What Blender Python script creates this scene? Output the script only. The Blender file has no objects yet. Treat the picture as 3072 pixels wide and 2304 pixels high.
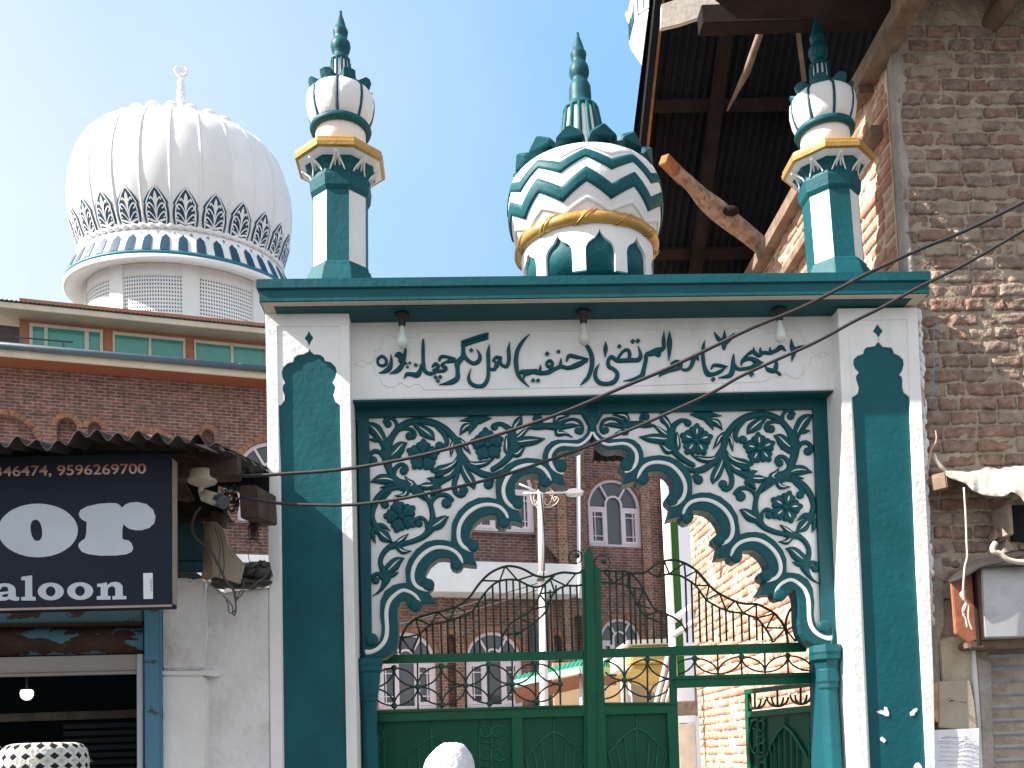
import bpy, bmesh, math, random
from mathutils import Vector, Matrix, noise as mnoise
random.seed(7)
C = bpy.context.scene.collection
S = bpy.context.scene
R = math.radians

# ------------------------------------------------------------------ camera
F, CX, CY = 3077.0, 1536.0, 2048.0          # focal length and principal point in photo pixels
PITCH, ROLL, YAW = 0.070, 0.0355, 0.051
EYE = Vector((0, 0, 1.6))
FW = Vector((math.sin(YAW)*math.cos(PITCH), math.cos(YAW)*math.cos(PITCH), math.sin(PITCH)))
R0 = FW.cross(Vector((0, 0, 1))).normalized()
U0 = R0.cross(FW)
RT = R0*math.cos(ROLL) - U0*math.sin(ROLL)
UP = U0*math.cos(ROLL) + R0*math.sin(ROLL)
cd = bpy.data.cameras.new('camera'); cam = bpy.data.objects.new('camera', cd); C.objects.link(cam)
cd.sensor_fit = 'HORIZONTAL'; cd.sensor_width = 36.0; cd.lens = 36.0*F/3072.0
cd.shift_x = 0.0; cd.shift_y = (CY-1152.0)/3072.0
cd.clip_start = 0.05; cd.clip_end = 2000.0
mw = Matrix((( RT.x, UP.x, -FW.x, EYE.x), (RT.y, UP.y, -FW.y, EYE.y), (RT.z, UP.z, -FW.z, EYE.z), (0, 0, 0, 1)))
cam.matrix_world = mw
S.camera = cam

# ------------------------------------------------------------------ light
TOSUN = Vector((-4.6, -1.0, 4.1)).normalized()
SUN_EL = math.asin(TOSUN.z); SUN_AZ = math.atan2(TOSUN.x, TOSUN.y)
w = bpy.data.worlds.new('World'); S.world = w; w.use_nodes = True
nt = w.node_tree; nt.nodes.clear()
sky = nt.nodes.new('ShaderNodeTexSky'); sky.sky_type = 'NISHITA'; sky.sun_disc = False
sky.sun_elevation = SUN_EL; sky.sun_rotation = SUN_AZ
sky.altitude = 1600; sky.air_density = 1.0; sky.dust_density = 2.2; sky.ozone_density = 1.0
hs = nt.nodes.new('ShaderNodeHueSaturation'); hs.inputs['Saturation'].default_value = 0.80
bg = nt.nodes.new('ShaderNodeBackground'); bg.inputs['Strength'].default_value = 0.15
wo = nt.nodes.new('ShaderNodeOutputWorld')
# thin bright cloud veil, thickest towards the sun
tcw = nt.nodes.new('ShaderNodeTexCoord'); dt = nt.nodes.new('ShaderNodeVectorMath'); dt.operation = 'DOT_PRODUCT'; dt.inputs[1].default_value = Vector((0.62, 0.70, 0.42)).normalized()
nt.links.new(tcw.outputs['Generated'], dt.inputs[0])
nzw = nt.nodes.new('ShaderNodeTexNoise'); nzw.inputs['Scale'].default_value = 2.6; nzw.inputs['Detail'].default_value = 5; nzw.inputs['Roughness'].default_value = 0.5; nt.links.new(tcw.outputs['Generated'], nzw.inputs['Vector'])
mg = nt.nodes.new('ShaderNodeMapRange'); mg.inputs['From Min'].default_value = 0.38; mg.inputs['From Max'].default_value = 0.88; mg.inputs['To Min'].default_value = 1.0; mg.inputs['To Max'].default_value = 0.0; nt.links.new(dt.outputs['Value'], mg.inputs['Value'])
mn = nt.nodes.new('ShaderNodeMapRange'); mn.inputs['From Min'].default_value = 0.3; mn.inputs['From Max'].default_value = 0.7; mn.inputs['To Min'].default_value = -0.16; mn.inputs['To Max'].default_value = 0.10; nt.links.new(nzw.outputs['Fac'], mn.inputs['Value'])
mf = nt.nodes.new('ShaderNodeMath'); mf.operation = 'ADD'; mf.use_clamp = True; nt.links.new(mg.outputs[0], mf.inputs[0]); nt.links.new(mn.outputs[0], mf.inputs[1])
vl = nt.nodes.new('ShaderNodeMix'); vl.data_type = 'RGBA'; vl.inputs['A'].default_value = (0.80, 1.68, 2.78, 1); vl.inputs['B'].default_value = (2.95, 3.02, 3.10, 1); nt.links.new(mf.outputs[0], vl.inputs['Factor'])
vm = nt.nodes.new('ShaderNodeMix'); vm.data_type = 'RGBA'; vm.inputs['Factor'].default_value = 0.82
nt.links.new(sky.outputs[0], hs.inputs['Color']); nt.links.new(hs.outputs[0], vm.inputs['A']); nt.links.new(vl.outputs['Result'], vm.inputs['B'])
nt.links.new(vm.outputs['Result'], bg.inputs['Color']); nt.links.new(bg.outputs[0], wo.inputs['Surface'])
sd = bpy.data.lights.new('sun', 'SUN'); sd.energy = 5.0; sd.angle = R(0.5); sd.color = (1.0, 0.94, 0.86)
sun = bpy.data.objects.new('sun', sd); C.objects.link(sun)
sun.rotation_euler = TOSUN.to_track_quat('Z', 'Y').to_euler(); sun.location = (-20, -5, 30)
S.view_settings.view_transform = 'Standard'; S.view_settings.look = 'None'
S.view_settings.exposure = 1.35; S.view_settings.gamma = 1.0

# ------------------------------------------------------------------ rays from photo pixels to points on real planes
def ray(u, v): return FW + RT*((u-CX)/F) - UP*((v-CY)/F)
def PY(u, v, Y):
    d = ray(u, v); return EYE + d*(Y/d.y)
def PX(u, v, X):
    d = ray(u, v); return EYE + d*(X/d.x)
def PP(u, v, p0, n):
    d = ray(u, v); return EYE + d*((p0-EYE).dot(n)/d.dot(n))
def crop(x0, y0, k=3.9982): return lambda x, y: (x0+x/k, y0+y/k)
PXM = lambda Y: Y/F                                                # metres per photo pixel at depth Y

# ------------------------------------------------------------------ materials
MATS = {}
def mat(name, col, rough=0.6, spec=0.35, var=0.0, vscale=3.0, bump=0.0, bscale=40.0, metal=0.0, dirt=None, dscale=2.0, damt=0.5, detail=6.0, emit=0.0, coat=0.0, streak=False, bdist=0.01):
    m = bpy.data.materials.new(name); m.use_nodes = True; n = m.node_tree.nodes; l = m.node_tree.links
    b = n['Principled BSDF']; b.inputs['Roughness'].default_value = rough; b.inputs['Metallic'].default_value = metal
    b.inputs['Specular IOR Level'].default_value = spec
    if coat: b.inputs['Coat Weight'].default_value = coat
    tc = n.new('ShaderNodeTexCoord'); co = tc.outputs['Object']
    cur = None
    rgb = n.new('ShaderNodeRGB'); rgb.outputs[0].default_value = (*col, 1); cur = rgb.outputs[0]
    if var:
        nz = n.new('ShaderNodeTexNoise'); nz.inputs['Scale'].default_value = vscale; nz.inputs['Detail'].default_value = detail
        l.new(co, nz.inputs['Vector'])
        mr = n.new('ShaderNodeMapRange'); mr.inputs['From Min'].default_value = 0.3; mr.inputs['From Max'].default_value = 0.7
        mr.inputs['To Min'].default_value = 1-var; mr.inputs['To Max'].default_value = 1+var*0.6; l.new(nz.outputs['Fac'], mr.inputs['Value'])
        mx = n.new('ShaderNodeVectorMath'); mx.operation = 'SCALE'; l.new(cur, mx.inputs[0]); l.new(mr.outputs[0], mx.inputs['Scale']); cur = mx.outputs[0]
    if dirt:
        nz = n.new('ShaderNodeTexNoise'); nz.inputs['Scale'].default_value = dscale; nz.inputs['Detail'].default_value = 9; nz.inputs['Roughness'].default_value = 0.65
        if streak:
            mp = n.new('ShaderNodeMapping'); mp.inputs['Scale'].default_value = (1.0, 1.0, 0.12); l.new(co, mp.inputs['Vector']); l.new(mp.outputs[0], nz.inputs['Vector'])
        else: l.new(co, nz.inputs['Vector'])
        mr = n.new('ShaderNodeMapRange'); mr.inputs['From Min'].default_value = 0.52; mr.inputs['From Max'].default_value = 0.72; mr.inputs['To Max'].default_value = damt
        l.new(nz.outputs['Fac'], mr.inputs['Value'])
        mx = n.new('ShaderNodeMix'); mx.data_type = 'RGBA'; l.new(mr.outputs[0], mx.inputs['Factor']); l.new(cur, mx.inputs['A']); mx.inputs['B'].default_value = (*dirt, 1); cur = mx.outputs['Result']
    l.new(cur, b.inputs['Base Color'])
    if emit:
        l.new(cur, b.inputs['Emission Color']); b.inputs['Emission Strength'].default_value = emit
    if bump:
        nz = n.new('ShaderNodeTexNoise'); nz.inputs['Scale'].default_value = bscale; nz.inputs['Detail'].default_value = 6; l.new(co, nz.inputs['Vector'])
        bp = n.new('ShaderNodeBump'); bp.inputs['Strength'].default_value = bump; bp.inputs['Distance'].default_value = bdist
        l.new(nz.outputs['Fac'], bp.inputs['Height']); l.new(bp.outputs[0], b.inputs['Normal'])
    MATS[name] = m
    return m

def brick_mat(name, c1, c2, mortar, bw=0.22, rh=0.08, ms=0.012, bump=0.6, noise=0.5, dirt=None, damt=0.5, rough=0.9, mbump=-1.0, sp=0.5, warp=0.012):
    m = bpy.data.materials.new(name); m.use_nodes = True; n = m.node_tree.nodes; l = m.node_tree.links
    b = n['Principled BSDF']; b.inputs['Roughness'].default_value = rough; b.inputs['Specular IOR Level'].default_value = 0.2
    tc = n.new('ShaderNodeTexCoord'); uv = tc.outputs['UV']
    wn = n.new('ShaderNodeTexNoise'); wn.inputs['Scale'].default_value = 9; l.new(uv, wn.inputs['Vector'])
    ws = n.new('ShaderNodeVectorMath'); ws.operation = 'SUBTRACT'; l.new(wn.outputs['Color'], ws.inputs[0]); ws.inputs[1].default_value = (0.5, 0.5, 0.5)
    wk = n.new('ShaderNodeVectorMath'); wk.operation = 'SCALE'; wk.inputs['Scale'].default_value = warp; l.new(ws.outputs[0], wk.inputs[0])
    wa = n.new('ShaderNodeVectorMath'); wa.operation = 'ADD'; l.new(uv, wa.inputs[0]); l.new(wk.outputs[0], wa.inputs[1])
    bt = n.new('ShaderNodeTexBrick'); bt.inputs['Scale'].default_value = 1.0; bt.inputs['Brick Width'].default_value = bw; bt.inputs['Row Height'].default_value = rh
    bt.inputs['Mortar Size'].default_value = ms; bt.inputs['Mortar Smooth'].default_value = 0.3; bt.inputs['Bias'].default_value = 0.0
    bt.inputs['Color1'].default_value = (*c1, 1); bt.inputs['Color2'].default_value = (*c2, 1); bt.inputs['Mortar'].default_value = (*mortar, 1)
    bt.offset = 0.5; bt.squash = 1.0
    l.new(wa.outputs[0], bt.inputs['Vector'])
    nz = n.new('ShaderNodeTexNoise'); nz.inputs['Scale'].default_value = 5; nz.inputs['Detail'].default_value = 10; nz.inputs['Roughness'].default_value = 0.7; l.new(uv, nz.inputs['Vector'])
    mr = n.new('ShaderNodeMapRange'); mr.inputs['From Min'].default_value = 0.3; mr.inputs['From Max'].default_value = 0.7; mr.inputs['To Min'].default_value = 1-noise; mr.inputs['To Max'].default_value = 1+noise
    l.new(nz.outputs['Fac'], mr.inputs['Value'])
    sc = n.new('ShaderNodeVectorMath'); sc.operation = 'SCALE'; l.new(bt.outputs['Color'], sc.inputs[0]); l.new(mr.outputs[0], sc.inputs['Scale'])
    cur = sc.outputs[0]
    if dirt:
        n2 = n.new('ShaderNodeTexNoise'); n2.inputs['Scale'].default_value = 1.6; n2.inputs['Detail'].default_value = 8; l.new(uv, n2.inputs['Vector'])
        m2 = n.new('ShaderNodeMapRange'); m2.inputs['From Min'].default_value = 0.5; m2.inputs['From Max'].default_value = 0.7; m2.inputs['To Max'].default_value = damt; l.new(n2.outputs['Fac'], m2.inputs['Value'])
        mx = n.new('ShaderNodeMix'); mx.data_type = 'RGBA'; l.new(m2.outputs[0], mx.inputs['Factor']); l.new(cur, mx.inputs['A']); mx.inputs['B'].default_value = (*dirt, 1); cur = mx.outputs['Result']
    l.new(cur, b.inputs['Base Color'])
    n3 = n.new('ShaderNodeTexNoise'); n3.inputs['Scale'].default_value = 45; n3.inputs['Detail'].default_value = 5; l.new(uv, n3.inputs['Vector'])
    hm = n.new('ShaderNodeMath'); hm.operation = 'MULTIPLY_ADD'; l.new(bt.outputs['Fac'], hm.inputs[0]); hm.inputs[1].default_value = mbump; l.new(n3.outputs['Fac'], hm.inputs[2])
    bp = n.new('ShaderNodeBump'); bp.inputs['Strength'].default_value = bump; bp.inputs['Distance'].default_value = 0.012; l.new(hm.outputs[0], bp.inputs['Height']); l.new(bp.outputs[0], b.inputs['Normal'])
    MATS[name] = m
    return m

M_white  = mat('white_lime_paint', (0.80, 0.79, 0.78), 0.75, 0.2, var=0.07, vscale=3.5, bump=0.42, bscale=26, dirt=(0.56, 0.52, 0.46), dscale=2.2, damt=0.40, streak=True)
M_whiter = mat('rough_whitewash', (0.74, 0.725, 0.72), 0.9, 0.12, var=0.08, vscale=5, bump=0.9, bscale=16, dirt=(0.40, 0.34, 0.29), dscale=3.0, damt=0.55, bdist=0.02)
M_teal   = mat('teal_wall_paint', (0.0040, 0.086, 0.103), 0.55, 0.22, var=0.16, vscale=3, bump=0.32, bscale=28, dirt=(0.010, 0.115, 0.13), dscale=6, damt=0.25)
M_tealr  = mat('teal_relief_paint', (0.0030, 0.070, 0.086), 0.5, 0.25, var=0.10, vscale=9, bump=0.18, bscale=60, dirt=(0.004, 0.12, 0.13), dscale=7, damt=0.25)
M_teals  = mat('teal_soffit_paint', (0.006, 0.075, 0.085), 0.6, 0.3, var=0.10, vscale=4, bump=0.25, bscale=40)
M_cream  = mat('cream_edge_paint', (0.66, 0.58, 0.47), 0.75, 0.2, var=0.06, bump=0.3, bscale=40)
M_gold   = mat('gold_paint', (0.50, 0.28, 0.07), 0.35, 0.5, var=0.22, vscale=8, bump=0.35, bscale=40, metal=0.25)
M_green  = mat('green_gate_enamel', (0.0015, 0.090, 0.042), 0.36, 0.22, var=0.14, vscale=7, bump=0.10, bscale=30, dirt=(0.02, 0.10, 0.06), dscale=9, damt=0.3)
M_greend = mat('green_sheet_enamel', (0.0012, 0.068, 0.034), 0.42, 0.20, var=0.10, vscale=3, bump=0.12, bscale=12)
M_greenf = mat('green_scroll_enamel', (0.006, 0.105, 0.060), 0.4, 0.3, var=0.2, vscale=20)
M_rustbar= mat('dark_green_bar_enamel', (0.012, 0.042, 0.024), 0.5, 0.3, var=0.3, vscale=14, dirt=(0.07, 0.035, 0.02), dscale=8, damt=0.6)

# ------------------------------------------------------------------ mesh building
class MB:
    def __init__(s): s.v = []; s.f = []; s.sm = []; s.mi = []; s.cur = 0
    def add(s, vs, fs, smooth=False):
        o = len(s.v); s.v += [Vector(p) for p in vs]; s.f += [[i+o for i in f] for f in fs]; s.sm += [smooth]*len(fs); s.mi += [s.cur]*len(fs); return s
    def merge(s, b, mi=0):
        o = len(s.v); s.v += b.v; s.f += [[i+o for i in f] for f in b.f]; s.sm += b.sm; s.mi += [mi]*len(b.f); return s
    def paint(s, mi): s.cur = mi; return s
    def hexa(s, a, b):                       # two quads of four corners each, joined into a block
        return s.add(list(a)+list(b), [[3,2,1,0],[4,5,6,7],[0,1,5,4],[1,2,6,5],[2,3,7,6],[3,0,4,7]])
    def box(s, x0, x1, y0, y1, z0, z1):
        return s.hexa([(x0,y0,z0),(x1,y0,z0),(x1,y1,z0),(x0,y1,z0)], [(x0,y0,z1),(x1,y0,z1),(x1,y1,z1),(x0,y1,z1)])
    def prism(s, pts, ext):                  # planar outline pushed along ext
        n = len(pts); e = Vector(ext); P = [Vector(p) for p in pts]
        return s.add(P+[p+e for p in P], [list(range(n))[::-1], list(range(n, 2*n))]+[[i, (i+1) % n, n+(i+1) % n, n+i] for i in range(n)])
    def beam(s, a, b, w, h, upv=(0,0,1)):    # squared timber between two points
        a = Vector(a); b = Vector(b); d = (b-a).normalized(); u = Vector(upv); sd_ = d.cross(u)
        if sd_.length < 1e-4: sd_ = d.cross(Vector((0,1,0)))
        sd_.normalize(); u = sd_.cross(d).normalized(); x = sd_*w/2; y = u*h/2
        return s.hexa([a-x-y, a+x-y, a+x+y, a-x+y], [b-x-y, b+x-y, b+x+y, b-x+y])
    def tube(s, path, r, n=8, closed=False, cap=True, smooth=True):
        P = [Vector(p) for p in path]; m = len(P); rs = r if isinstance(r, (list, tuple)) else [r]*m
        vs = []; prev = None
        for i in range(m):
            if closed: d = P[(i+1) % m]-P[i-1]
            else: d = P[min(i+1, m-1)]-P[max(i-1, 0)]
            d = d.normalized() if d.length > 1e-9 else Vector((0,0,1))
            if prev is None:
                a = Vector((0,0,1)) if abs(d.z) < 0.9 else Vector((1,0,0)); x = d.cross(a).normalized()
            else:
                x = prev-d*prev.dot(d); x = x.normalized() if x.length > 1e-6 else d.orthogonal().normalized()
            prev = x; y = d.cross(x)
            for k in range(n):
                t = 2*math.pi*k/n; vs.append(P[i]+(x*math.cos(t)+y*math.sin(t))*rs[i])
        fs = []
        for i in range(m if closed else m-1):
            j = (i+1) % m
            for k in range(n): fs.append([i*n+k, i*n+(k+1) % n, j*n+(k+1) % n, j*n+k])
        s.add(vs, fs, smooth)
        if cap and not closed:
            o = len(s.v)-len(vs)
            s.f.append([o+k for k in range(n)][::-1]); s.sm.append(False); s.mi.append(s.cur)
            s.f.append([o+(m-1)*n+k for k in range(n)]); s.sm.append(False); s.mi.append(s.cur)
        return s
    def lathe(s, prof, c=(0,0,0), n=32, smooth=True, rot=0.0, radf=None):   # prof: (radius, height)
        c = Vector(c); vs = []; m = len(prof)
        for r, z in prof:
            for k in range(n):
                t = 2*math.pi*k/n+rot; q = r*(radf(t, z) if radf else 1.0)
                vs.append(c+Vector((q*math.cos(t), q*math.sin(t), z)))
        fs = []
        for i in range(m-1):
            for k in range(n): fs.append([i*n+k, i*n+(k+1) % n, (i+1)*n+(k+1) % n, (i+1)*n+k])
        fs.append(list(range(n))[::-1]); fs.append([(m-1)*n+k for k in range(n)])
        return s.add(vs, fs, smooth)
    def ball(s, c, r, n=12, m=8, sx=1, sy=1, sz=1):
        vs = []; c = Vector(c)
        for i in range(m+1):
            p = math.pi*i/m
            for k in range(n):
                t = 2*math.pi*k/n; vs.append(c+Vector((r*sx*math.sin(p)*math.cos(t), r*sy*math.sin(p)*math.sin(t), -r*sz*math.cos(p))))
        fs = []
        for i in range(m):
            for k in range(n): fs.append([i*n+k, i*n+(k+1) % n, (i+1)*n+(k+1) % n, (i+1)*n+k])
        return s.add(vs, fs, True)
    def build(s, name, m=None, parent=None, bevel=0.0, label=None, seg=2):
        me = bpy.data.meshes.new(name); me.from_pydata([tuple(p) for p in s.v], [], s.f); me.update()
        me.polygons.foreach_set('use_smooth', s.sm); me.polygons.foreach_set('material_index', s.mi)
        return link_mesh(name, me, m, parent, bevel, label, seg)

def uv_box(me):
    uvl = me.uv_layers.new(name='UVMap').data
    for p in me.polygons:
        n = p.normal
        if abs(n.z) > 0.8: ax, ay = Vector((1,0,0)), Vector((0,1,0))
        else:
            ax = Vector((-n.y, n.x, 0)); ax = ax.normalized() if ax.length > 1e-6 else Vector((1,0,0)); ay = Vector((0,0,1))
        for li in p.loop_indices:
            co = me.vertices[me.loops[li].vertex_index].co; uvl[li].uv = (co.dot(ax), co.dot(ay))

def link_mesh(name, me, m, parent=None, bevel=0.0, label=None, seg=2):
    bm = bmesh.new(); bm.from_mesh(me); bmesh.ops.remove_doubles(bm, verts=bm.verts, dist=1e-6)
    bmesh.ops.recalc_face_normals(bm, faces=bm.faces)
    if bevel:
        es = [e for e in bm.edges if len(e.link_faces) == 2 and e.calc_face_angle(0) > 0.6]
        bmesh.ops.bevel(bm, geom=es, offset=bevel, segments=seg, affect='EDGES', clamp_overlap=True)
    bm.to_mesh(me); bm.free()
    uv_box(me)
    o = bpy.data.objects.new(name, me); C.objects.link(o)
    for q in (m if isinstance(m, (list, tuple)) else [m]):
        if q: me.materials.append(q)
    if parent: o.parent = parent
    if label: o['label'] = label
    return o

def tag(o, label, cat, group=None):
    o['label'] = label; o['category'] = cat
    if group: o['group'] = group
    return o
def struct(o): o['kind'] = 'structure'; return o
def thing(name, label, cat, loc=(0,0,0), group=None):
    o = bpy.data.objects.new(name, None); C.objects.link(o); o.location = loc; o.empty_display_size = 0.2
    return tag(o, label, cat, group)
def keep(o, t):                               # parent without moving
    o.parent = t; o.matrix_parent_inverse = Matrix.Translation(-Vector(t.location)); return o
def dup(o, parent=None, loc=None):            # a thing with copies of its parts
    c = o.copy(); C.objects.link(c); c.parent = parent
    if loc is not None: c.location = loc
    for ch in list(o.children): dup(ch, c)
    return c

def flat(loops, Y, depth, bev=0.0, back=0.0, fr=None, res=1):
    """outline(s) given in photo pixels, laid on the plane y=Y and pushed depth towards the street; inner loops are holes"""
    cu = bpy.data.curves.new('c', 'CURVE'); cu.dimensions = '2D'; cu.fill_mode = 'BOTH'
    d = depth+back
    cu.extrude = max(d/2-bev, 1e-5); cu.bevel_depth = bev; cu.bevel_resolution = res; cu.offset = -bev
    for lp in loops:
        pts = []
        for p in lp:
            if len(p) == 2: q = PY(p[0], p[1], Y); pts.append((q.x, q.z))
            else: pts.append((p[0], p[2]))
        sp = cu.splines.new('POLY'); sp.points.add(len(pts)-1); sp.use_cyclic_u = True
        for i, q in enumerate(pts): sp.points[i].co = (q[0], q[1], 0, 1)
    o = bpy.data.objects.new('c', cu)
    C.objects.link(o)
    dg = bpy.context.evaluated_depsgraph_get(); me = bpy.data.meshes.new_from_object(o.evaluated_get(dg))
    bpy.data.objects.remove(o); bpy.data.curves.remove(cu)
    mb = MB()
    mid = Y-depth/2+back/2
    mb.add([Vector((v.co.x, mid-v.co.z, v.co.y)) for v in me.vertices], [list(p.vertices) for p in me.polygons])
    bpy.data.meshes.remove(me)
    return mb

def spline(pts, k=6, closed=False):
    """Catmull-Rom through tuples of any length"""
    n = len(pts); out = []
    if n < 3 and not closed:
        return [tuple(a+(b-a)*t/k for a, b in zip(pts[0], pts[1])) for t in range(k+1)]
    rng = range(n) if closed else range(n-1)
    for i in rng:
        if closed: p = [pts[(i+j-1) % n] for j in range(4)]
        else: p = [pts[max(0, min(n-1, i+j-1))] for j in range(4)]
        for s_ in range(k):
            t = s_/k; t2 = t*t; t3 = t2*t
            out.append(tuple(0.5*(2*b+(c-a)*t+(2*a-5*b+4*c-d)*t2+(3*b-a-3*c+d)*t3) for a, b, c, d in zip(*p)))
    if not closed: out.append(tuple(pts[-1]))
    return out

def stroke(mb, pts, cv, Y, h, k=6, bev=0.35, mirror=None, wmin=1.0, crown=0.25, h0=0.0, endcap=True):
    """a brush-like raised stroke: pts are (x, y, width) in crop pixels, cv maps crop to photo pixels, h is the relief height"""
    sp = spline(pts, k); sc = 1/3.9982*PXM(Y); P = []
    for x, y, w_ in sp:
        q = PY(*cv(x, y), Y); P.append([q.x, q.z, max(w_, wmin)*sc/2])
    if mirror is not None:
        for q in P: q[0] = 2*mirror-q[0]
    n = len(P)
    if endcap:                                # rounded ends
        def ext(a, b):
            dx, dz = a[0]-b[0], a[1]-b[1]; L = math.hypot(dx, dz) or 1; dx /= L; dz /= L; r = a[2]
            return [[a[0]+dx*r*t, a[1]+dz*r*t, r*math.sqrt(max(0.01, 1-t*t))] for t in (0.5, 0.85, 0.99)]
        if P[0][2] > 2.2*sc: P = ext(P[0], P[1])[::-1]+P
        if P[-1][2] > 2.2*sc: P = P+ext(P[-1], P[-2])
        n = len(P)
    vs = []
    for i in range(n):
        a = P[max(0, i-1)]; b = P[min(n-1, i+1)]; dx, dz = b[0]-a[0], b[1]-a[1]; L = math.hypot(dx, dz) or 1; nx, nz = -dz/L, dx/L
        x, z, r = P[i]; e = min(bev*h*1.6, r*0.45); ri = r-e
        for o_, hh in ((r, -0.002), (r, h*0.55+h0*0), (ri, h), (0, h*(1+crown*min(1, r/0.012))), (-ri, h), (-r, h*0.55), (-r, -0.002)):
            vs.append((x+nx*o_, Y-h0-hh, z+nz*o_))
    fs = []
    for i in range(n-1):
        for j in range(6): fs.append([i*7+j, i*7+j+1, (i+1)*7+j+1, (i+1)*7+j])
    fs.append(list(range(7))); fs.append([(n-1)*7+j for j in range(7)])
    mb.add(vs, fs, True)
    return mb

# ================================================================== painted gateway
A4 = crop(1740, 1180); B4 = crop(2080, 1200); C4 = crop(2080, 1580); E4 = crop(1900, 1480)
K1 = crop(760, 800); K2 = crop(2380, 780); T1 = crop(1060, 920); T2 = crop(1580, 920); T3 = crop(2000, 920)
YF = 6.0                                     # front plane of the pillars
gate = thing('gateway', 'white and teal plastered gateway with dome, two minarets and carved scalloped arch', 'gateway', (0.8, 6.3, 0))
def gp(o): return keep(o, gate)

def pillar(outer, rect, niche, diamond, inner_bottom):
    body = flat([outer], YF+0.020, 0.0, back=0.54).build('pillar', M_white, None, bevel=0.006); gp(body)
    fr = flat([outer, rect], YF, 0.0, bev=0.003, back=0.0195).build('pillar_frame', M_white); keep2(fr, body)
    topp = rect[0][1]; sh = inner_bottom
    pan = [rect[0], rect[1], (rect[1][0]+(rect[2][0]-rect[1][0])*0.0+4, sh), (rect[0][0]+4, sh)]
    up = flat([[(rect[0][0]-6, topp-4), (rect[1][0]+6, topp-4)]+niche+[], diamond], YF+0.007, 0.0, bev=0.002, back=0.0125).build('niche_surround', M_white); keep2(up, body)
    g = flat([[(p[0]+(-5 if i in (0, 3) else 5), p[1]+(6 if i < 2 else 0)) for i, p in enumerate(rect)]], YF+0.0185, 0.0, back=0.012).build('niche_panel', M_teal); keep2(g, body)
    return body
def keep2(o, p):
    o.parent = p; o.matrix_parent_inverse = p.matrix_world.inverted() if False else Matrix.Translation(-p_world(p)); return o
def p_world(p):
    t = Vector(p.location)
    return t

nl = [(1035,1659),(985,1620),(960,1540),(975,1500),(985,1440),(950,1390),(985,1330),(1000,1260),(985,1200),(930,1145),(860,1130),(845,1090),(800,1055),(730,1050),(690,1020),(675,985),(660,1020),(600,1050),(530,1060),(490,1090),(478,1140),(410,1160),(355,1210),(340,1270),(350,1330),(380,1390),(355,1430),(350,1470),(375,1540),(375,1600),(330,1659)]
nl = [K1(*p) for p in nl]
dl = [K1(*p) for p in [(665,770),(690,815),(720,850),(690,900),(668,955),(650,900),(612,855),(645,815)]]
pillar([(796,940),(1047,940),(1052,1215),(1072,2304),(1085,3110),(826,3110),(812,2304),(801,1215)],
       [(832,979),(1016,978),(1040,2304),(1052,3090),(856,3090),(848,2304),(838,1400)],
       [(1023,1216)]+nl+[(834,1216)], dl, 1216)
nr = [(1400,1645),(1330,1590),(1310,1520),(1312,1440),(1305,1400),(1275,1375),(1310,1320),(1330,1250),(1320,1190),(1270,1145),(1212,1120),(1205,1090),(1180,1050),(1080,1040),(1030,990),(1022,940),(1012,990),(980,1030),(870,1050),(845,1090),(840,1125),(770,1150),(725,1190),(720,1250),(740,1300),(785,1350),(750,1400),(760,1450),(785,1530),(775,1600),(705,1650)]
nr = [K2(*p) for p in nr]
dr = [K2(*p) for p in [(1008,770),(1045,810),(1075,850),(1045,890),(1020,935),(1000,895),(955,855),(985,810)]]
pillar([(2513,925),(2752,922),(2770,1300),(2788,1700),(2801,2030),(2806,2304),(2825,3110),(2622,3110),(2578,2304),(2555,1889),(2530,1300)],
       [(2546,961),(2722,958),(2734,1300),(2751,1715),(2781,2304),(2800,3090),(2640,3090),(2606,2304),(2579,1715),(2559,1300)],
       [(2734,1193)]+nr+[(2553,1195)], dr, 1193)

# ---- inscription panel, lintel, frame of the arch
YT, YFR, YS = 6.14, 6.27, 6.30
tp = flat([[(1030,935),(2535,920),(2535,1168.5),(1030,1199)]], YT, 0, back=0.30).build('inscription_panel', M_white, None, bevel=0.004); gp(tp)
sf = flat([[(1046,1199.5),(2530,1169),(2530,1175),(1046,1206)]], YT+0.012, 0, back=0.13).build('lintel_moulding', M_teals); gp(sf)
fr = flat([[(1050,1200),(2530,1170),(2512,2304),(2530,3110),(1098,3110),(1094,2304),(1072,1275)],
           [(1106,1251),(2440,1225.5),(2455,1615),(2466,1862),(2476,2304),(2490,3085),(1124,3085),(1118,2304),(1112,1615)]], YFR, 0, bev=0.004, back=0.26).build('arch_frame', M_tealr); gp(fr)

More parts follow.
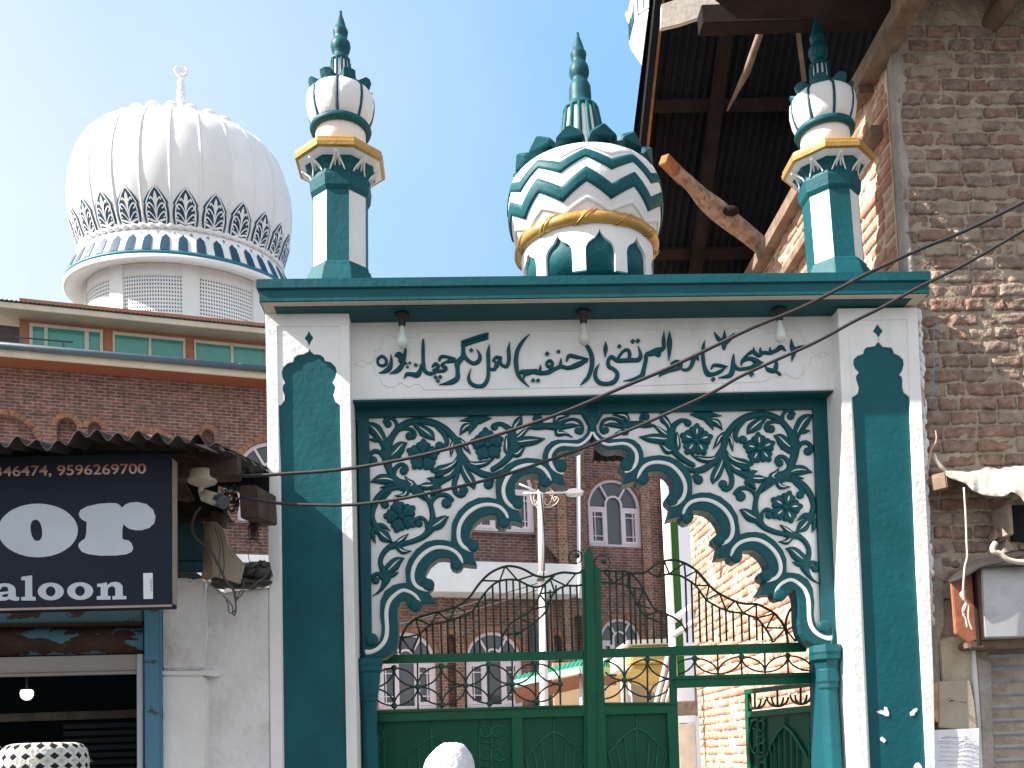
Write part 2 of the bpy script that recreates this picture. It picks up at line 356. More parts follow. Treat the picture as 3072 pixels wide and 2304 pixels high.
# ---- scalloped arch: opening outline on the right, mirrored to the left
op = [A4(*p) for p in [(140,510),(170,570),(235,640),(290,680),(360,695),(450,680),(530,690),(575,720),(590,760),(560,785),(510,795),(480,840),(475,890),(505,925),(535,935),(530,1000),(505,1105),(590,1085),(665,1060),(690,1090),(740,1115),(800,1095),(825,1045),(810,990),(800,960),(880,945),(960,950),(1040,990),(1100,1060),(1115,1130),(1110,1190),(1060,1215),(1030,1260),(1035,1310),(1070,1345),(1090,1365),(1075,1430),(1045,1530),(1130,1500),(1205,1490),(1225,1535),(1270,1565),(1330,1550),(1358,1500),(1345,1450),(1340,1420)]]
op += [E4(*p) for p in [(800,212),(900,240),(980,310),(1035,400),(1048,470),(1000,490),(960,530),(955,575),(985,615),(1025,635),(1015,700),(990,795),(1070,785),(1140,770),(1175,820),(1225,840),(1280,815),(1302,765),(1290,720),(1290,705),(1370,690),(1440,695),(1530,760),(1590,850),(1600,905),(1550,930),(1512,975),(1515,1020),(1545,1050),(1580,1065),(1560,1110),(1490,1225),(1580,1220),(1670,1215),(1690,1260),(1740,1290),(1800,1275),(1845,1230),(1850,1180),(1860,1165),(1920,1180),(1950,1250),(1960,1350)]]
op += [C4(*p) for p in [(1240,1040),(1248,1180),(1275,1290),(1330,1370),(1420,1425)]]
ob = [A4(*p) for p in [(140,440),(190,420),(205,480),(260,535),(330,562),(430,560),(560,550),(640,570),(710,630),(750,710),(755,785),(830,765),(950,752),(1070,770),(1180,820),(1270,900),(1330,1010),(1340,1130),(1335,1225),(1430,1200),(1550,1200),(1680,1250),(1800,1350),(1880,1480),(1900,1610)]]
ob += [E4(*p) for p in [(1270,500),(1360,475),(1450,470),(1560,490),(1680,570),(1780,690),(1825,800),(1825,955),(1900,960),(1980,975),(2080,1040),(2140,1150),(2155,1280)]]
ob += [C4(*p) for p in [(1440,930),(1430,1050),(1440,1130),(1468,1220),(1540,1288),(1640,1290),(1665,1400),(1500,1425)]]
XC = PY(1775, 1292, YS).x                     # mirror line through the apex
def P3(l, Y): return [PY(u, v, Y) for u, v in l]
def mir(l): return [Vector((2*XC-p.x, p.y, p.z)) for p in l]
opw, obw = P3(op, YS), P3(ob, YS)
r3 = [(p.x, p.y, p.z) for p in opw]; l3 = [(p.x, p.y, p.z) for p in mir(opw)]
tl, tr = PY(1100, 1245, YS), PY(2446, 1220, YS); bl_, br_ = PY(1113, 1990, YS), PY(2474, 1950, YS)
YB = YS-0.001
ro = [(p.x, p.y, p.z) for p in obw]; lo = [(p.x, p.y, p.z) for p in mir(obw)]
spand = flat([[tuple(tl), tuple(tr), tuple(PY(2462, 1600, YS)), tuple(br_)]+ro[::-1]+lo[1:]+[tuple(bl_)]], YS, 0, back=0.10).build('arch_spandrel', M_white); gp(spand)
bandmb = flat([ro+r3[::-1]+l3[1:]+lo[::-1][:-1]], YB, 0.028, bev=0.006, back=0.12)
hw = MB()
stripes = [(A4, [(140,465,20),(185,545,26),(260,608,26),(330,634,28),(420,625,30),(520,620,30),(600,650,32),(660,720,34),(672,800,36),(650,880,34),(600,930,32),(545,955,32)]),
 (A4, [(690,1030,28),(712,960,32),(765,890,34),(850,850,34),(960,845,36),(1080,880,36),(1180,970,38),(1240,1080,38),(1250,1180,38),(1220,1270,36),(1160,1330,34),(1098,1355,30)]),
 (E4, [(590,250,28),(612,190,32),(680,120,34),(800,90,36),(930,110,38),(1060,190,40),(1150,310,40),(1178,440,40),(1160,530,38),(1110,590,34),(1040,622,30)]),
 (E4, [(1162,755,26),(1187,680,32),(1262,605,34),(1380,567,36),(1500,578,38),(1620,650,40),(1710,760,40),(1748,880,40),(1735,970,36),(1680,1030,34),(1595,1060,30)]),
 (C4, [(972,785,24),(1015,715,30),(1085,665,32),(1160,648,34),(1240,690,36),(1320,770,38),(1362,890,40),(1370,1080,40),(1388,1180,40),(1430,1255,40),(1500,1315,40),(1580,1345,44),(1630,1345,50)])]
for cvf, st in stripes:
    st = [(x_, y_, w_*1.22) for x_, y_, w_ in st]
    for mx in (None, XC): stroke(hw, st, cvf, YS, 0.006, mirror=mx, h0=0.029, crown=0.0)
# edge volutes, keystone
vo = MB()
def ballrel(mb, cvf, x, y, r, Y, h, mx=None):
    q = PY(*cvf(x, y), Y); rr = r/3.9982*PXM(Y); X = q.x if mx is None else 2*mx-q.x
    vs = []; fs = []; n = 20
    prof = [(1.0, -0.003), (1.0, h*0.5), (0.85, h*0.85), (0.45, h*1.05), (0.0, h*1.1)]
    for pr, ph in prof:
        for k in range(n): t = 2*math.pi*k/n; vs.append((X+rr*pr*math.cos(t), Y-ph, q.z+rr*pr*math.sin(t)))
    for i in range(len(prof)-1):
        for k in range(n): fs.append([i*n+k, i*n+(k+1) % n, (i+1)*n+(k+1) % n, (i+1)*n+k])
    mb.add(vs, fs, True)
for mx in (None, XC):
    for cvf, x, y, r in [(A4,560,865,78),(A4,755,1040,68),(A4,1105,1285,72),(A4,1285,1500,70),(E4,1030,560,74),(E4,1235,775,68),(E4,1590,990,76),(E4,1755,1225,78),(C4,1575,1195,78)]:
        ballrel(vo, cvf, x, y, r, YS-0.028, 0.012, mx)
    stroke(vo, [(1640,1400,60),(1655,1320,55),(1640,1220,45),(1590,1165,40)], C4, YS, 0.034, mirror=mx)
stroke(vo, [(140,170,120),(140,230,280),(140,330,180),(140,400,100),(140,450,70)], A4, YS, 0.040, crown=0.1)
bandmb.merge(vo, 0); bandmb.merge(hw, 1); band = bandmb.build('scalloped_arch_edge', [M_tealr, M_white]); gp(band)

# ---- vine carving on the white spandrels
vine = MB(); vein = MB(); flw = MB(); flv = MB()
HV = 0.016
def st(cvf, pts, v=False, vw=16):
    for mx in (None, XC):
        stroke(vine, [(x_, y_, w_*1.18+(3 if w_ > 12 else 0)) for x_, y_, w_ in pts], cvf, YS, HV+random.uniform(-.0012, .0012), mirror=mx, crown=0.15)
        if v:
            sp = spline(pts, 4); n = len(sp); a, b = int(n*0.22), max(int(n*0.74), int(n*0.22)+3)
            seg = sp[a:b+1]; m = len(seg)
            stroke(vein, [(x, y, max(3, vw*math.sin(math.pi*(0.12+0.86*i/(m-1))))) for i, (x, y, w_) in enumerate(seg)], cvf, YS, 0.004, k=1, mirror=mx, h0=HV*1.15, crown=0)
def bl(cvf, x, y, r):
    for mx in (None, XC): ballrel(vine, cvf, x, y, r, YS, HV*1.1, mx)
def curl(cvf, pts, bx, by, br): st(cvf, pts); bl(cvf, bx, by, br)
# main stem
st(C4, [(1505,685,6),(1430,640,25),(1372,570,50),(1332,480,95),(1360,400,72),(1385,300,48),(1352,205,50),(1275,130,58),(1180,100,75),(1080,90,52),(960,60,55),(850,10,60),(770,-70,85)])
st(B4, [(800,1480,80),(750,1400,90),(738,1300,58),(752,1180,50),(795,1085,48),(855,1010,62),(950,955,105),(1060,925,120),(1140,860,85),(1190,740,75),(1215,600,95),(1200,470,105),(1130,350,66),(1040,250,66),(930,192,68),(800,178,66),(650,205,74),(520,275,70),(430,370,66),(385,455,80),(362,560,66),(322,650,84),(265,725,76),(150,810,62),(0,850,46),(-110,820,50)])
st(A4, [(1350,862,55),(1235,795,60),(1130,700,72),(1070,600,115),(1090,460,92),(1135,380,60),(1205,332,44),(1270,330,40)]); bl(A4, 1290, 360, 46)
st(A4, [(1080,540,60),(1010,555,95),(900,545,105),(800,540,70),(705,525,6)], True)
st(A4, [(1060,520,40),(1000,480,60),(930,420,40),(880,400,8)], True)
st(A4, [(1110,690,40),(1050,695,70),(1000,650,60),(945,608,6)], True)
st(A4, [(1085,450,40),(1050,370,60),(1000,310,85),(962,238,6)], True)
st(A4, [(1160,480,20),(1165,560,50),(1170,640,60),(1150,700,20)], True)
st(A4, [(900,392,10),(800,382,62),(690,375,66),(580,385,80),(520,400,60),(450,390,48),(370,380,46),(285,385,8)])
st(A4, [(530,370,60),(440,318,34),(350,305,30),(280,335,34),(252,400,36),(262,455,40),(290,470,40)]); bl(A4, 308, 445, 42)
st(A4, [(570,350,40),(545,285,66),(470,268,40),(392,264,6)], True)
st(A4, [(520,410,40),(550,465,66),(460,475,34),(378,520,6)], True)
st(A4, [(745,360,50),(728,300,32),(745,262,30),(785,245,34)]); bl(A4, 792, 285, 44)
# fan below the main stem
st(A4, [(1560,880,40),(1480,930,42),(1410,950,38),(1368,1000,42)]); bl(A4, 1418, 1040, 60)
st(A4, [(1640,760,30),(1560,800,66),(1440,790,60),(1328,742,6)], True)
st(A4, [(1720,500,60),(1670,540,50),(1640,600,46),(1592,668,6)], True)
st(A4, [(1770,520,60),(1805,560,40),(1815,620,40),(1830,695,6)], True)
st(B4, [(365,590,40),(430,690,46),(520,745,90),(620,770,95),(715,780,6)], True)
st(B4, [(365,620,30),(410,760,46),(490,850,44),(600,895,70),(690,940,100),(640,990,60)])
st(B4, [(560,780,30),(600,820,50),(655,830,40)])
st(B4, [(650,900,60),(710,870,50),(768,855,5)]); st(B4, [(690,945,50),(790,950,84),(882,940,6)], True); st(B4, [(660,970,60),(700,1015,62),(750,1078,5)])
st(B4, [(355,640,40),(330,770,80),(275,890,105),(240,960,70),(232,1012,6)], True)
st(B4, [(370,690,30),(410,820,46),(455,930,54),(450,1030,52),(400,1075,50),(355,1065,46)]); bl(B4, 352, 1015, 56)
# top leaves
st(A4, [(1320,258,10),(1400,262,60),(1480,272,90),(1560,262,60),(1690,275,6)])
st(A4, [(1500,290,70),(1555,350,70),(1595,440,6)]); st(A4, [(1570,330,40),(1640,360,80),(1705,442,6)], True)
st(B4, [(1215,470,80),(1250,370,95),(1310,270,130),(1370,215,90),(1428,182,6)], True); st(B4, [(1225,400,40),(1230,320,40),(1245,255,6)]); st(B4, [(1290,380,50),(1340,380,44),(1395,370,6)])
curl(B4, [(1060,260,50),(1068,190,36),(1105,140,34),(1160,132,38),(1200,170,40)], 1165, 200, 46)
curl(B4, [(1240,580,60),(1285,530,46),(1345,512,44),(1400,550,44),(1412,610,44)], 1368, 620, 52)
curl(B4, [(1075,275,40),(970,262,34),(895,280,40),(868,330,44),(885,370,40)], 930, 352, 50)
st(B4, [(840,230,60),(760,290,100),(690,350,100),(640,412,6)], True); st(B4, [(800,280,40),(785,330,50),(750,375,6)])
curl(B4, [(610,250,40),(530,340,50),(500,430,48),(525,490,44)], 590, 480, 54)
st(B4, [(1190,600,40),(1100,530,125),(1030,460,100),(960,430,6)], True); st(B4, [(1150,620,50),(1090,590,40),(1040,590,5)])
curl(B4, [(1150,780,50),(1110,710,44),(1050,678,40),(1000,705,40),(990,745,36)], 1030, 760, 50)
st(B4, [(1130,890,30),(1210,850,95),(1310,845,100),(1422,872,6)], True); st(B4, [(1150,910,30),(1230,930,44),(1320,945,6)])
st(B4, [(990,960,40),(940,920,66),(985,880,50),(1022,815,5)], True)
st(B4, [(1060,950,40),(1190,960,54),(1310,1020,66),(1400,1140,66),(1438,1270,58),(1415,1380,66),(1385,1440,96)])
st(B4, [(1420,1390,40),(1330,1390,56),(1240,1452,6)]); st(B4, [(1410,1420,50),(1450,1460,50),(1440,1530,40),(1420,1592,5)]); st(B4, [(1370,1450,60),(1310,1520,115),(1225,1592,6)], True)
curl(B4, [(1210,1000,30),(1280,1060,40),(1310,1120,44)], 1278, 1142, 52)
st(B4, [(1010,990,60),(1050,1045,56),(1160,1045,5)], True); st(B4, [(940,1010,40),(880,1050,40),(815,1120,5)])
curl(B4, [(755,1190,46),(725,1115,44),(650,1062,44),(560,1065,46),(500,1120,48)], 565, 1160, 64)
st(B4, [(790,1450,60),(690,1400,120),(610,1345,80),(552,1318,6)], True); st(B4, [(760,1400,40),(720,1370,40),(690,1340,5)])
curl(B4, [(815,1430,40),(825,1355,36),(880,1315,40),(935,1340,40)], 905, 1385, 48)
st(B4, [(1180,1600,40),(1110,1555,54),(1035,1498,5)], True)
st(C4, [(1160,140,60),(1110,185,56),(1018,182,5)], True); st(C4, [(1340,430,60),(1250,350,120),(1180,290,90),(1105,262,6)], True)
st(C4, [(1330,460,60),(1250,450,50),(1185,425,5)]); st(C4, [(1320,360,40),(1290,330,50),(1270,280,5)])
curl(C4, [(1385,470,60),(1415,432,40),(1465,438,38),(1492,480,36)], 1458, 508, 46)
# flowers: five petals each
def flower(cvf, cx, cy, r, rot, sides=(None, XC)):
    for mx in sides:
        flw = MB(); flv = MB()
        for i in range(5):
            a = rot+i*2*math.pi/5; dx, dy = math.sin(a), -math.cos(a)
            pts = [(cx+dx*r*t, cy+dy*r*t, wv*r) for t, wv in ((0.12, 0.20), (0.35, 0.58), (0.6, 0.95), (0.8, 1.05), (0.92, 0.84), (0.985, 0.45))]
            stroke(flw, pts, cvf, YS, 0.018, mirror=mx, crown=0.2, k=4)
            vs_ = [(cx+dx*r*t, cy+dy*r*t, wv) for t, wv in ((0.42, 6), (0.58, 19), (0.76, 12))]
            stroke(flv if mx is None else flw, vs_, cvf, YS, 0.004, mirror=mx, h0=0.019, k=3, crown=0)
        ballrel(flw, cvf, cx, cy, r*0.24, YS-0.010, 0.020, mx)
        flw.merge(flv, 1); gp(flw.build('flower_carving', [M_tealr, M_white]))
flower(A4, 1390, 570, 172, 0.05); flower(B4, 790, 590, 168, -0.1); flower(B4, 1105, 1290, 170, 0.25)
ks = MB()
q0 = PY(*A4(140, 235), YS); s_ = 1/3.9982*PXM(YS)
for i in range(5):
    a = i*2*math.pi/5; pts = [(q0.x+s_*(44*math.sin(a)+38*math.cos(t)), YS-0.046, q0.z+s_*(44*math.cos(a)+38*math.sin(t))) for t in [k*math.pi/8 for k in range(16)]]
    ks.tube(pts, 0.0022, 5, closed=True)
gp(ks.build('keystone_flower', M_tealr))
vine.merge(vein, 1); gp(vine.build('vine_carving', [M_tealr, M_white]))

# ---- inscription
ins = MB(); HI = 0.014
def wr(cvf, pts, k=6): stroke(ins, [(x_, y_, w_*1.10) for x_, y_, w_ in pts], cvf, YT, HI+random.uniform(-.0015, .0015), k=k, crown=0.1)
def dot(cvf, x, y, s=34):
    q = PY(*cvf(x, y), YT); r = s/2*1.25/3.9982*PXM(YT)
    ins.prism([(q.x, YT+0.002, q.z+r), (q.x+r, YT+0.002, q.z), (q.x, YT+0.002, q.z-r), (q.x-r, YT+0.002, q.z)], (0, -HI-0.002, 0))
wr(T1, [(300,625,30),(345,597,32),(390,635,34),(394,690,34),(345,712,32),(300,690,30),(292,640,30),(305,615,28)])
wr(T1, [(452,585,12),(455,660,36),(440,730,52),(390,775,50),(310,802,5)])
wr(T1, [(627,455,6),(622,540,34),(605,640,44),(575,720,54),(520,775,52),(435,806,5)]); wr(T1, [(510,590,30),(545,580,70),(575,620,70),(560,655,40)])
dot(T1, 632, 685, 30); dot(T1, 678, 680, 30); dot(T1, 650, 728, 30); dot(T1, 750, 706, 40)
wr(T1, [(805,690,8),(805,760,42),(765,822,62),(690,812,46),(640,815,42),(610,866,6)])
wr(T1, [(838,405,24),(838,500,38),(838,600,38),(842,700,42),(865,780,44),(930,808,42),(1000,780,36),(1080,772,42),(1110,740,44),(1060,702,30),(1110,668,28),(1190,648,54),(1228,622,8)])
wr(T1, [(1030,648,24),(1055,605,40),(1120,605,34),(1200,632,44)]); wr(T1, [(950,722,24),(985,690,40),(1020,715,38),(1000,750,36),(960,760,24)])
dot(T1, 985, 850, 42); dot(T1, 1042, 848, 42); dot(T1, 1014, 895, 42)
wr(T1, [(1310,428,38),(1450,380,40),(1606,333,36)]); wr(T1, [(1312,470,44),(1450,420,46),(1602,378,40)])
wr(T1, [(1320,470,40),(1318,540,46),(1308,610,54),(1250,680,64),(1250,760,48),(1245,860,58),(1170,910,56),(1030,940,5)])
wr(T1, [(1318,540,40),(1350,620,44),(1430,682,44),(1500,660,48),(1518,590,38),(1480,515,6)]); dot(T1, 1414, 528, 44)
wr(T1, [(1632,455,6),(1618,560,44),(1620,700,42),(1615,850,44),(1570,940,48),(1500,960,48),(1420,930,46),(1382,860,36),(1412,742,5)])
wr(T1, [(1875,430,6),(1862,520,38),(1866,640,42),(1838,718,42),(1780,700,34),(1755,640,44),(1770,615,30),(1710,612,36),(1672,655,18)])
wr(T1, [(1760,650,40),(1715,705,44),(1690,755,40),(1625,745,30)]); wr(T1, [(1690,650,20),(1715,690,30),(1730,720,30)])
wr(T1, [(2110,335,5),(2030,420,36),(1972,520,46),(1950,650,52),(1970,800,46),(2030,890,36),(2110,967,4)])
wr(T2, [(675,420,30),(740,500,46),(780,600,52),(780,720,52),(740,840,46),(690,900,36),(640,947,4)])
wr(T2, [(480,650,24),(510,592,42),(610,610,44),(738,630,8)]); wr(T2, [(715,650,40),(610,700,62),(500,738,46),(410,722,44),(330,755,44),(250,792,52),(150,800,46),(40,778,44),(-60,785,50),(-20+10-20,790,50)][:9]); wr(T2, [(410,620,5),(405,680,36),(395,730,36)])
wr(T2, [(60,785,46),(-20,785,52),(-20-0,786,52)][:2]); wr(T1, [(2190,770,40),(2110,790,62),(2060,812,52),(2044,872,5)])
wr(T2, [(285,745,40),(310,690,34),(280,650,34),(240,680,34),(255,722,34),(300,712,30)]); wr(T2, [(165,700,5),(162,750,36),(150,790,36)])
dot(T2, 245, 570, 48); dot(T2, 380, 545, 42); dot(T2, 76, 890, 44); dot(T2, 136, 890, 44)
wr(T2, [(870,688,5),(832,760,36),(824,850,46),(880,918,52),(980,930,52),(1060,890,52),(1088,810,46),(1040,752,42),(985,720,46),(978,650,42),(1020,605,44),(1080,650,44),(1160,650,50),(1260,645,50),(1340,640,50),(1365,580,42),(1335,478,6)])
wr(T2, [(1080,640,34),(1150,545,34),(1210,522,38),(1236,580,40),(1215,640,40)]); dot(T2, 1110, 482, 46); wr(T2, [(945,425,6),(946,510,52),(940,612,5)])
dot(T2, 1270, 422, 48); dot(T2, 1332, 416, 48)
wr(T2, [(1645,298,6),(1640,400,40),(1638,500,46),(1560,530,66),(1500,560,66),(1440,580,50),(1425,660,46),(1402,760,50),(1378,832,58),(1290,872,42),(1158,897,4)]); wr(T2, [(1540,555,60),(1585,590,36),(1595,550,36)])
wr(T2, [(1712,302,6),(1712,420,58),(1710,540,42),(1703,655,5)])
wr(T2, [(1730,684,20),(1790,655,28),(1850,680,38),(1825,740,42),(1720,765,48),(1630,790,62),(1590,840,12)]); wr(T2, [(1740,690,20),(1790,700,30),(1830,700,30)])
wr(T3, [(185,755,26),(245,760,36),(295,710,44),(320,630,54),(350,592,54),(382,645,12)])
wr(T3, [(452,412,5),(438,490,38),(432,580,40),(450,720,44),(492,808,62),(560,812,42),(640,780,42),(722,720,8)]); wr(T3, [(535,745,22),(565,705,36),(650,712,40),(728,722,6)]); dot(T3, 555, 876, 48)
wr(T3, [(685,505,36),(690,420,62),(690,288,5)]); wr(T3, [(672,440,46),(612,380,46),(568,308,5)]); wr(T3, [(705,440,46),(770,372,46),(812,320,5)])
wr(T3, [(798,575,8),(795,660,44),(788,760,56),(750,830,54),(615,857,4)]); wr(T3, [(800,690,40),(850,748,38),(920,750,40),(1010,730,42),(1090,690,56),(1152,670,6)])
wr(T3, [(890,715,5),(912,650,44),(1000,625,46),(1080,660,62),(1148,678,8)]); wr(T3, [(892,640,5),(985,565,36),(1040,545,42),(1100,590,44),(1160,555,40),(1230,560,42),(1310,530,46),(1370,490,56),(1425,535,10)])
for tx in (1040, 1120, 1235): wr(T3, [(tx, 492, 6), (tx+2, 530, 30), (tx+10, 565, 34)])
dot(T3, 1014, 816, 54); wr(T3, [(1490,395,5),(1500,470,48),(1520,550,58),(1498,658,5)]); wr(T3, [(1525,525,50),(1600,492,42),(1676,474,5)])
wr(T3, [(1312,636,8),(1312,700,46),(1290,770,54),(1215,758,50),(1180,718,6)]); wr(T3, [(1300,770,34),(1355,815,36)])
lt = ins.build('inscription', M_tealr); keep2(lt, tp); lt.matrix_parent_inverse = Matrix.Identity(4)
ca = MB()
cart = [T1(*p) for p in [(15,685),(110,635),(165,675),(220,665),(255,590),(255,525),(320,520),(325,430),(370,360),(450,350),(530,390),(600,360),(690,385),(760,385),(810,315),(1600,305)]]
cart += [T2(*p) for p in [(700,300),(1500,285)]]+[T3(*p) for p in [(1150,265),(1230,320),(1340,330),(1440,300),(1530,280),(1610,320),(1640,410),(1710,440),(1725,540),(1800,580),(1880,540),(1945,570),(1860,612),(1800,585),(1730,600),(1720,700),(1650,710),(1640,800),(1560,865),(1480,840),(1420,795),(1340,850),(1280,830),(1160,900)]]
cart += [T2(*p) for p in [(1500,940),(800,960),(60,975)]]+[T1(*p) for p in [(1600,988),(850,995),(800,930),(740,925),(660,965),(565,905),(500,955),(420,965),(350,920),(320,830),(270,800),(250,740),(220,680),(165,685),(115,725)]]
cw = [PY(u, v, YT)+Vector((0, -0.001, 0)) for u, v in cart]
ca.tube(cw, 0.0042, 5, closed=True); co_ = ca.build('cartouche_line', M_white); keep2(co_, tp); co_.matrix_parent_inverse = Matrix.Identity(4)

# ---- cornice slab
YC = 5.85
XL, XR = PY(777, 870, YC).x, PY(2786, 850, YC).x
zt = (PY(775, 839, YC).z+PY(2785, 816, YC).z)/2; zm = (PY(780, 869.5, YC).z+PY(2785, 845, YC).z)/2; zb = (PY(778, 907, YC).z+PY(2785, 882.5, YC).z)/2
cb = MB(); cb.box(XL+0.004, XR-0.004, YC+0.004, 6.635, zb, zt-0.004); co = cb.build('cornice', M_cream, None, bevel=0.004); gp(co)
f1 = MB(); f1.box(XL, XR, YC, 6.632, zb+0.004, zm); keep2(f1.build('fascia', M_teal, None, bevel=0.003), co)
f2 = MB(); f2.box(XL-0.014, XR+0.012, YC-0.014, 6.645, zm+0.001, zt); keep2(f2.build('coping', M_teal, None, bevel=0.005), co)
f3 = MB(); f3.box(PY(817,915,YC).x, PY(2748,890,YC).x, YC+0.056, YT-0.003, zb-0.004, zb+0.01); keep2(f3.build('soffit_panel', M_teals), co)
for ch in co.children: ch.matrix_parent_inverse = Matrix.Identity(4)

# plaster dribbled between the right pillar and the brick wall
pdm = MB(); rp_ = random.Random(21)
for i in range(72):
    v_ = 940+i*13; u_ = 2752+(v_-922)*0.040+rp_.uniform(1, 9); q = PY(u_, v_, 6.05); r_ = rp_.uniform(0.012, 0.026)
    pdm.ball(q, r_, 8, 6, rp_.uniform(0.5, 1.1), 1.0, rp_.uniform(1.0, 1.9))
gp(pdm.build('plaster_dribble', M_whiter))
# ---- colonnettes under the arch ends
def colonnette(u, v, prof, Y=6.262):
    q = PY(u, v, Y); k = 1/3.9982*PXM(Y); mb = MB()
    pr = [(r*k*1.08, (v-vv)*0+PY(u, vv, Y).z) for r, vv in prof][::-1]
    pr = [(pr[0][0], 0.0)]+pr
    mb.lathe([(r, z) for r, z in pr], (q.x, Y, 0), n=8, smooth=False, rot=math.pi/8)
    return gp(mb.build('colonnette', M_teal, None, bevel=0.003))
L8 = lambda y: 1889+y/3.9982
colonnette(1106, L8(600), [(168,L8(352)),(172,L8(430)),(162,L8(440)),(162,L8(508)),(140,L8(520)),(132,L8(620)),(112,L8(760)),(106,L8(795)),(98,L8(805)),(98,L8(855)),(86,L8(865)),(86,2304)])
colonnette(2483, L8(450), [(190,L8(190)),(200,L8(280)),(188,L8(292)),(188,L8(362)),(150,L8(375)),(130,L8(475)),(134,L8(490)),(134,L8(625)),(118,L8(640)),(118,L8(700)),(100,L8(712)),(100,2304)])

# ---- minarets on the cornice
D4 = crop(800, 0, 1.7724)
def minaret(u0, v0, k, lean):
    """u0, v0: photo pixel of the shaft foot; k: metres per pixel of the traced crop"""
    Y = 6.2; base = PY(u0, v0, Y)
    def z(y): return (1385-y)*kk
    kk = k
    root = MB()
    r8 = dict(n=8, smooth=False, rot=math.pi/8); q = 1/math.cos(math.pi/8)
    root.lathe([(215*kk, z(1571)-0.12), (196*kk, z(1560)), (180*kk, z(1505)), (172*kk, z(1482)), (164*kk, z(1478)), (160*kk, z(1458)), (148*kk, z(1448))], **r8)
    t = root.build('minaret', M_teal, None, bevel=0.002); t.location = base; t.rotation_euler = (0, lean, 0); t.scale = (1, 1, 1.035)
    def part(name, mb, m, bevel=0.0): o = mb.build(name, m, t, bevel); return o
    sh = MB(); sh.lathe([(146*kk, z(1460)), (146*kk, z(1005))], **r8); R8 = 146*kk
    sh.paint(1)
    for i in (0, 2, 4, 6):
        a0 = math.pi/8+(i+1)*math.pi/4; a1 = a0+math.pi/4
        c = [Vector((math.cos(a)*(R8+0.0025), math.sin(a)*(R8+0.0025), zz)) for a, zz in ((a0, z(1459)), (a1, z(1459)), (a1, z(1006)), (a0, z(1006)))]
        sh.prism(c, -Vector((math.cos((a0+a1)/2), math.sin((a0+a1)/2), 0))*0.004)
    part('shaft', sh, [M_white, M_teal])
    cp = MB(); cp.lathe([(150*kk, z(1085)), (162*kk, z(1065)), (168*kk, z(1012)), (160*kk, z(1002)), (157*kk, z(985)), (164*kk, z(962)), (182*kk, z(938)), (196*kk, z(926))], **r8)
    # white underside of the ledge with branching brackets
    cp.paint(1); cp.lathe([(192*kk, z(932)), (204*kk, z(926)), (226*kk, z(911)), (226*kk, z(903))], **r8)
    for i in range(8):
        a = i*math.pi/4
        for s_ in (-1, 1):
            for ys, da0 in (((992, 968, 945, 918), 0.25), ((972, 956, 940, 922), 0.09)):
                pts = []
                for rr, yy, da in zip((159, 166, 184, 212), ys, (da0, da0*0.7, da0*0.3, 0.0)):
                    ang = a+s_*da; rad = (rr+3)*kk*math.cos(math.pi/8)/math.cos(ang-a)
                    pts.append((rad*math.cos(ang), rad*math.sin(ang), z(yy)))
                cp.tube(spline(pts, 4), [0.0045+0.0075*(j/12)**1.5 for j in range(13)], 6)
    part('capital', cp, [M_teal, M_white])
    gd = MB(); gd.lathe([(228*kk, z(912)), (242*kk, z(907)), (245*kk, z(886)), (238*kk, z(878)), (238*kk, z(866)), (230*kk, z(858)), (120*kk, z(854))], **r8); part('gold_ledge', gd, M_gold)
    dr = MB(); dr.lathe([(131*kk, z(870)), (131*kk, z(710)), (128*kk, z(690))], n=32); part('drum', dr, M_white)
    rg = MB(); rg.tube([((140*kk)*math.cos(a), (140*kk)*math.sin(a), z(705)) for a in [2*math.pi*j/36 for j in range(36)]], 22*kk, 8, closed=True); part('ring', rg, M_tealr)
    bu = MB(); prof = [(126,712),(150,688),(170,638),(179,585),(175,538),(163,522),(136,496),(94,482),(58,476)]
    def gore(tt): return 1-0.06*(1-abs(math.sin(tt*4)))**4
    bu.lathe([(r*kk, z(y)) for r, y in prof], n=128, radf=lambda tt, zz: gore(tt)); bu.paint(1)
    for i in range(8):
        a = i*math.pi/4
        bu.tube([((r*0.955)*kk*math.cos(a), (r*0.955)*kk*math.sin(a), z(y)) for r, y in spline(prof[:-1], 3)], 8.5*kk, 6)
    part('bulb', bu, [M_white, M_tealr])
    pt = MB()
    for i in range(8):
        a = i*math.pi/4+math.pi/8; ca, sa = math.cos(a), math.sin(a)
        def pp(r, tt, y): return (r*kk*ca-tt*kk*sa, r*kk*sa+tt*kk*ca, z(y))
        top = [pp(46,-18,482), pp(112,-52,500), pp(166,-30,474), pp(172,0,470), pp(166,30,474), pp(112,52,500), pp(46,18,482)]
        bot = [pp(46,-18,500), pp(116,-50,532), pp(150,-28,520), pp(154,0,516), pp(150,28,520), pp(116,50,532), pp(46,18,500)]
        n_ = 7; pt.add(top+bot, [list(range(7)), list(range(13, 6, -1))]+[[j, n_+j, n_+(j+1) % n_, (j+1) % n_] for j in range(n_)])
    part('petal_crown', pt, M_tealr)
    nk = MB(); nk.lathe([(68*kk, z(500)), (55*kk, z(458)), (48*kk, z(415)), (46*kk, z(340))], n=24); nk.paint(1)
    for i in range(12):
        a = i*math.pi/6+0.2
        nk.tube([((r+1)*kk*math.cos(a), (r+1)*kk*math.sin(a), z(y)) for r, y in ((68,500),(55,458),(48,415),(46,340))], 8*kk, 5)
    part('neck', nk, [M_white, M_tealr])
    fi = MB(); fi.lathe([(r*kk, z(y)) for r, y in [(51,342),(51,326),(41,314),(36,300),(46,284),(53,257),(50,236),(38,220),(34,212),(36,200),(40,178),(38,166),(30,160),(27,140),(18,110),(9,85),(8,64),(2,62)]], n=20); part('finial', fi, M_tealr)
    return t
mk = 6.2/F/1.7724*1.045
m1 = minaret(*D4(395, 1385), mk, 0.022); gp(m1)
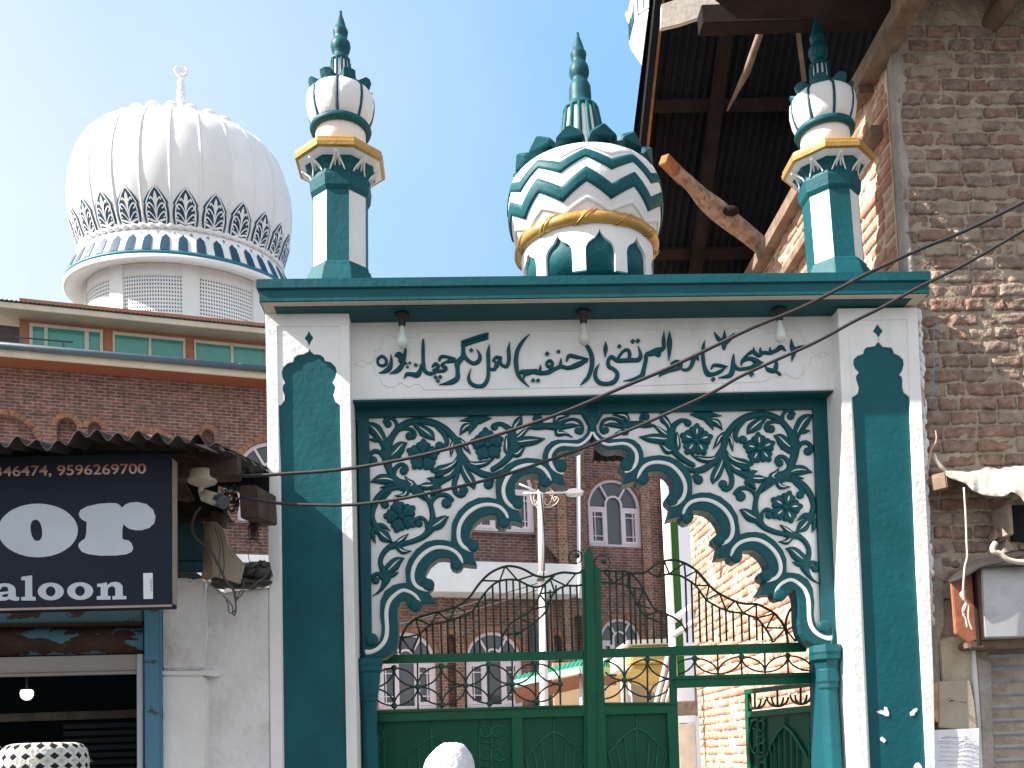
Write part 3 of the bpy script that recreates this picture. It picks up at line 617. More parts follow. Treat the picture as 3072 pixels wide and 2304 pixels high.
G4 = crop(1848, 0, 1.8072)
m2 = minaret(*G4(1185, 1392), 6.2/F/1.8072*1.045, -0.021); gp(m2)
for m_, b_ in ((m1, D4(395, 1385)), (m2, G4(1185, 1392))):
    m_.matrix_parent_inverse = Matrix.Translation(-Vector(gate.location))

# ---- gateway dome
YD = 6.32; kd = YD/F/1.7724*1.045
cq = PY(*D4(1692, 1120), YD)
RD = 407*kd
def zfl(z_):
    T_ = [(0,0),(100,94),(150,131),(200,152),(250,171),(300,188),(350,202),(407,212)]
    if z_ <= 0: return z_
    for (a_, b_), (c_, d_) in zip(T_, T_[1:]):
        if z_ <= c_: return b_+(d_-b_)*(z_-a_)/(c_-a_)
    return 212
dm = MB(); prof = []
for i in range(29):
    zz = -222+i*(407+222-6)/28; r = math.sqrt(max(0, 407**2-zz*zz)); zz = zfl(zz)
    prof.append((r*kd, zz*kd))
dm.lathe(prof, (0,0,0), n=96)
dome = dm.build('dome', M_white); dome.location = cq; dome.scale = (1, 1, 1.043); gp(dome); dome.matrix_parent_inverse = Matrix.Translation(-Vector(gate.location))
def dpart(name, mb, m, bevel=0): return mb.build(name, m, dome, bevel)
def zig(z_pt, z_pb, z_vt, z_vb, h, n=10, ph=math.radians(-90-6)):
    mb = MB(); seg = 8*n*2; vs = []; 
    def sph(t, zz, hh):
        r = math.sqrt(max(0, (407)**2-zz*zz)); 
        zz = zfl(zz)
        l = math.hypot(r, zz); f = (l+hh)/l
        return (r*f*kd*math.cos(t), r*f*kd*math.sin(t), zz*f*kd)
    for i in range(seg):
        t = 2*math.pi*i/seg; p = (t*n/(2*math.pi)) % 1.0; tri = abs(p-0.5)*2          # 1 at a peak, 0 in a valley
        a, b = z_vt+(z_pt-z_vt)*tri, z_vb+(z_pb-z_vb)*tri; tt = t+ph
        for hh, zz in ((-3, a+3), (h, a), (h, a*0.66+b*0.34), (h, a*0.33+b*0.67), (h, b), (-3, b-3)): vs.append(sph(tt, zz, hh))
    fs = []
    for i in range(seg):
        j = (i+1) % seg
        for k in range(5): fs.append([i*6+k, i*6+k+1, j*6+k+1, j*6+k])
    mb.add(vs, fs, True); return mb
dpart('zigzag_band', zig(104, 60, 45, -9, 6), M_teal); dpart('zigzag_band', zig(2, -64, -76, -140, 6), M_teal)
dpart('zigzag_ridge', zig(-128, -143, -178, -193, 5), M_white); dpart('zigzag_ridge', zig(158, 122, 108, 70, 3), M_white)
gr = MB(); pts = []
for j in range(240):
    a = 2*math.pi*j/240; pts.append((350*kd*math.cos(a), 350*kd*math.sin(a), -214*kd))
gr.tube(pts, [31*kd*(1+0.10*max(0, math.cos(j*2*math.pi/240*11))**8-0.10*max(0, math.cos(j*2*math.pi/240*11+0.6))**8) for j in range(240)], 12, closed=True)
for j in range(11):
    a0 = 2*math.pi*j/11
    for da0 in (0, 0.055):
        gr.tube([((350+33*math.cos(b))*kd*math.cos(a0+da0+b*0.10), (350+33*math.cos(b))*kd*math.sin(a0+da0+b*0.10), (-214+33*math.sin(b))*kd) for b in [-2.2+i*0.4 for i in range(12)]], 4*kd, 5)
dpart('gold_rope_ring', gr, M_gold)
dc = MB(); dc.lathe([(330*kd, -470*kd), (330*kd, -225*kd)], n=48); dpart('drum', dc, M_teal)
ar = MB(); n = 10; seg = 24*n; vs = []
ph = math.radians(-90+3.4)
def zarch(a):
    pts = [(0,-272),(0.12,-292),(0.35,-312),(0.62,-322),(0.85,-338),(0.97,-356),(1.0,-372)]
    for (a0, z0), (a1, z1) in zip(pts, pts[1:]):
        if a <= a1: return z0+(z1-z0)*(a-a0)/(a1-a0)
    return -470
thetas = []
for j in range(n):
    c_ = 2*math.pi*j/n; hw_ = 0.215
    for s_ in [-1.4615, -1.2, -1.0005, -1.0, -0.97, -0.85, -0.7, -0.5, -0.35, -0.2, -0.1, 0, 0.1, 0.2, 0.35, 0.5, 0.7, 0.85, 0.97, 1.0, 1.0005, 1.2]:
        thetas.append((c_+s_*hw_, abs(s_)))
for tt, a in thetas:
    zb_ = zarch(a) if a <= 1.0 else -470
    for r_, zz in ((328, zb_), (346, zb_), (346, -230), (328, -230)): vs.append((r_*kd*math.cos(tt+ph), r_*kd*math.sin(tt+ph), zz*kd))
fs = []; m = len(thetas)
for i in range(m):
    j = (i+1) % m
    for k in range(4): fs.append([i*4+k, i*4+(k+1) % 4, j*4+(k+1) % 4, j*4+k])
ar.add(vs, fs); dpart('arcade', ar, M_white)
pt = MB()
for i in range(13):
    a = 2*math.pi*i/13+math.radians(-90-18); ca, sa = math.cos(a), math.sin(a)
    def pp(r, tt, zz): return (r*kd*ca-tt*kd*sa, r*kd*sa+tt*kd*ca, zz*kd)
    o_ = [pp(285,-60,196), pp(338,-78,152), pp(362,-68,192), pp(378,0,236), pp(362,68,192), pp(338,78,152), pp(285,60,196)]
    i_ = [pp(268,-56,206), pp(312,-68,206), pp(336,-58,224), pp(356,0,248), pp(336,58,224), pp(312,68,206), pp(268,56,206)]
    pt.add(o_+i_, [list(range(7)), list(range(13, 6, -1))]+[[j, 7+j, 7+(j+1) % 7, (j+1) % 7] for j in range(7)])
dpart('petal_crown', pt, M_tealr, 0.004)
# neck and finial (heights traced from the sides)
def zf(y): return (1120-y)*kd
k2 = MB(); k2.lathe([(150*kd, zf(915)), (126*kd, zf(830)), (120*kd, zf(800)), (108*kd, zf(735)), (95*kd, zf(650)), (86*kd, zf(595))], n=32); k2.paint(1)
for i in range(14):
    a = i*2*math.pi/14
    k2.tube([((r+1)*kd*math.cos(a), (r+1)*kd*math.sin(a), zf(y)) for r, y in ((150,915),(120,800),(108,735),(95,650),(86,595))], [18*kd, 16*kd, 15*kd, 13*kd, 12*kd], 6)
dpart('neck', k2, [M_white, M_teal])
k4 = MB(); k4.lathe([(r*kd, zf(y)) for r, y in [(96,600),(92,582),(78,572),(62,558),(58,548),(60,525),(58,468),(52,452),(45,440),(42,425),(44,420),(52,400),(54,384),(50,358),(40,340),(36,332),(38,320),(43,292),(42,282),(34,276),(30,255),(20,220),(9,190),(8,172),(2,170)]], n=24, radf=lambda t, zz: 1-0.05*abs(math.cos(t*6)) if zf(545) < zz < zf(460) else 1.0); dpart('finial', k4, M_tealr)

# ================================================================== mosque behind the wall
AM = R(16.5)
TM = Vector((math.cos(AM), math.sin(AM), 0)); NM = Vector((math.sin(AM), -math.cos(AM), 0))     # along the front, and out of it
P0M = PY(1600, 1700, 26.0); P0M.z = 0
def loc(u, v, d=0.0):                           # photo pixel -> (s along the front, z) on the front pushed out by d
    p = PP(u, v, P0M+NM*d, NM); return (p-P0M).dot(TM), p.z
def W(s, z, d): return P0M+TM*s+NM*d+Vector((0, 0, z))
M_brick = brick_mat('red_brick_pointed', (0.225, 0.088, 0.070), (0.125, 0.060, 0.052), (0.24, 0.20, 0.175), bw=0.23, rh=0.078, ms=0.014, bump=0.5, noise=0.5, dirt=(0.11, 0.085, 0.072), damt=0.5)
M_brickq = brick_mat('brick_pilaster', (0.29, 0.125, 0.085), (0.16, 0.075, 0.058), (0.27, 0.22, 0.18), bw=0.12, rh=0.078, ms=0.014, bump=0.5, noise=0.4)
M_vous = mat('brick_voussoir', (0.30, 0.15, 0.10), 0.9, 0.2, var=0.45, vscale=7)
M_terra = mat('terracotta_wall_paint', (0.42, 0.185, 0.11), 0.85, 0.2, var=0.06)
M_wood = mat('red_brown_timber', (0.26, 0.085, 0.045), 0.6, 0.3, var=0.15, vscale=3)
M_creamf = mat('cream_fascia', (0.62, 0.55, 0.44), 0.6, 0.3, var=0.10, dirt=(0.40, 0.34, 0.27), dscale=1.0, damt=0.4)
M_gutter = mat('slate_gutter', (0.07, 0.10, 0.13), 0.5, 0.4, var=0.15)
M_frame = mat('lilac_window_frame', (0.66, 0.58, 0.62), 0.45, 0.4, var=0.04)
M_glass = mat('window_glass', (0.055, 0.060, 0.075), 0.08, 0.6, var=0.3, vscale=0.7)
M_gglass = mat('green_tinted_glass', (0.055, 0.30, 0.24), 0.06, 0.6, var=0.1, vscale=1.0)
M_dome = mat('white_dome_paint', (0.78, 0.77, 0.76), 0.55, 0.3, var=0.05, vscale=1.2, dirt=(0.52, 0.50, 0.47), dscale=0.9, damt=0.35, streak=True)
M_blue = mat('blue_teal_ornament', (0.009, 0.055, 0.100), 0.5, 0.3, var=0.2, vscale=2)
M_bluel = mat('turquoise_band', (0.03, 0.17, 0.24), 0.5, 0.3, var=0.15, vscale=2)
M_slab = mat('white_slab_paint', (0.76, 0.77, 0.78), 0.7, 0.2, var=0.05, dirt=(0.55, 0.45, 0.35), dscale=0.7, damt=0.3)
M_darkroof = mat('dark_tin', (0.10, 0.10, 0.10), 0.75, 0.2, var=0.3)
mosque = thing('mosque', 'red brick mosque with cream eaves, green glass windows and big white ribbed dome', 'mosque', W(0, 0, -6))
def mp_(o): return keep(o, mosque)
def slab(mb, s0, s1, z0, z1, d0, d1):
    return mb.hexa([W(s0,z0,d0), W(s1,z0,d0), W(s1,z0,d1), W(s0,z0,d1)], [W(s0,z1,d0), W(s1,z1,d0), W(s1,z1,d1), W(s0,z1,d1)])

sL = loc(-250, 1200)[0]; sM = loc(1737, 1500)[0]; sR = loc(1984, 1500, -1.3)[0]
zE = loc(0, 1108)[1]                           # underside of the lower eave against the wall
# window openings: (u centre, u half width, v crown, v spring, v sill, plane)
def wbox(uc, hw, vc, vs, vl, d): 
    s0, _ = loc(uc-hw, vs, d); s1, _ = loc(uc+hw, vs, d); return (s0+s1)/2, (s1-s0)/2, loc(uc, vs, d)[1], loc(uc, vl, d)[1], loc(uc, vc, d)[1], d
WIN = []
b_up = wbox(1843, 79, 1420, 1522, 1640, -1.3)
# upper row on the main front shares the height of the set-back window
zsp, zsl, zcr = b_up[2], b_up[3], b_up[4]
for uc in (95-353, 95, 447, 818, 1165, 1508):
    if uc == 95: continue
    s_ = (loc(uc-85, 1450)[0]+loc(uc+85, 1450)[0])/2; WIN.append([s_, b_up[1]*1.02, zsp, zsl, zcr, 0.0])
WIN.append(list(b_up))
lo1 = wbox(1220, 88, 1897, 1985, 2127, 0.0); lo2 = wbox(1482, 84, 1897, 1982, 2122, 0.0); lo3 = wbox(1862, 62, 1828, 1922, 2080, -1.3)
WIN += [list(lo1), list(lo2), list(lo3)]
BLIND = []                                      # small blind arches (s centre, half width, spring z, sill z, plane)
def blind(uc, hw, vtop, vbot, d=0.0):
    s0 = loc(uc-hw, vtop, d)[0]; s1 = loc(uc+hw, vtop, d)[0]; h = (s1-s0)/2; z = loc(uc, vtop, d)[1]; BLIND.append(((s0+s1)/2, h, z-h, loc(uc, vbot, d)[1], d))
for a in [(8,104,1243,1500),(200,30,1253,1420),(284,20,1265,1420),(624,18,1288,1420),(1000,30,1320,1480),(1330,26,1350,1500),(1352,13,1903,2120),(1668,18,1905,2070),(1735,14,1845,2060)]: blind(*a)
def arch_loop(sc, h, zs, zl, n=16):
    return [(sc-h, zl)]+[(sc-h*math.cos(math.pi*i/n), zs+h*math.sin(math.pi*i/n)) for i in range(n+1)]+[(sc+h, zl)]
def wall(s0, s1, z0, z1, d, thick, loops, name, m):
    cu = bpy.data.curves.new('c', 'CURVE'); cu.dimensions = '2D'; cu.fill_mode = 'BOTH'; cu.extrude = thick/2
    for lp in [[(s0,z0),(s1,z0),(s1,z1),(s0,z1)]]+loops:
        sp = cu.splines.new('POLY'); sp.points.add(len(lp)-1); sp.use_cyclic_u = True
        for i, q in enumerate(lp): sp.points[i].co = (q[0], q[1], 0, 1)
    o = bpy.data.objects.new('c', cu); C.objects.link(o)
    me = bpy.data.meshes.new_from_object(o.evaluated_get(bpy.context.evaluated_depsgraph_get()))
    bpy.data.objects.remove(o); bpy.data.curves.remove(cu)
    mb = MB(); mb.add([W(v.co.x, v.co.y, d-thick/2+v.co.z) for v in me.vertices], [list(p.vertices) for p in me.polygons]); bpy.data.meshes.remove(me)
    return mp_(mb.build(name, m))
ho = [arch_loop(a[0], a[1], a[2], a[3]) for a in WIN if a[5] == 0.0]+[arch_loop(b[0], b[1], b[2], b[3], 10) for b in BLIND if b[4] == 0.0]
zsplit = loc(1500, 1740, 0.9)[1]
wall(sL, sM, zsplit, zE+0.3, 0.0, 0.22, [q for q in ho if q[0][1] > zsplit], 'brick_wall', M_brick)
wall(sL, sM, 0.0, zsplit, 0.0, 0.22, [q for q in ho if q[0][1] < zsplit], 'brick_wall', M_brick)
ho2 = [arch_loop(a[0], a[1], a[2], a[3]) for a in WIN if a[5] != 0.0]
wall(sM-0.2, sR, 0.0, zE+0.3, -1.3, 0.22, ho2, 'brick_wall', M_brick)
bk = MB(); slab(bk, sL, sM-0.01, 0, zE+0.2, -0.30, -0.225); slab(bk, sM-0.01, sM+0.0, 0, zE+0.2, -1.1, 0.0-0.23); mp_(bk.build('recess_wall', M_brick))
rt = MB(); slab(rt, sR-0.02, sR+0.55, 0, zE+0.25, -1.9, -1.05); mp_(rt.build('dark_brick_return', M_brick))
# voussoir rings
def vring(sc, h, zs, d, w_, nseg):
    mb = MB()
    for i in range(nseg):
        a0 = math.pi*(i+0.06)/nseg; a1 = math.pi*(i+0.94)/nseg; o_ = 0.012+0.010*random.random(); rr = h+0.004
        c = [(rr, a0), (rr+w_, a0), (rr+w_, a1), (rr, a1)]
        f = [W(sc-r_*math.cos(a), zs+r_*math.sin(a), d+o_) for r_, a in c]; b = [W(sc-r_*math.cos(a), zs+r_*math.sin(a), d-0.05) for r_, a in c]
        mb.hexa(b, f)
    return mb
rings = MB()
for a in WIN:
    mp_(vring(a[0], a[1], a[2], a[5], 0.13, 26).build('brick_arch', M_vous))
for b in BLIND: mp_(vring(b[0], b[1], b[2], b[4], 0.11, 9 if b[1] < 0.5 else 20).build('brick_arch', M_vous))
# windows with fanlight, narrow arched middle sash and side casements
def window(sc, h, zs, zl, zc, d):
    fr = MB(); D0, D1 = d-0.16, d-0.07
    def bar(p, q, w_=0.05):
        (x0, y0), (x1, y1) = p, q; L = math.hypot(x1-x0, y1-y0) or 1; nx, ny = -(y1-y0)/L*w_/2, (x1-x0)/L*w_/2
        e = random.uniform(0, 0.004)
        fr.hexa([W(x0+nx,y0+ny,D0), W(x0-nx,y0-ny,D0), W(x1-nx,y1-ny,D0), W(x1+nx,y1+ny,D0)], [W(x0+nx,y0+ny,D1+e), W(x0-nx,y0-ny,D1+e), W(x1-nx,y1-ny,D1+e), W(x1+nx,y1+ny,D1+e)])
    def arc(cx, cy, r, w_, n=16):
        for i in range(n):
            a0, a1 = math.pi*i/n, math.pi*(i+1)/n
            q = [(r+w_/2, a0), (r-w_/2, a0), (r-w_/2, a1), (r+w_/2, a1)]
            fr.hexa([W(cx-r_*math.cos(a), cy+r_*math.sin(a), D0) for r_, a in q], [W(cx-r_*math.cos(a), cy+r_*math.sin(a), D1) for r_, a in q])
    arc(sc, zs, h-0.04, 0.085)
    for s_ in (-1, 1): bar((sc+s_*(h-0.04), zl), (sc+s_*(h-0.04), zs), 0.085)
    bar((sc-h-0.05, zl+0.03), (sc+h+0.05, zl+0.03), 0.09)
    m_ = 0.30*h; zi = zs+0.10*h
    for s_ in (-1, 1): bar((sc+s_*m_, zl), (sc+s_*m_, zi), 0.055)
    arc(sc, zi, m_, 0.055, 10)
    for s_ in (-1, 1):
        bar((sc+s_*m_, zs-0.02), (sc+s_*h, zs-0.02), 0.06)
        a = R(58); bar((sc+s_*m_*0.75, zi+m_*0.75), (sc+s_*h*math.cos(a), zs+h*math.sin(a)), 0.05)
        x0, x1 = sorted((sc+s_*(m_+0.03), sc+s_*(h-0.085))); z0, z1 = zl+0.09, zs-0.06
        for p, q in [((x0+0.035,z0),(x0+0.035,z1)),((x1-0.035,z0),(x1-0.035,z1)),((x0,z0+0.035),(x1,z0+0.035)),((x0,z1-0.035),(x1,z1-0.035))]: bar(p, q, 0.085)
        xm = x0+(x1-x0)*(0.68 if s_ > 0 else 0.32); bar((xm, z0), (xm, z1), 0.024)
        for zz in (z0+(z1-z0)*0.22, z0+(z1-z0)*0.78): bar((x0, zz), (x1, zz), 0.024)
    o = mp_(fr.build('window', M_frame))
    g = MB(); lp = arch_loop(sc, h+0.02, zs, zl); g.prism([W(x, z, d-0.20) for x, z in lp], NM*0.06); go = g.build('pane', M_glass, o); go.matrix_parent_inverse = Matrix.Identity(4)
for a in WIN: window(*a)
# projecting white band over the ground floor
zs0, zs1 = loc(1500, 1778, 0.9)[1], loc(1500, 1686, 0.9)[1]
sb = MB(); slab(sb, sL, loc(1738, 1700, 0.9)[0], zs0, zs1, 0.001, 0.9); mp_(sb.build('floor_band', M_slab, None, 0.01))
# brick pilasters
for u0, u1, v0, v1 in [(1666,1693,1200,1690),(1318,1340,1790,2200),(1366,1392,1790,2200),(1648,1662,1790,2200),(1692,1716,1790,2200),(1600,1614,1190,1690)]:
    pm = MB(); a0, b0 = loc(u0, (v0+v1)/2)[0], loc(u1, (v0+v1)/2)[0]; slab(pm, a0, b0, loc(u0, v1)[1] if v1 > 2000 else zs1-0.0, loc(u0, v0)[1], 0.001, 0.07); mp_(pm.build('brick_pilaster', M_brickq))
for u0, u1 in [(1928,1954),(1740,1762)]:
    pm = MB(); slab(pm, loc(u0, 1700, -1.3)[0], loc(u1, 1700, -1.3)[0], 0, zE, -1.299, -1.22); mp_(pm.build('brick_pilaster', M_brickq))
# eaves and clerestory of the left wing
sE = loc(900, 1150, 0.7)[0]
def eave(v_a, v_b, d, name, m, dback, u_a=0, s0=None):
    z0 = loc(u_a, v_b, d)[1]; z1 = loc(u_a, v_a, d)[1]
    mb = MB(); slab(mb, sL if s0 is None else s0, sE, z0, z1, dback, d); return mp_(mb.build(name, m, None, 0.01)), z0, z1
e1, z10, z11 = eave(1041, 1066, 0.70, 'lower_fascia', M_creamf, 0.62)
sf_ = MB(); slab(sf_, sL, sE, z10+0.02, z10+0.07, -0.3, 0.615); mp_(sf_.build('eave_soffit', M_wood))
bd = MB()
for i in range(60):
    s_ = sL+(sE-sL)*i/60; slab(bd, s_, s_+0.012, z10+0.012, z10+0.03, 0.01, 0.61)
mp_(bd.build('soffit_joints', M_wood))
gu = MB(); zg = loc(0, 1036, 0.78)[1]
gu.tube([W(sL, zg, 0.78), W(sE, zg, 0.78)], 0.075, 10); 
mp_(gu.build('gutter', M_gutter))
r1 = MB(); n_ = 260; vs = []
for i in range(n_+1):
    s_ = sL+(sE-sL)*i/n_; o_ = 0.018*math.sin(i*math.pi/1.5)
    vs += [W(s_, z11+0.05+o_, 0.76), W(s_, z11+0.32+o_, -0.45), W(s_, z11+0.03+o_, 0.76), W(s_, z11+0.30+o_, -0.45)]
fs = []
for i in range(n_):
    a, b = i*4, i*4+4; fs += [[a, a+1, b+1, b], [a+2, b+2, b+3, a+3], [a, b, b+2, a+2]]
r1.add(vs, fs, True); mp_(r1.build('lower_tin_roof', M_darkroof))
sC = loc(58, 1000, -0.35)[0]
cw_ = MB(); zc0, zc1 = z11+0.1, loc(60, 926, -0.35)[1]+0.25; slab(cw_, sC, sE, zc0, zc1, -0.75, -0.35); mp_(cw_.build('clerestory_wall', M_terra))
for (x0, y0, x1, y1, panes) in [(128,1398,445,1515,[(142,192),(207,366),(384,432)]),(487,1435,800,1552,[(496,642),(653,791)]),(838,1470,1150,1588,[(846,995),(1006,1142)])]:
    k = 1.4404; d = -0.345
    s0, s1 = loc(x0/k, 985, d)[0], loc(x1/k, 1010, d)[0]; um = (x0+x1)/2/k
    zt_, zb_ = loc(x0/k, y0/k, d)[1], loc(x1/k, y1/k+22, d)[1]
    f = MB(); ps = [(loc(a/k, 1000, d)[0], loc(b/k, 1000, d)[0]) for a, b in panes]
    edges = [s0]+[q for p in ps for q in p]+[s1]
    for a, b in zip(edges[0::2], edges[1::2]): slab(f, a, b, zb_, zt_, d, d+0.05)
    for a, b in ps: slab(f, a-0.0, b+0.0, zt_-0.075, zt_, d, d+0.048); slab(f, a, b, zb_, zb_+0.05, d, d+0.048)
    wo_ = mp_(f.build('clerestory_window', M_creamf))
    for a, b in ps:
        g = MB(); slab(g, a+0.001, b-0.001, zb_+0.05, zt_-0.075, d+0.004, d+0.015); g.build('pane', M_gglass, wo_).matrix_parent_inverse = Matrix.Identity(4)
e2, z20, z21 = eave(903, 921, 0.25, 'upper_fascia', M_creamf, 0.17, s0=sL)
s2 = MB(); slab(s2, sL, sE, z20+0.02, z20+0.06, -0.8, 0.165); mp_(s2.build('upper_soffit', M_creamf))
r2 = MB(); vs = []; fs = []
for i in range(n_+1):
    s_ = sL+(sE-sL)*i/n_; o_ = 0.016*math.sin(i*math.pi/1.5)
    vs += [W(s_, z21+0.026+o_, 0.30), W(s_, z21+0.3+o_, -4.0), W(s_, z21+0.016+o_, 0.30), W(s_, z21+0.29+o_, -4.0)]
for i in range(n_):
    a, b = i*4, i*4+4; fs += [[a, a+1, b+1, b], [a+2, b+2, b+3, a+3], [a, b, b+2, a+2]]
r2.add(vs, fs, True); mp_(r2.build('upper_tin_roof', M_darkroof))
# little balcony rail in front of the first window
rl = MB(); za = loc(60, 1012, 0.2)[1]
rl.tube([W(loc(45,1012,0.2)[0], za, 0.2), W(loc(218,1030,0.2)[0], za, 0.2)], 0.02, 6); rl.tube([W(loc(62,1012,0.2)[0], za, 0.2), W(loc(70,1030,0.2)[0], za-0.25, 0.2)], 0.02, 6); rl.tube([W(loc(190,1024,0.2)[0], za, 0.2), W(loc(190,1024,0.2)[0], za-0.25, 0.2)], 0.02, 6)
mp_(rl.build('balcony_rail', M_gutter))

# ---- the big ribbed dome on its drum
YM = 34.0; km = YM/F/1.4404*0.965
dq = PY(793/1.4404, 1146/1.4404, YM)
PRO = [(427,1150),(450,1100),(470,1030),(483,960),(487,890),(480,815),(464,752),(444,700),(408,650),(350,608),(280,578),(195,558),(110,549),(50,546)]
def dz(y): return (1150-y)*km*1.06
FLAT = 0.78
def rad_at(y):
    for (r0, y0), (r1_, y1) in zip(PRO, PRO[1:]):
        if y0 >= y >= y1: return r0+(r1_-r0)*(y0-y)/(y0-y1)
    return PRO[0][0] if y > 1150 else 60
NR = 24; A0 = math.radians(-90+15*0+7.5+1.5)
dang = math.atan2(dq.y, dq.x)
mdm = MB(); ns = 240
fine = spline([(r, y) for r, y in PRO], 4)
def radm(t): 
    q = ((t-A0)/(2*math.pi)*NR) % 1.0; return 1-0.020*(1-abs(2*q-1))**0.0*0 - 0.012*math.cos(2*math.pi*q)*0 + 0.007*math.sin(math.pi*q)
vs = []
for r, y in fine:
    for k in range(ns):
        t = 2*math.pi*k/ns; f_ = radm(t); vs.append((r*km*f_*math.cos(t), r*km*f_*math.sin(t)*FLAT, dz(y)))
m_ = len(fine); fs = [[i*ns+k, i*ns+(k+1) % ns, (i+1)*ns+(k+1) % ns, (i+1)*ns+k] for i in range(m_-1) for k in range(ns)]+[[(m_-1)*ns+k for k in range(ns)]]
mdm.add(vs, fs, True)
bigdome = mdm.build('dome', M_dome); bigdome.location = dq; bigdome.rotation_euler = (0, 0, dang-math.pi/2); keep(bigdome, mosque)
def dp(name, mb, m, bev=0): return mb.build(name, m, bigdome, bev)
def S3(t, y, off=0.0):
    r = rad_at(y)*km*(radm(t))+off; return Vector((r*math.cos(t), r*math.sin(t)*FLAT, dz(y)))
rb = MB()
for i in range(NR):
    t = A0+2*math.pi*i/NR
    rb.tube([S3(t, y, 0.0) for r, y in fine[1:-3]], 0.045, 6)
dp('dome_ribs', rb, M_dome)
md = MB()
def surf_ribbon(mb, pts, off, tc):
    """pts: (dx in px along the ring, y, width px)"""
    vs = []
    n = len(pts)
    for i, (x, y, w_) in enumerate(pts):
        a = pts[max(0, i-1)]; b = pts[min(n-1, i+1)]; ex, ey = b[0]-a[0], b[1]-a[1]; L = math.hypot(ex, ey) or 1; nx, ny = -ey/L*w_/2, ex/L*w_/2
        for s_ in (-1, 1): vs.append(S3(tc+(x+s_*nx)/rad_at(y), y+s_*ny, off))
    mb.add(vs, [[2*i, 2*i+1, 2*i+3, 2*i+2] for i in range(n-1)], True)
def med_half(y):                                # half width of the pointed medallion at height y
    t = (1138-y)/(1138-1000)                    # 0 at foot, 1 at tip
    if t < 0: return 0
    if t < 0.55: return 46+6*math.sin(math.pi*t/0.55)
    return max(0, 52*(1-((t-0.55)/0.45))**0.75)
for i in range(NR):
    tc = A0+2*math.pi*(i+0.5)/NR
    rows = [1138-138*j/16 for j in range(17)]
    vs = []
    for y in rows:
        h_ = max(0.5, med_half(y))
        for q in (-1, -0.5, 0, 0.5, 1): vs.append(S3(tc+q*h_/rad_at(y), y, 0.030))
    md.paint(0).add(vs, [[j*5+k, j*5+k+1, j*5+5+k+1, j*5+5+k] for j in range(16) for k in range(4)], True)
    md.paint(1)
    for s_ in (-1, 1):
        surf_ribbon(md, [(s_*max(0.2, med_half(y)*0.80-1), y+4, 5.0) for y in rows], 0.045, tc)
        for pts in [[(0,1134,6),(s_*14,1112,6),(s_*32,1098,8),(s_*38,1110,7),(s_*28,1116,6)],
                    [(0,1118,5),(s_*8,1085,6),(s_*26,1066,8),(s_*34,1076,7),(s_*24,1086,6)],
                    [(0,1090,5),(s_*6,1060,7),(s_*20,1044,9),(s_*22,1054,6)],
                    [(s_*2,1136,8),(s_*22,1128,12),(s_*40,1122,8)]]:
            surf_ribbon(md, [(a_, b_, c_*0.72) for a_, b_, c_ in spline(pts, 3)], 0.047, tc)
    surf_ribbon(md, [(0,1136,5),(0,1080,6),(0,1052,16),(0,1036,12),(0,1022,2)], 0.049, tc)
dp('medallions', md, [M_blue, M_dome])
rp = MB(); pts = [((438*km)*math.cos(t), (438*km)*math.sin(t)*FLAT, dz(1150)) for t in [2*math.pi*j/300 for j in range(300)]]
rp.tube(pts, [0.085+0.03*math.sin(j*2*math.pi*70/300) for j in range(300)], 8, closed=True); dp('rope_moulding', rp, M_dome)
def SK(t, q, off=0.0):                           # skirt: q 0 at the rope, 1 at the rim
    r = (432+65*q**0.8)*km+off; return Vector((r*math.cos(t), r*math.sin(t)*FLAT, dz(1156+112*q)))
sk = MB(); vs = []; nk_ = 168
for q in [j/6 for j in range(7)]:
    for k in range(nk_): vs.append(SK(2*math.pi*k/nk_, q))
sk.add(vs, [[j*nk_+k, j*nk_+(k+1) % nk_, (j+1)*nk_+(k+1) % nk_, (j+1)*nk_+k] for j in range(6) for k in range(nk_)], True)
sko = dp('arcade_skirt', sk, M_dome)
aa = MB(); NA = 42
for i in range(NA):
    tc = 2*math.pi*(i+0.5)/NA; hw_ = 0.040
    rows = [(1.0,1),(0.8,1),(0.62,1.0),(0.55,0.85),(0.50,0.95),(0.42,0.75),(0.36,0.35),(0.28,0.05)]
    vs = []
    for q, h_ in rows:
        for s_ in (-1, 0, 1): vs.append(SK(tc+s_*h_*hw_, q, 0.03))
    aa.add(vs, [[j*3+k, j*3+k+1, j*3+4+k, j*3+3+k] for j in range(len(rows)-1) for k in range(2)])
    tb = tc+math.pi/NA
    for (dx, dy) in ((0,-0.07),(0,0.07),(-0.016,0),(0.016,0)):
        aa.add([SK(tb, 0.24, 0.03), SK(tb+dx*0.6+dy*0.10, 0.24+dy*0.6-dx*1.2, 0.03), SK(tb+dx, 0.24+dy, 0.03), SK(tb+dx*0.6-dy*0.10, 0.24+dy*0.6+dx*1.2, 0.03)], [[0,1,2,3]])
dp('skirt_arches', aa, M_blue)
def ringprof(prof, name, m, n=120):
    mb = MB(); vs = [(r*km*math.cos(2*math.pi*k/n), r*km*math.sin(2*math.pi*k/n)*FLAT, dz(y)) for r, y in prof for k in range(n)]
    mb.add(vs, [[j*n+k, j*n+(k+1) % n, (j+1)*n+(k+1) % n, (j+1)*n+k] for j in range(len(prof)-1) for k in range(n)], True); return dp(name, mb, m)
ringprof([(494,1268),(500,1268),(501,1284),(494,1284)], 'rim_band', M_bluel)
ringprof([(500,1284),(506,1290),(507,1305),(500,1312),(492,1312),(412,1290)], 'disc', M_dome)
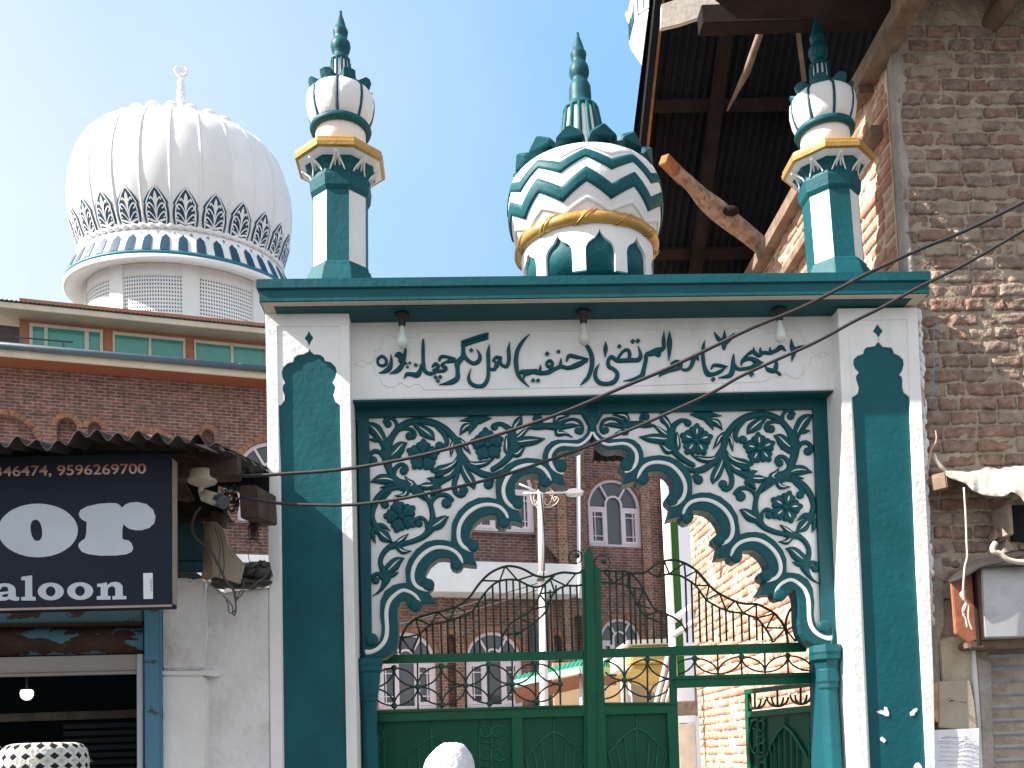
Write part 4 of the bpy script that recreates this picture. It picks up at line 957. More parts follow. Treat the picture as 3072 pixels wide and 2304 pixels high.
# drum with pierced screens
dr = MB(); n = 96
lat = []; PAN = 8; pa0 = math.radians(-90+4)
for k in range(PAN):
    c_ = pa0+2*math.pi*(k+0.5)/PAN; lat.append(c_)
ringprof([(404,1290),(404,1700)], 'drum_core', M_dome)
for k in range(PAN):
    t0 = pa0+2*math.pi*k/PAN
    pm = MB(); w_ = 0.085
    def DR(t, r, y): return Vector((r*km*math.cos(t), r*km*math.sin(t)*FLAT, dz(y)))
    for (ta, tb, ya, yb, rr) in [(t0-w_, t0+w_, 1292, 1700, 420), (t0+w_, t0+2*math.pi/PAN-w_, 1292, 1338, 412)]:
        m__ = 8; vs = []
        for j in range(m__+1):
            t = ta+(tb-ta)*j/m__
            for r_, y_ in ((380, ya), (rr, ya), (rr, yb), (380, yb)): vs.append(DR(t, r_, y_))
        pm.add(vs, [[j*4+q, j*4+(q+1) % 4, j*4+4+(q+1) % 4, j*4+4+q] for j in range(m__) for q in range(4)]+[[0,1,2,3],[m__*4,m__*4+1,m__*4+2,m__*4+3]])
    dp('drum_pier', pm, M_dome)
    ls = MB(); ta, tb = t0+w_, t0+2*math.pi/PAN-w_; nc, nr_ = 22, 12
    xs = [ta+(tb-ta)*(i+e)/nc for i in range(nc) for e in (0.0, 0.25, 0.75)]+[tb]; ys = [1338+(1525-1338)*(j+e)/nr_ for j in range(nr_) for e in (0.0, 0.25, 0.75)]+[1525]
    nx_ = len(xs); ls.v = [DR(x, 409, y) for y in ys for x in xs]
    for j in range(len(ys)-1):
        for i in range(nx_-1):
            hole = i % 3 == 1 and j % 3 == 1
            ls.f.append([j*nx_+i, j*nx_+i+1, (j+1)*nx_+i+1, (j+1)*nx_+i]); ls.sm.append(False); ls.mi.append(1 if hole else 0)
    dp('pierced_screen', ls, [M_dome, M_gutter])
kn = MB()
for i in range(22):
    t = 2*math.pi*i/22; c_ = S3(t, 576, 0.05); 
    kn.ball(c_, 0.21, 8, 6, 1.2, 1.0, 0.8)
dp('crown_petals', kn, M_dome)
fn = MB(); fn.lathe([(r*km, dz(y)) for r, y in [(60,548),(42,505),(34,468),(30,455),(22,440),(18,432),(16,428),(22,415),(23,407),(18,394),(14,388),(19,378),(20,370),(16,358),(12,352),(17,342),(18,334),(12,320),(6,308),(3,300)]], n=20); fi = dp('finial', fn, M_dome)
cr = MB(); pts = []
for j in range(25):
    a = math.radians(128+284*j/24); pts.append((26*km*math.cos(a), 0, dz(274)+26*km*math.sin(a)))
cr.tube(pts, [0.012+0.045*math.sin(math.pi*j/24) for j in range(25)], 8)
st_ = [((16 if j % 2 == 0 else 6.5)*km*math.sin(j*math.pi/5), (16 if j % 2 == 0 else 6.5)*km*math.cos(j*math.pi/5)) for j in range(10)]
cr.prism([(x, -0.03, dz(270)+z) for x, z in st_], (0, 0.06, 0)); cs = cr.build('crescent_star', M_dome, fi)

# ================================================================== old brick house on the right
M_bA = mat('old_brick_red', (0.275, 0.172, 0.136), 0.92, 0.15, var=0.38, vscale=16, bump=1.0, bscale=70, dirt=(0.40, 0.32, 0.25), dscale=14, damt=0.85)
M_bB = mat('old_brick_brown', (0.25, 0.178, 0.145), 0.92, 0.15, var=0.38, vscale=16, bump=1.0, bscale=70, dirt=(0.38, 0.31, 0.25), dscale=14, damt=0.85)
M_bC = mat('old_brick_clay', (0.34, 0.27, 0.215), 0.92, 0.15, var=0.30, vscale=11, bump=0.9, bscale=55, dirt=(0.16, 0.13, 0.11), dscale=7, damt=0.5)
M_mort = mat('mud_mortar', (0.40, 0.325, 0.25), 0.95, 0.1, var=0.30, vscale=7, bump=1.0, bscale=30, dirt=(0.15, 0.12, 0.10), dscale=3, damt=0.5, bdist=0.02)
M_lA = mat('lane_brick_pink', (0.46, 0.235, 0.165), 0.9, 0.15, var=0.22, vscale=14, bump=0.8, bscale=50, dirt=(0.60, 0.43, 0.30), dscale=10, damt=0.8)
M_lB = mat('lane_brick_salmon', (0.50, 0.30, 0.22), 0.9, 0.15, var=0.2, vscale=14, bump=0.8, bscale=50, dirt=(0.62, 0.46, 0.33), dscale=10, damt=0.8)
M_lM = mat('lane_mortar', (0.60, 0.47, 0.35), 0.95, 0.1, var=0.15, vscale=8, bump=1.0, bscale=40)
M_plas = mat('grey_cement_plaster', (0.38, 0.34, 0.30), 0.95, 0.1, var=0.25, vscale=5, bump=1.0, bscale=25, dirt=(0.16, 0.14, 0.13), dscale=4, damt=0.5, bdist=0.02)
M_tin = mat('sooty_corrugated_tin', (0.013, 0.013, 0.016), 0.8, 0.12, var=0.35, vscale=2, streak=True, dirt=(0.028, 0.024, 0.022), dscale=3, damt=0.5)
M_dwood = mat('dark_roof_timber', (0.020, 0.014, 0.012), 0.85, 0.12, var=0.4, vscale=6)
M_owood = mat('weathered_timber', (0.235, 0.165, 0.12), 0.85, 0.2, var=0.35, vscale=9, bump=0.6, bscale=25, dirt=(0.09, 0.06, 0.05), dscale=6, damt=0.6)
M_orange = mat('raw_pine_edge', (0.36, 0.145, 0.06), 0.8, 0.2, var=0.35, vscale=9, bump=0.5, bscale=30)
M_barge = mat('whitewashed_plank', (0.60, 0.53, 0.46), 0.85, 0.15, var=0.15, vscale=6, bump=0.5, bscale=18, dirt=(0.30, 0.23, 0.18), dscale=3, damt=0.5)
M_birch = mat('birch_bark', (0.36, 0.255, 0.185), 0.9, 0.12, var=0.4, vscale=14, bump=1.0, bscale=36, dirt=(0.075, 0.04, 0.028), dscale=15, damt=0.9, bdist=0.02)
house = thing('brick_house', 'old brick house with dark corrugated tin roof and whitewashed barge board', 'house', (4.0, 9.0, 0))
def hp(o): return keep(o, house)
YW = 6.14
XW = PY(2706, 580, YW).x
rnd = random.Random(11)
def rough_brick(mb, o, ax, ay, az, L, H, D, rough, nx=5, nz=3):
    """a worn brick: o lower corner on the wall face, ax along the wall, az up, ay out of the wall"""
    vs = []; seed = Vector((rnd.random()*50, rnd.random()*50, rnd.random()*50))
    for j in range(nz+1):
        for i in range(nx+1):
            fx, fz = i/nx, j/nz; e = min(fx*L, (1-fx)*L, fz*H, (1-fz)*H)
            d = D-(0.010 if e < 1e-6 else 0)+rough*mnoise.noise(seed+Vector((fx*L*14, fz*H*16, 0)))+rough*0.55*mnoise.noise(seed+Vector((fx*L*48, fz*H*52, 3)))
            px = fx*L+rough*0.8*mnoise.noise(seed+Vector((fx*9, fz*7, 5))); pz = fz*H+rough*0.8*mnoise.noise(seed+Vector((fx*9, fz*7, 9)))
            vs.append(o+ax*px+az*pz+ay*d)
    b = len(vs); fs = [[j*(nx+1)+i, j*(nx+1)+i+1, (j+1)*(nx+1)+i+1, (j+1)*(nx+1)+i] for j in range(nz) for i in range(nx)]
    rim = [i for i in range(nx+1)]+[(j+1)*(nx+1)-1 for j in range(1, nz+1)]+[nz*(nx+1)+i for i in range(nx-1, -1, -1)]+[j*(nx+1) for j in range(nz-1, 0, -1)]
    for k in rim: vs.append(vs[k]-ay*(D+0.03))
    m = len(rim); fs += [[rim[k], rim[(k+1) % m], b+(k+1) % m, b+k] for k in range(m)]
    mb.add(vs, fs, True)
def brick_face(mb, o, ax, ay, width, z0, z1, row, Ls, rough, D, nx, nz, skip=None):
    az = Vector((0, 0, 1)); z = z0; k = 0
    while z < z1-0.02:
        x = -rnd.random()*0.12
        h = row*0.80+rnd.uniform(-0.006, 0.006)
        while x < width:
            L = rnd.choice(Ls)*rnd.uniform(0.93, 1.07); x0 = max(0, x); x1 = min(width, x+L)
            if x1-x0 > 0.03 and not (skip and skip(x0, x1, z)):
                mb.paint(rnd.choice((0, 0, 1, 1, 2)) if nx > 2 else rnd.choice((0, 1)))
                rough_brick(mb, o+ax*x0+az*(z+rnd.uniform(-.004, .004)), ax, ay, az, x1-x0, h, D+rnd.uniform(-.006, .008), rough, nx, nz)
            x += L+rnd.uniform(0.010, 0.020)
        z += row; k += 1
# street front
zb0 = PY(2900, 1745, YW).z; zt0 = PY(2900, 70, YW).z
fw = MB(); brick_face(fw, Vector((XW+0.005, YW, 0)), Vector((1,0,0)), Vector((0,-1,0)), 1.9, zb0, zt0, 0.0905, (0.215, 0.215, 0.11, 0.16, 0.24), 0.013, 0.015, 12, 7)
hp(fw.build('front_brickwork', [M_bA, M_bB, M_bC]))
fm = MB(); 
gx, gz = 110, 200; vs = []
for j in range(gz+1):
    for i in range(gx+1):
        x = XW+0.006+1.95*i/gx; z = zb0-0.1+(zt0+0.3-zb0)*j/gz
        vs.append((x, YW-0.004-0.011*mnoise.noise(Vector((x*9, z*9, 3)))-0.009*mnoise.noise(Vector((x*31, z*31, 1)))-0.004*mnoise.noise(Vector((x*80, z*80, 5))), z))
fm.add(vs, [[j*(gx+1)+i, j*(gx+1)+i+1, (j+1)*(gx+1)+i+1, (j+1)*(gx+1)+i] for j in range(gz) for i in range(gx)], True)
fm.box(XW+0.03, 6.5, YW+0.03, YW+0.4, 0, 6.2); hp(fm.build('front_wall', M_mort))
# cement smeared on the corner
pm = MB(); pts = []
for j in range(44):
    z = zb0+(zt0-zb0)*j/43; wv = 0.045+0.05*mnoise.noise(Vector((0, z*3, 7)))
    pts.append((z, wv))
vs = []
for z, wv in pts:
    for q, (dx, dy) in enumerate(((-0.004, 0.085), (-0.012, 0.03), (-0.010, -0.012), (wv*0.5, -0.024), (wv, -0.008))):
        vs.append((XW+dx+0.008*mnoise.noise(Vector((q*3.1, z*8, 1))), YW+dy+0.008*mnoise.noise(Vector((q*2.3, z*9, 4))), z))
pm.add(vs, [[j*5+i, j*5+i+1, (j+1)*5+i+1, (j+1)*5+i] for j in range(43) for i in range(4)], True)
hp(pm.build('corner_plaster', M_plas))
# lane side
YL1 = PX(2086, 1900, XW).y
ztop = PX(2401, 598, XW-0.05).z
lw = MB(); brick_face(lw, Vector((XW, YL1, 0)), Vector((0,-1,0)), Vector((-1,0,0)), YL1-YW-0.12, 0.9, ztop, 0.088, (0.22, 0.22, 0.21, 0.11), 0.007, 0.016, 3, 2)
hp(lw.build('lane_brickwork', [M_lA, M_lB]))
lm = MB(); lm.box(XW-0.001, XW+0.3, YW+0.1, YL1, 0, ztop); 
gy, gz = 90, 90; vs = []
for j in range(gz+1):
    for i in range(gy+1):
        y = YW+0.1+(YL1-YW-0.1)*i/gy; z = 0.8+(ztop-0.8)*j/gz
        vs.append((XW-0.004-0.005*mnoise.noise(Vector((y*13, z*17, 2))), y, z))
lm.add(vs, [[j*(gy+1)+i, j*(gy+1)+i+1, (j+1)*(gy+1)+i+1, (j+1)*(gy+1)+i] for j in range(gz) for i in range(gy)], True)
hp(lm.build('lane_wall', M_lM))
# timbers along the wall head
a, b = PX(2740, -10, XW-0.05), PX(2262, 820, XW-0.05); dirn = (b-a).normalized()
tb = MB(); tb.beam(a-dirn*0.6, b+dirn*2.4, 0.13, 0.12); hp(tb.build('wall_plate', M_owood, None, 0.006))
tb = MB(); tb.beam(a+dirn*0.6-Vector((0.0,0,0.44)), b+dirn*2.4-Vector((0.0,0,0.44)), 0.08, 0.075); hp(tb.build('wall_timber', M_owood, None, 0.005))
bs = MB(); q = PX(2606, 275, XW); bs.box(q.x-0.11, q.x+0.25, q.y-0.10, q.y+0.04, q.z-0.07, q.z+0.07); hp(bs.build('joist_end', M_owood, None, 0.008))
rl_ = MB(); p1 = PY(2935, 125, YW+0.1); p2 = p1+Vector((0.30, -0.75, 0.42)); rl_.tube([p1, p2], 0.066, 10); hp(rl_.build('rafter_log', M_owood))
# tin roof: the steep back slope seen from below, and the front slope over the street wall
AT = R(50); NT = Vector((0, -math.sin(AT), -math.cos(AT))); PT0 = PY(2200, 400, 8.7)
def TP(u, v, off=0.0): return PP(u, v, PT0+NT*off, NT)
DT = Vector((0, math.cos(AT), -math.sin(AT))); XT = Vector((1, 0, 0))
skew = (TP(1923, 458)-TP(1982, 0)); skew = skew/skew.dot(DT)                     # direction of the left verge and of the corrugations
ctl = TP(1975, -220); ncor = 46; step = 0.075; vs = []
for i in range(ncor*8+1):
    x = i*step/8; o_ = 0.017*math.cos(2*math.pi*i/8)
    for t in (0.0, 1.6, 3.2, 4.6): vs.append(ctl+XT*x+skew*t+NT*o_)
tn = MB(); tn.add(vs, [[i*4+j, i*4+j+1, i*4+5+j, i*4+4+j] for i in range(ncor*8) for j in range(3)], True)
hp(tn.build('tin_roof', M_tin))
pr = MB(); pr.beam(TP(1950, 318, 0.05), TP(2560, 312, 0.05), 0.10, 0.09, NT); hp(pr.build('purlin', M_dwood, None, 0.004))
pr = MB(); pr.beam(TP(1940, 762, 0.05), TP(2420, 757, 0.05), 0.10, 0.09, NT); hp(pr.build('purlin', M_dwood, None, 0.004))
pr = MB(); pr.beam(TP(2195, -40, 0.13), TP(2080, 860, 0.13), 0.11, 0.10, NT); hp(pr.build('rafter', M_dwood, None, 0.004))
vg = MB(); vg.beam(TP(1992, -90, 0.06), TP(1925, 560, 0.06), 0.045, 0.10, NT); hp(vg.build('verge_board', M_orange, None, 0.004))
vg = MB(); vg.beam(TP(1979, -90, 0.02), TP(1911, 560, 0.02), 0.055, 0.20, NT); hp(vg.build('verge_felt', M_tin))
st_ = MB(); st_.tube([TP(2287, 80, 0.5), TP(2240, 215, 0.4), TP(2182, 332, 0.25)], [0.030, 0.034, 0.008], 8); hp(st_.build('roof_strut', M_owood))
st_ = MB(); st_.beam(TP(2388, 48, 0.4), TP(2413, 245, 0.4), 0.035, 0.035); hp(st_.build('roof_strut', M_owood))
st_ = MB(); st_.tube([TP(2350, 30, 0.7), TP(2420, 45, 0.7), TP(2560, 66, 0.75), TP(2700, 76, 0.8)], 0.022, 8); hp(st_.build('roof_strut', M_dwood))
fs_ = MB(); x0 = 1.50
fs_.hexa([(x0, 5.3, 6.30), (6.5, 5.3, 6.30), (6.5, 5.95, 6.385), (x0, 5.95, 6.385)], [(x0, 5.3, 6.36), (6.5, 5.3, 6.36), (6.5, 5.95, 6.46), (x0, 5.95, 6.46)])
fs_.hexa([(x0, 5.951, 6.385), (6.5, 5.951, 6.385), (6.5, 6.44, 6.45), (x0+0.50, 6.44, 6.45)], [(x0, 5.951, 6.46), (6.5, 5.951, 6.46), (6.5, 6.44, 6.53), (x0+0.50, 6.44, 6.53)])
hp(fs_.build('front_eave', M_dwood))
fb = MB(); fb.beam(PY(2100, 62, 6.9), PY(2760, 40, 6.9), 0.14, 0.14); hp(fb.build('eave_beam', M_dwood, None, 0.005))
bb = MB(); q = [PY(u, v, 7.25) for u, v in [(1984, 12), (1982, 86), (2040, 72), (2150, 36), (2290, -12), (2420, -60), (2420, -130), (2200, -60)]]
bb.prism(q, (0, 0.035, 0)); hp(bb.build('barge_board', M_barge, None, 0.004))
# birch prop sticking out of the wall head
lg = MB(); k = 2.295
def LP(x, y, t): return PY(1900+x/k, 415+y/k, 8.05+0.75*t)
pts = [(290,225,0.22),(375,300,0.38),(430,355,0.5),(480,410,0.58),(530,455,0.66),(590,505,0.7),(660,562,0.76),(760,640,0.86),(860,722,0.95),(960,802,1.02),(1010,840,1.06)]
rr = [0.050,0.056,0.062,0.074,0.084,0.090,0.086,0.080,0.076,0.074,0.074]
lg.tube([LP(x, y, t) for x, y, t in spline(pts, 3)], [r_[0] for r_ in spline([(r_, r_) for r_ in rr], 3)], 14)
lgo = hp(lg.build('birch_prop', M_birch))
lc = MB(); lc.beam(LP(208, 142, 0.1), LP(350, 285, 0.34), 0.085, 0.085, (0, 1, 0)); lcx = lc.build('cut_end', M_orange, lgo, 0.005); lcx.matrix_parent_inverse = Matrix.Identity(4)
lk = MB(); cc = LP(672, 500, 0.6); lk.ball(cc, 0.075, 14, 8, 1.0, 0.5, 0.62); lkx = lk.build('branch_scar', M_dwood, lgo); lkx.matrix_parent_inverse = Matrix.Identity(4)

# ------------------------------------------------------------------ little shop front under the house wall
H1 = crop(2519, 1300); H2 = crop(2519, 1700); H3 = crop(2519, 1889)
M_cream2 = mat('pale_tin_sheet', (0.52, 0.475, 0.41), 0.55, 0.35, var=0.15, vscale=6, bump=0.35, bscale=10, dirt=(0.35, 0.28, 0.22), dscale=5, damt=0.4)
M_galv = mat('galvanised_sheet', (0.46, 0.46, 0.47), 0.45, 0.5, var=0.12, vscale=5, bump=0.25, bscale=8, dirt=(0.22, 0.21, 0.20), dscale=6, damt=0.5, metal=0.25)
M_rwood = mat('red_painted_board', (0.36, 0.135, 0.075), 0.7, 0.25, var=0.3, vscale=6, bump=0.4, bscale=20, dirt=(0.12, 0.05, 0.035), dscale=5, damt=0.7)
M_shut = mat('rolling_shutter_steel', (0.30, 0.30, 0.31), 0.4, 0.5, var=0.2, vscale=5, dirt=(0.15, 0.11, 0.08), dscale=4, damt=0.6, metal=0.35)
M_ply = mat('weathered_plywood', (0.42, 0.36, 0.29), 0.85, 0.15, var=0.12, vscale=3, bump=0.25, bscale=60, dirt=(0.30, 0.24, 0.18), dscale=3, damt=0.5, streak=True)
M_paper = mat('white_paper', (0.76, 0.76, 0.82), 0.8, 0.2, var=0.03, bump=0.15, bscale=12)
M_ink = mat('pale_ink', (0.25, 0.22, 0.30), 0.8, 0.1)
M_dust = mat('dusty_plaster', (0.50, 0.42, 0.32), 0.95, 0.1, var=0.22, vscale=6, bump=1.0, bscale=24, dirt=(0.22, 0.17, 0.13), dscale=5, damt=0.6, bdist=0.02)
M_black = mat('black_plastic_film', (0.035, 0.030, 0.028), 0.45, 0.5, var=0.3)
M_cable = mat('black_cable', (0.030, 0.026, 0.027), 0.55, 0.4, var=0.25, vscale=15)
M_greyw = mat('grey_dusty_wire', (0.10, 0.09, 0.085), 0.7, 0.3, var=0.3)
M_pvc = mat('cream_pvc_pipe', (0.62, 0.54, 0.44), 0.5, 0.4, var=0.08)
M_bluepl = mat('blue_polythene_strip', (0.10, 0.27, 0.36), 0.45, 0.5, var=0.25)
M_nail = mat('rusty_nail', (0.06, 0.04, 0.035), 0.6, 0.4)
def hx(cv, pts, Y): return [PY(*cv(*p), Y) for p in pts]
# concrete pier, post, lintel, shutter
o = MB(); o.prism(hx(H3, [(1190,120),(1400,70),(1590,150),(1600,620),(1660,1700),(1660,3900),(1060,3900),(1120,1700),(1215,600)], YW-0.03), (0, 0.20, 0)); hp(o.build('plaster_pier', M_dust, None, 0.01))
o = MB(); o.prism(hx(H2, [(1085,-100),(1225,-100),(1250,700),(1190,900),(1215,1340),(1240,1500),(1135,1500),(1110,800)], YW-0.02), (0, 0.10, 0)); hp(o.build('cement_strip', M_plas))
o = MB(); o.prism(hx(H3, [(1590,150),(1625,160),(1660,560),(1700,1150),(1720,1659),(1740,3900),(1680,3900),(1650,1200),(1600,600)], YW-0.055), (0, 0.06, 0)); hp(o.build('white_edge_strip', M_whiter, None, 0.004))
o = MB(); o.prism(hx(H3, [(1640,330),(1820,400),(1830,700),(1850,1300),(1870,1700),(1900,3900),(1740,3900),(1700,1200),(1660,600)], YW-0.05), (0, 0.12, 0)); hp(o.build('stained_post', M_plas, None, 0.006))
o = MB(); o.prism(hx(H2, [(1540,900),(1740,880),(2300,840),(2700,830),(2700,960),(1560,985)], YW-0.16), (0, 0.25, 0)); hp(o.build('shop_lintel', M_owood, None, 0.008))
sh = MB(); za, zb_ = PY(*H3(2000, 230), YW+0.05).z, 0.0; xa, xb = PY(*H3(1805, 1000), YW+0.05).x, 6.0; rowh = 41*PXM(YW)
n_ = int((za-zb_)/rowh); vs = []; zz = za; prof = []
for i in range(n_):
    prof += [(za-rowh*i, 0.0), (za-rowh*(i+0.12), -0.016), (za-rowh*(i+0.45), -0.026), (za-rowh*(i+0.80), -0.016), (za-rowh*(i+0.90), 0.004)]
for z, d in prof: vs += [(xa, YW+0.05+d, z), (xb, YW+0.05+d, z)]
sh.add(vs, [[2*i, 2*i+1, 2*i+3, 2*i+2] for i in range(len(prof)-1)], False); hp(sh.build('rolling_shutter', M_shut))
# red board box with tin front and black film on top
bx = thing('shop_box', 'red board and grey tin box over the shutter of the right hand shop', 'box', PY(*H2(1800, 450), 5.75))
o = MB(); f = hx(H2, [(1345,150),(1500,95),(1690,30),(1735,850),(1540,915),(1395,800)], 5.9); b2 = [PY(*H2(x, y), 5.68) for x, y in [(1690,30),(1735,850)]]
o.prism([f[0], f[1], f[2], f[3], f[4], f[5]], (0, 0.03, 0)); keep(o.build('red_board', M_rwood, None, 0.005), bx)
o = MB(); o.box(*(lambda c: (c.x, c.x+0.012, 5.86, 5.895, c.z-0.40, c.z+0.05))(PY(*H2(1605, 150), 5.88))); keep(o.build('board_joint', M_dwood), bx)
o = MB(); o.prism(hx(H2, [(1700,5),(1760,0),(2211,-20),(2700,-40),(2700,820),(2211,840),(1740,850)], 5.86), (0, 0.5, 0)); keep(o.build('tin_front', M_galv, None, 0.006), bx)
fl = thing('plastic_cover', 'black plastic film draped over the red and tin box', 'cover', PY(*H1(1800, 1550), 5.8))
o = MB(); top = [(1290,1760),(1400,1650),(1560,1560),(1800,1480),(2000,1440),(2250,1380),(2700,1330)]; bot = [(1310,1790),(1480,1740),(1640,1640),(1700,1610),(1800,1605),(2250,1590),(2700,1560)]
vs = []
for (a_, b_) in zip(spline(top, 4), spline(bot, 4)): vs += [PY(*H1(*a_), 6.08), PY(*H1((a_[0]+b_[0])/2, (a_[1]*0.6+b_[1]*0.4)), 5.86), PY(*H1(*b_), 5.80), PY(*H1(b_[0], b_[1]+8), 5.81)]
m_ = len(vs)//4; o.add(vs, [[i*4+j, i*4+j+1, i*4+5+j, i*4+4+j] for i in range(m_-1) for j in range(3)], True); keep(o.build('film', M_black), fl)
# tin awning
aw = thing('tin_awning', 'pale crumpled tin awning sheet above the black plastic cover', 'awning', PY(*H1(1800, 560), 5.9))
o = MB(); top = [(1265,440),(1400,440),(1560,450),(1700,425),(1790,402),(1900,425),(2060,395),(2211,385),(2500,370),(2700,370)]; bot = [(1275,500),(1340,545),(1480,590),(1560,650),(1620,700),(1780,750),(1980,755),(2060,705),(2160,760),(2250,870)]
vs = []
for i, (a_, b_) in enumerate(zip(spline(top, 5), spline(bot, 5))):
    for t in range(6):
        q = t/5; x = a_[0]*(1-q)+b_[0]*q; y = a_[1]*(1-q)+b_[1]*q; d = 0.012*mnoise.noise(Vector((x*0.011, y*0.010, 2)))+0.006*math.sin(x*0.05)
        vs.append(PY(*H1(x, y), 6.11-0.32*q+d))
m_ = len(vs)//6; o.add(vs, [[i*6+j, i*6+j+1, i*6+7+j, i*6+6+j] for i in range(m_-1) for j in range(5)], True)
o.tube(hx(H1, [(1130,235),(1150,320),(1210,400),(1280,470)], 6.03), [0.008, 0.014, 0.016, 0.012], 6); so = keep(o.build('sheet', M_cream2), aw)
md_ = so.modifiers.new('solid', 'SOLIDIFY'); md_.thickness = 0.004
o = MB(); o.beam(PY(*H1(1185, 580), 5.98), PY(*H1(1440, 600), 6.12), 0.10, 0.10, (0, 0, 1)); keep(o.build('bracket', M_owood, None, 0.006), aw)
o = MB(); o.box(*(lambda p, q: (p.x, q.x, 5.95, YW+0.02, q.z, p.z))(PY(*H1(1972, 860), 5.98), PY(*H1(2062, 1230), 5.98))); hp(o.build('brick_jamb', M_bC, None, 0.006))
o = MB(); o.prism(hx(H1, [(2075,860),(2700,850),(2700,1300),(2075,1290)], YW-0.035), (0, 0.02, 0)); hp(o.build('dark_opening', M_tin))
o = MB(); o.prism(hx(H1, [(1870,1150),(1945,1215),(1850,1285)], 6.05), (0, 0.08, 0)); hp(o.build('broken_brick', M_bC))
o = MB(); o.prism(hx(H1, [(2000,1265),(2100,1390),(1960,1440)], 6.05), (0, 0.08, 0)); hp(o.build('broken_brick', M_bC))
pv = MB(); pv.tube(spline([tuple(p) for p in hx(H1, [(1870,1310),(1835,1370),(1850,1420),(1920,1440),(1990,1500),(2090,1535),(2250,1548),(2600,1540)], 5.74)], 4), 0.016, 8); tag(pv.build('pipe', M_pvc), 'cream plastic pipe lying over the black plastic cover', 'pipe')
cd_ = MB()
cd_.tube(spline([tuple(p) for p in hx(H1, [(1490,650),(1500,800),(1512,1000),(1520,1250),(1528,1480),(1500,1600),(1485,1800),(1478,1930),(1490,2000)], 5.78)], 4), 0.0055, 6)
for pts in [[(1480,290),(1450,330),(1475,380),(1520,440),(1480,560),(1510,620),(1530,730)],[(1495,280),(1500,400),(1545,470),(1540,560),(1550,660),(1590,760)],[(1510,440),(1475,520),(1500,580)]]:
    cd_.tube(spline([tuple(p) for p in hx(H2, pts, 5.79)], 4), 0.005, 5)
tag(cd_.build('dangling_wire', M_pvc), 'knotted pale wire dangling in front of the red board', 'wire')
pk = MB(); pk.tube(spline([tuple(p) for p in hx(H1, [(1150,-30),(1160,40),(1150,110),(1100,190),(1085,280),(1060,420),(1035,600)], 6.02)], 4), 0.005, 6); pk.tube(spline([tuple(p) for p in hx(K2, [(1480,1400),(1530,1490),(1560,1600),(1580,1750)], 6.02)], 3), 0.004, 6)
tag(pk.build('pink_wire', mat('pink_wire_sheath', (0.52, 0.33, 0.28), 0.6, 0.3)), 'thin pink wire hanging beside the right pillar', 'wire')
bp_ = MB()
for pts in [[(1712,700),(1720,760),(1690,850),(1678,1000),(1685,1150),(1690,1230),(1680,1400),(1675,1560),(1650,1700)],[(1720,750),(1755,820),(1775,900),(1780,980)],[(1735,1190),(1690,1280),(1680,1420)],[(1690,1540),(1730,1600),(1762,1645)]]:
    w0 = 12 if len(pts) > 5 else 8; vs = []
    for p in spline([tuple(q) for q in hx(K2, pts, 6.03)], 4): vs.append(p)
    bp_.tube(vs, w0/4*PXM(6)/2*1.3, 5)
tag(bp_.build('polythene_strip', M_bluepl), 'knotted blue polythene strip hanging on the brick wall', 'strip')
# board with nails and the pinned notice
bd_ = thing('plywood_board', 'weathered plywood board with two long nails beside the right pillar', 'board', PY(*H3(1400, 900), 6.06))
o = MB(); o.prism(hx(H3, [(1183,620),(1560,605),(1610,830),(1648,1185),(1450,1195),(1190,1175)], 6.05), (0, 0.025, 0)); keep(o.build('sheet', M_ply, None, 0.003), bd_)
for pts in [[(1322,845),(1500,870)],[(1318,825),(1325,850)]]:
    o = MB(); a_, b_ = PY(*H3(*pts[0]), 6.05), PY(*H3(*pts[1]), 5.97); o.tube([a_, b_], 0.004, 6); o.ball(b_, 0.008, 8, 5); keep(o.build('nail', M_nail), bd_)
fo = MB(); fo.prism(hx(H3, [(1115,640),(1180,625),(1185,1100),(1160,1110),(1100,930)], 6.03), (0, 0.06, 0)); tag(fo.build('foam_strip', mat('straw_foam', (0.50, 0.30, 0.13), 0.95, 0.1, var=0.3, vscale=20, bump=1.0, bscale=40)), 'straw coloured foam strip beside the plywood board', 'foam')
no = thing('paper_notice', 'white paper notice with handwritten lines below the plywood board', 'notice', PY(*H3(1400, 1500), 6.04))
o = MB(); vs = []
for j in range(9):
    for i in range(9):
        x = 1130+(1672-1130)*i/8; y = (1205-25*i/8)+(2300-1205)*j/8; vs.append(PY(*H3(x, y), 6.035-0.012*max(0, 1-j/1.5)*abs(math.sin(i*0.9))-0.004*math.sin(i+j)))
o.add(vs, [[j*9+i, j*9+i+1, j*9+10+i, j*9+9+i] for j in range(8) for i in range(8)], True); keep(o.build('sheet', M_paper), no)
o = MB(); r2_ = random.Random(5)
for y0, x0_, x1_ in [(1290,1220,1520),(1340,1180,1620),(1365,1170,1610),(1410,1200,1620),(1465,1200,1625),(1520,1190,1625),(1570,1185,1630),(1620,1290,1630),(1670,1190,1630),(1720,1190,1630)]:
    x = x0_
    while x < x1_:
        L = r2_.uniform(25, 60); pts = [(x+L*t/5, y0-18*(x-1130)/540*0+r2_.uniform(-7, 7)*(1.6 if y0 == 1290 else 1)) for t in range(6)]
        o.tube([tuple(p) for p in hx(H3, pts, 6.026)], 0.0011 if y0 > 1300 else 0.0016, 4); x += L+r2_.uniform(2, 10)
keep(o.build('handwriting', M_ink), no)
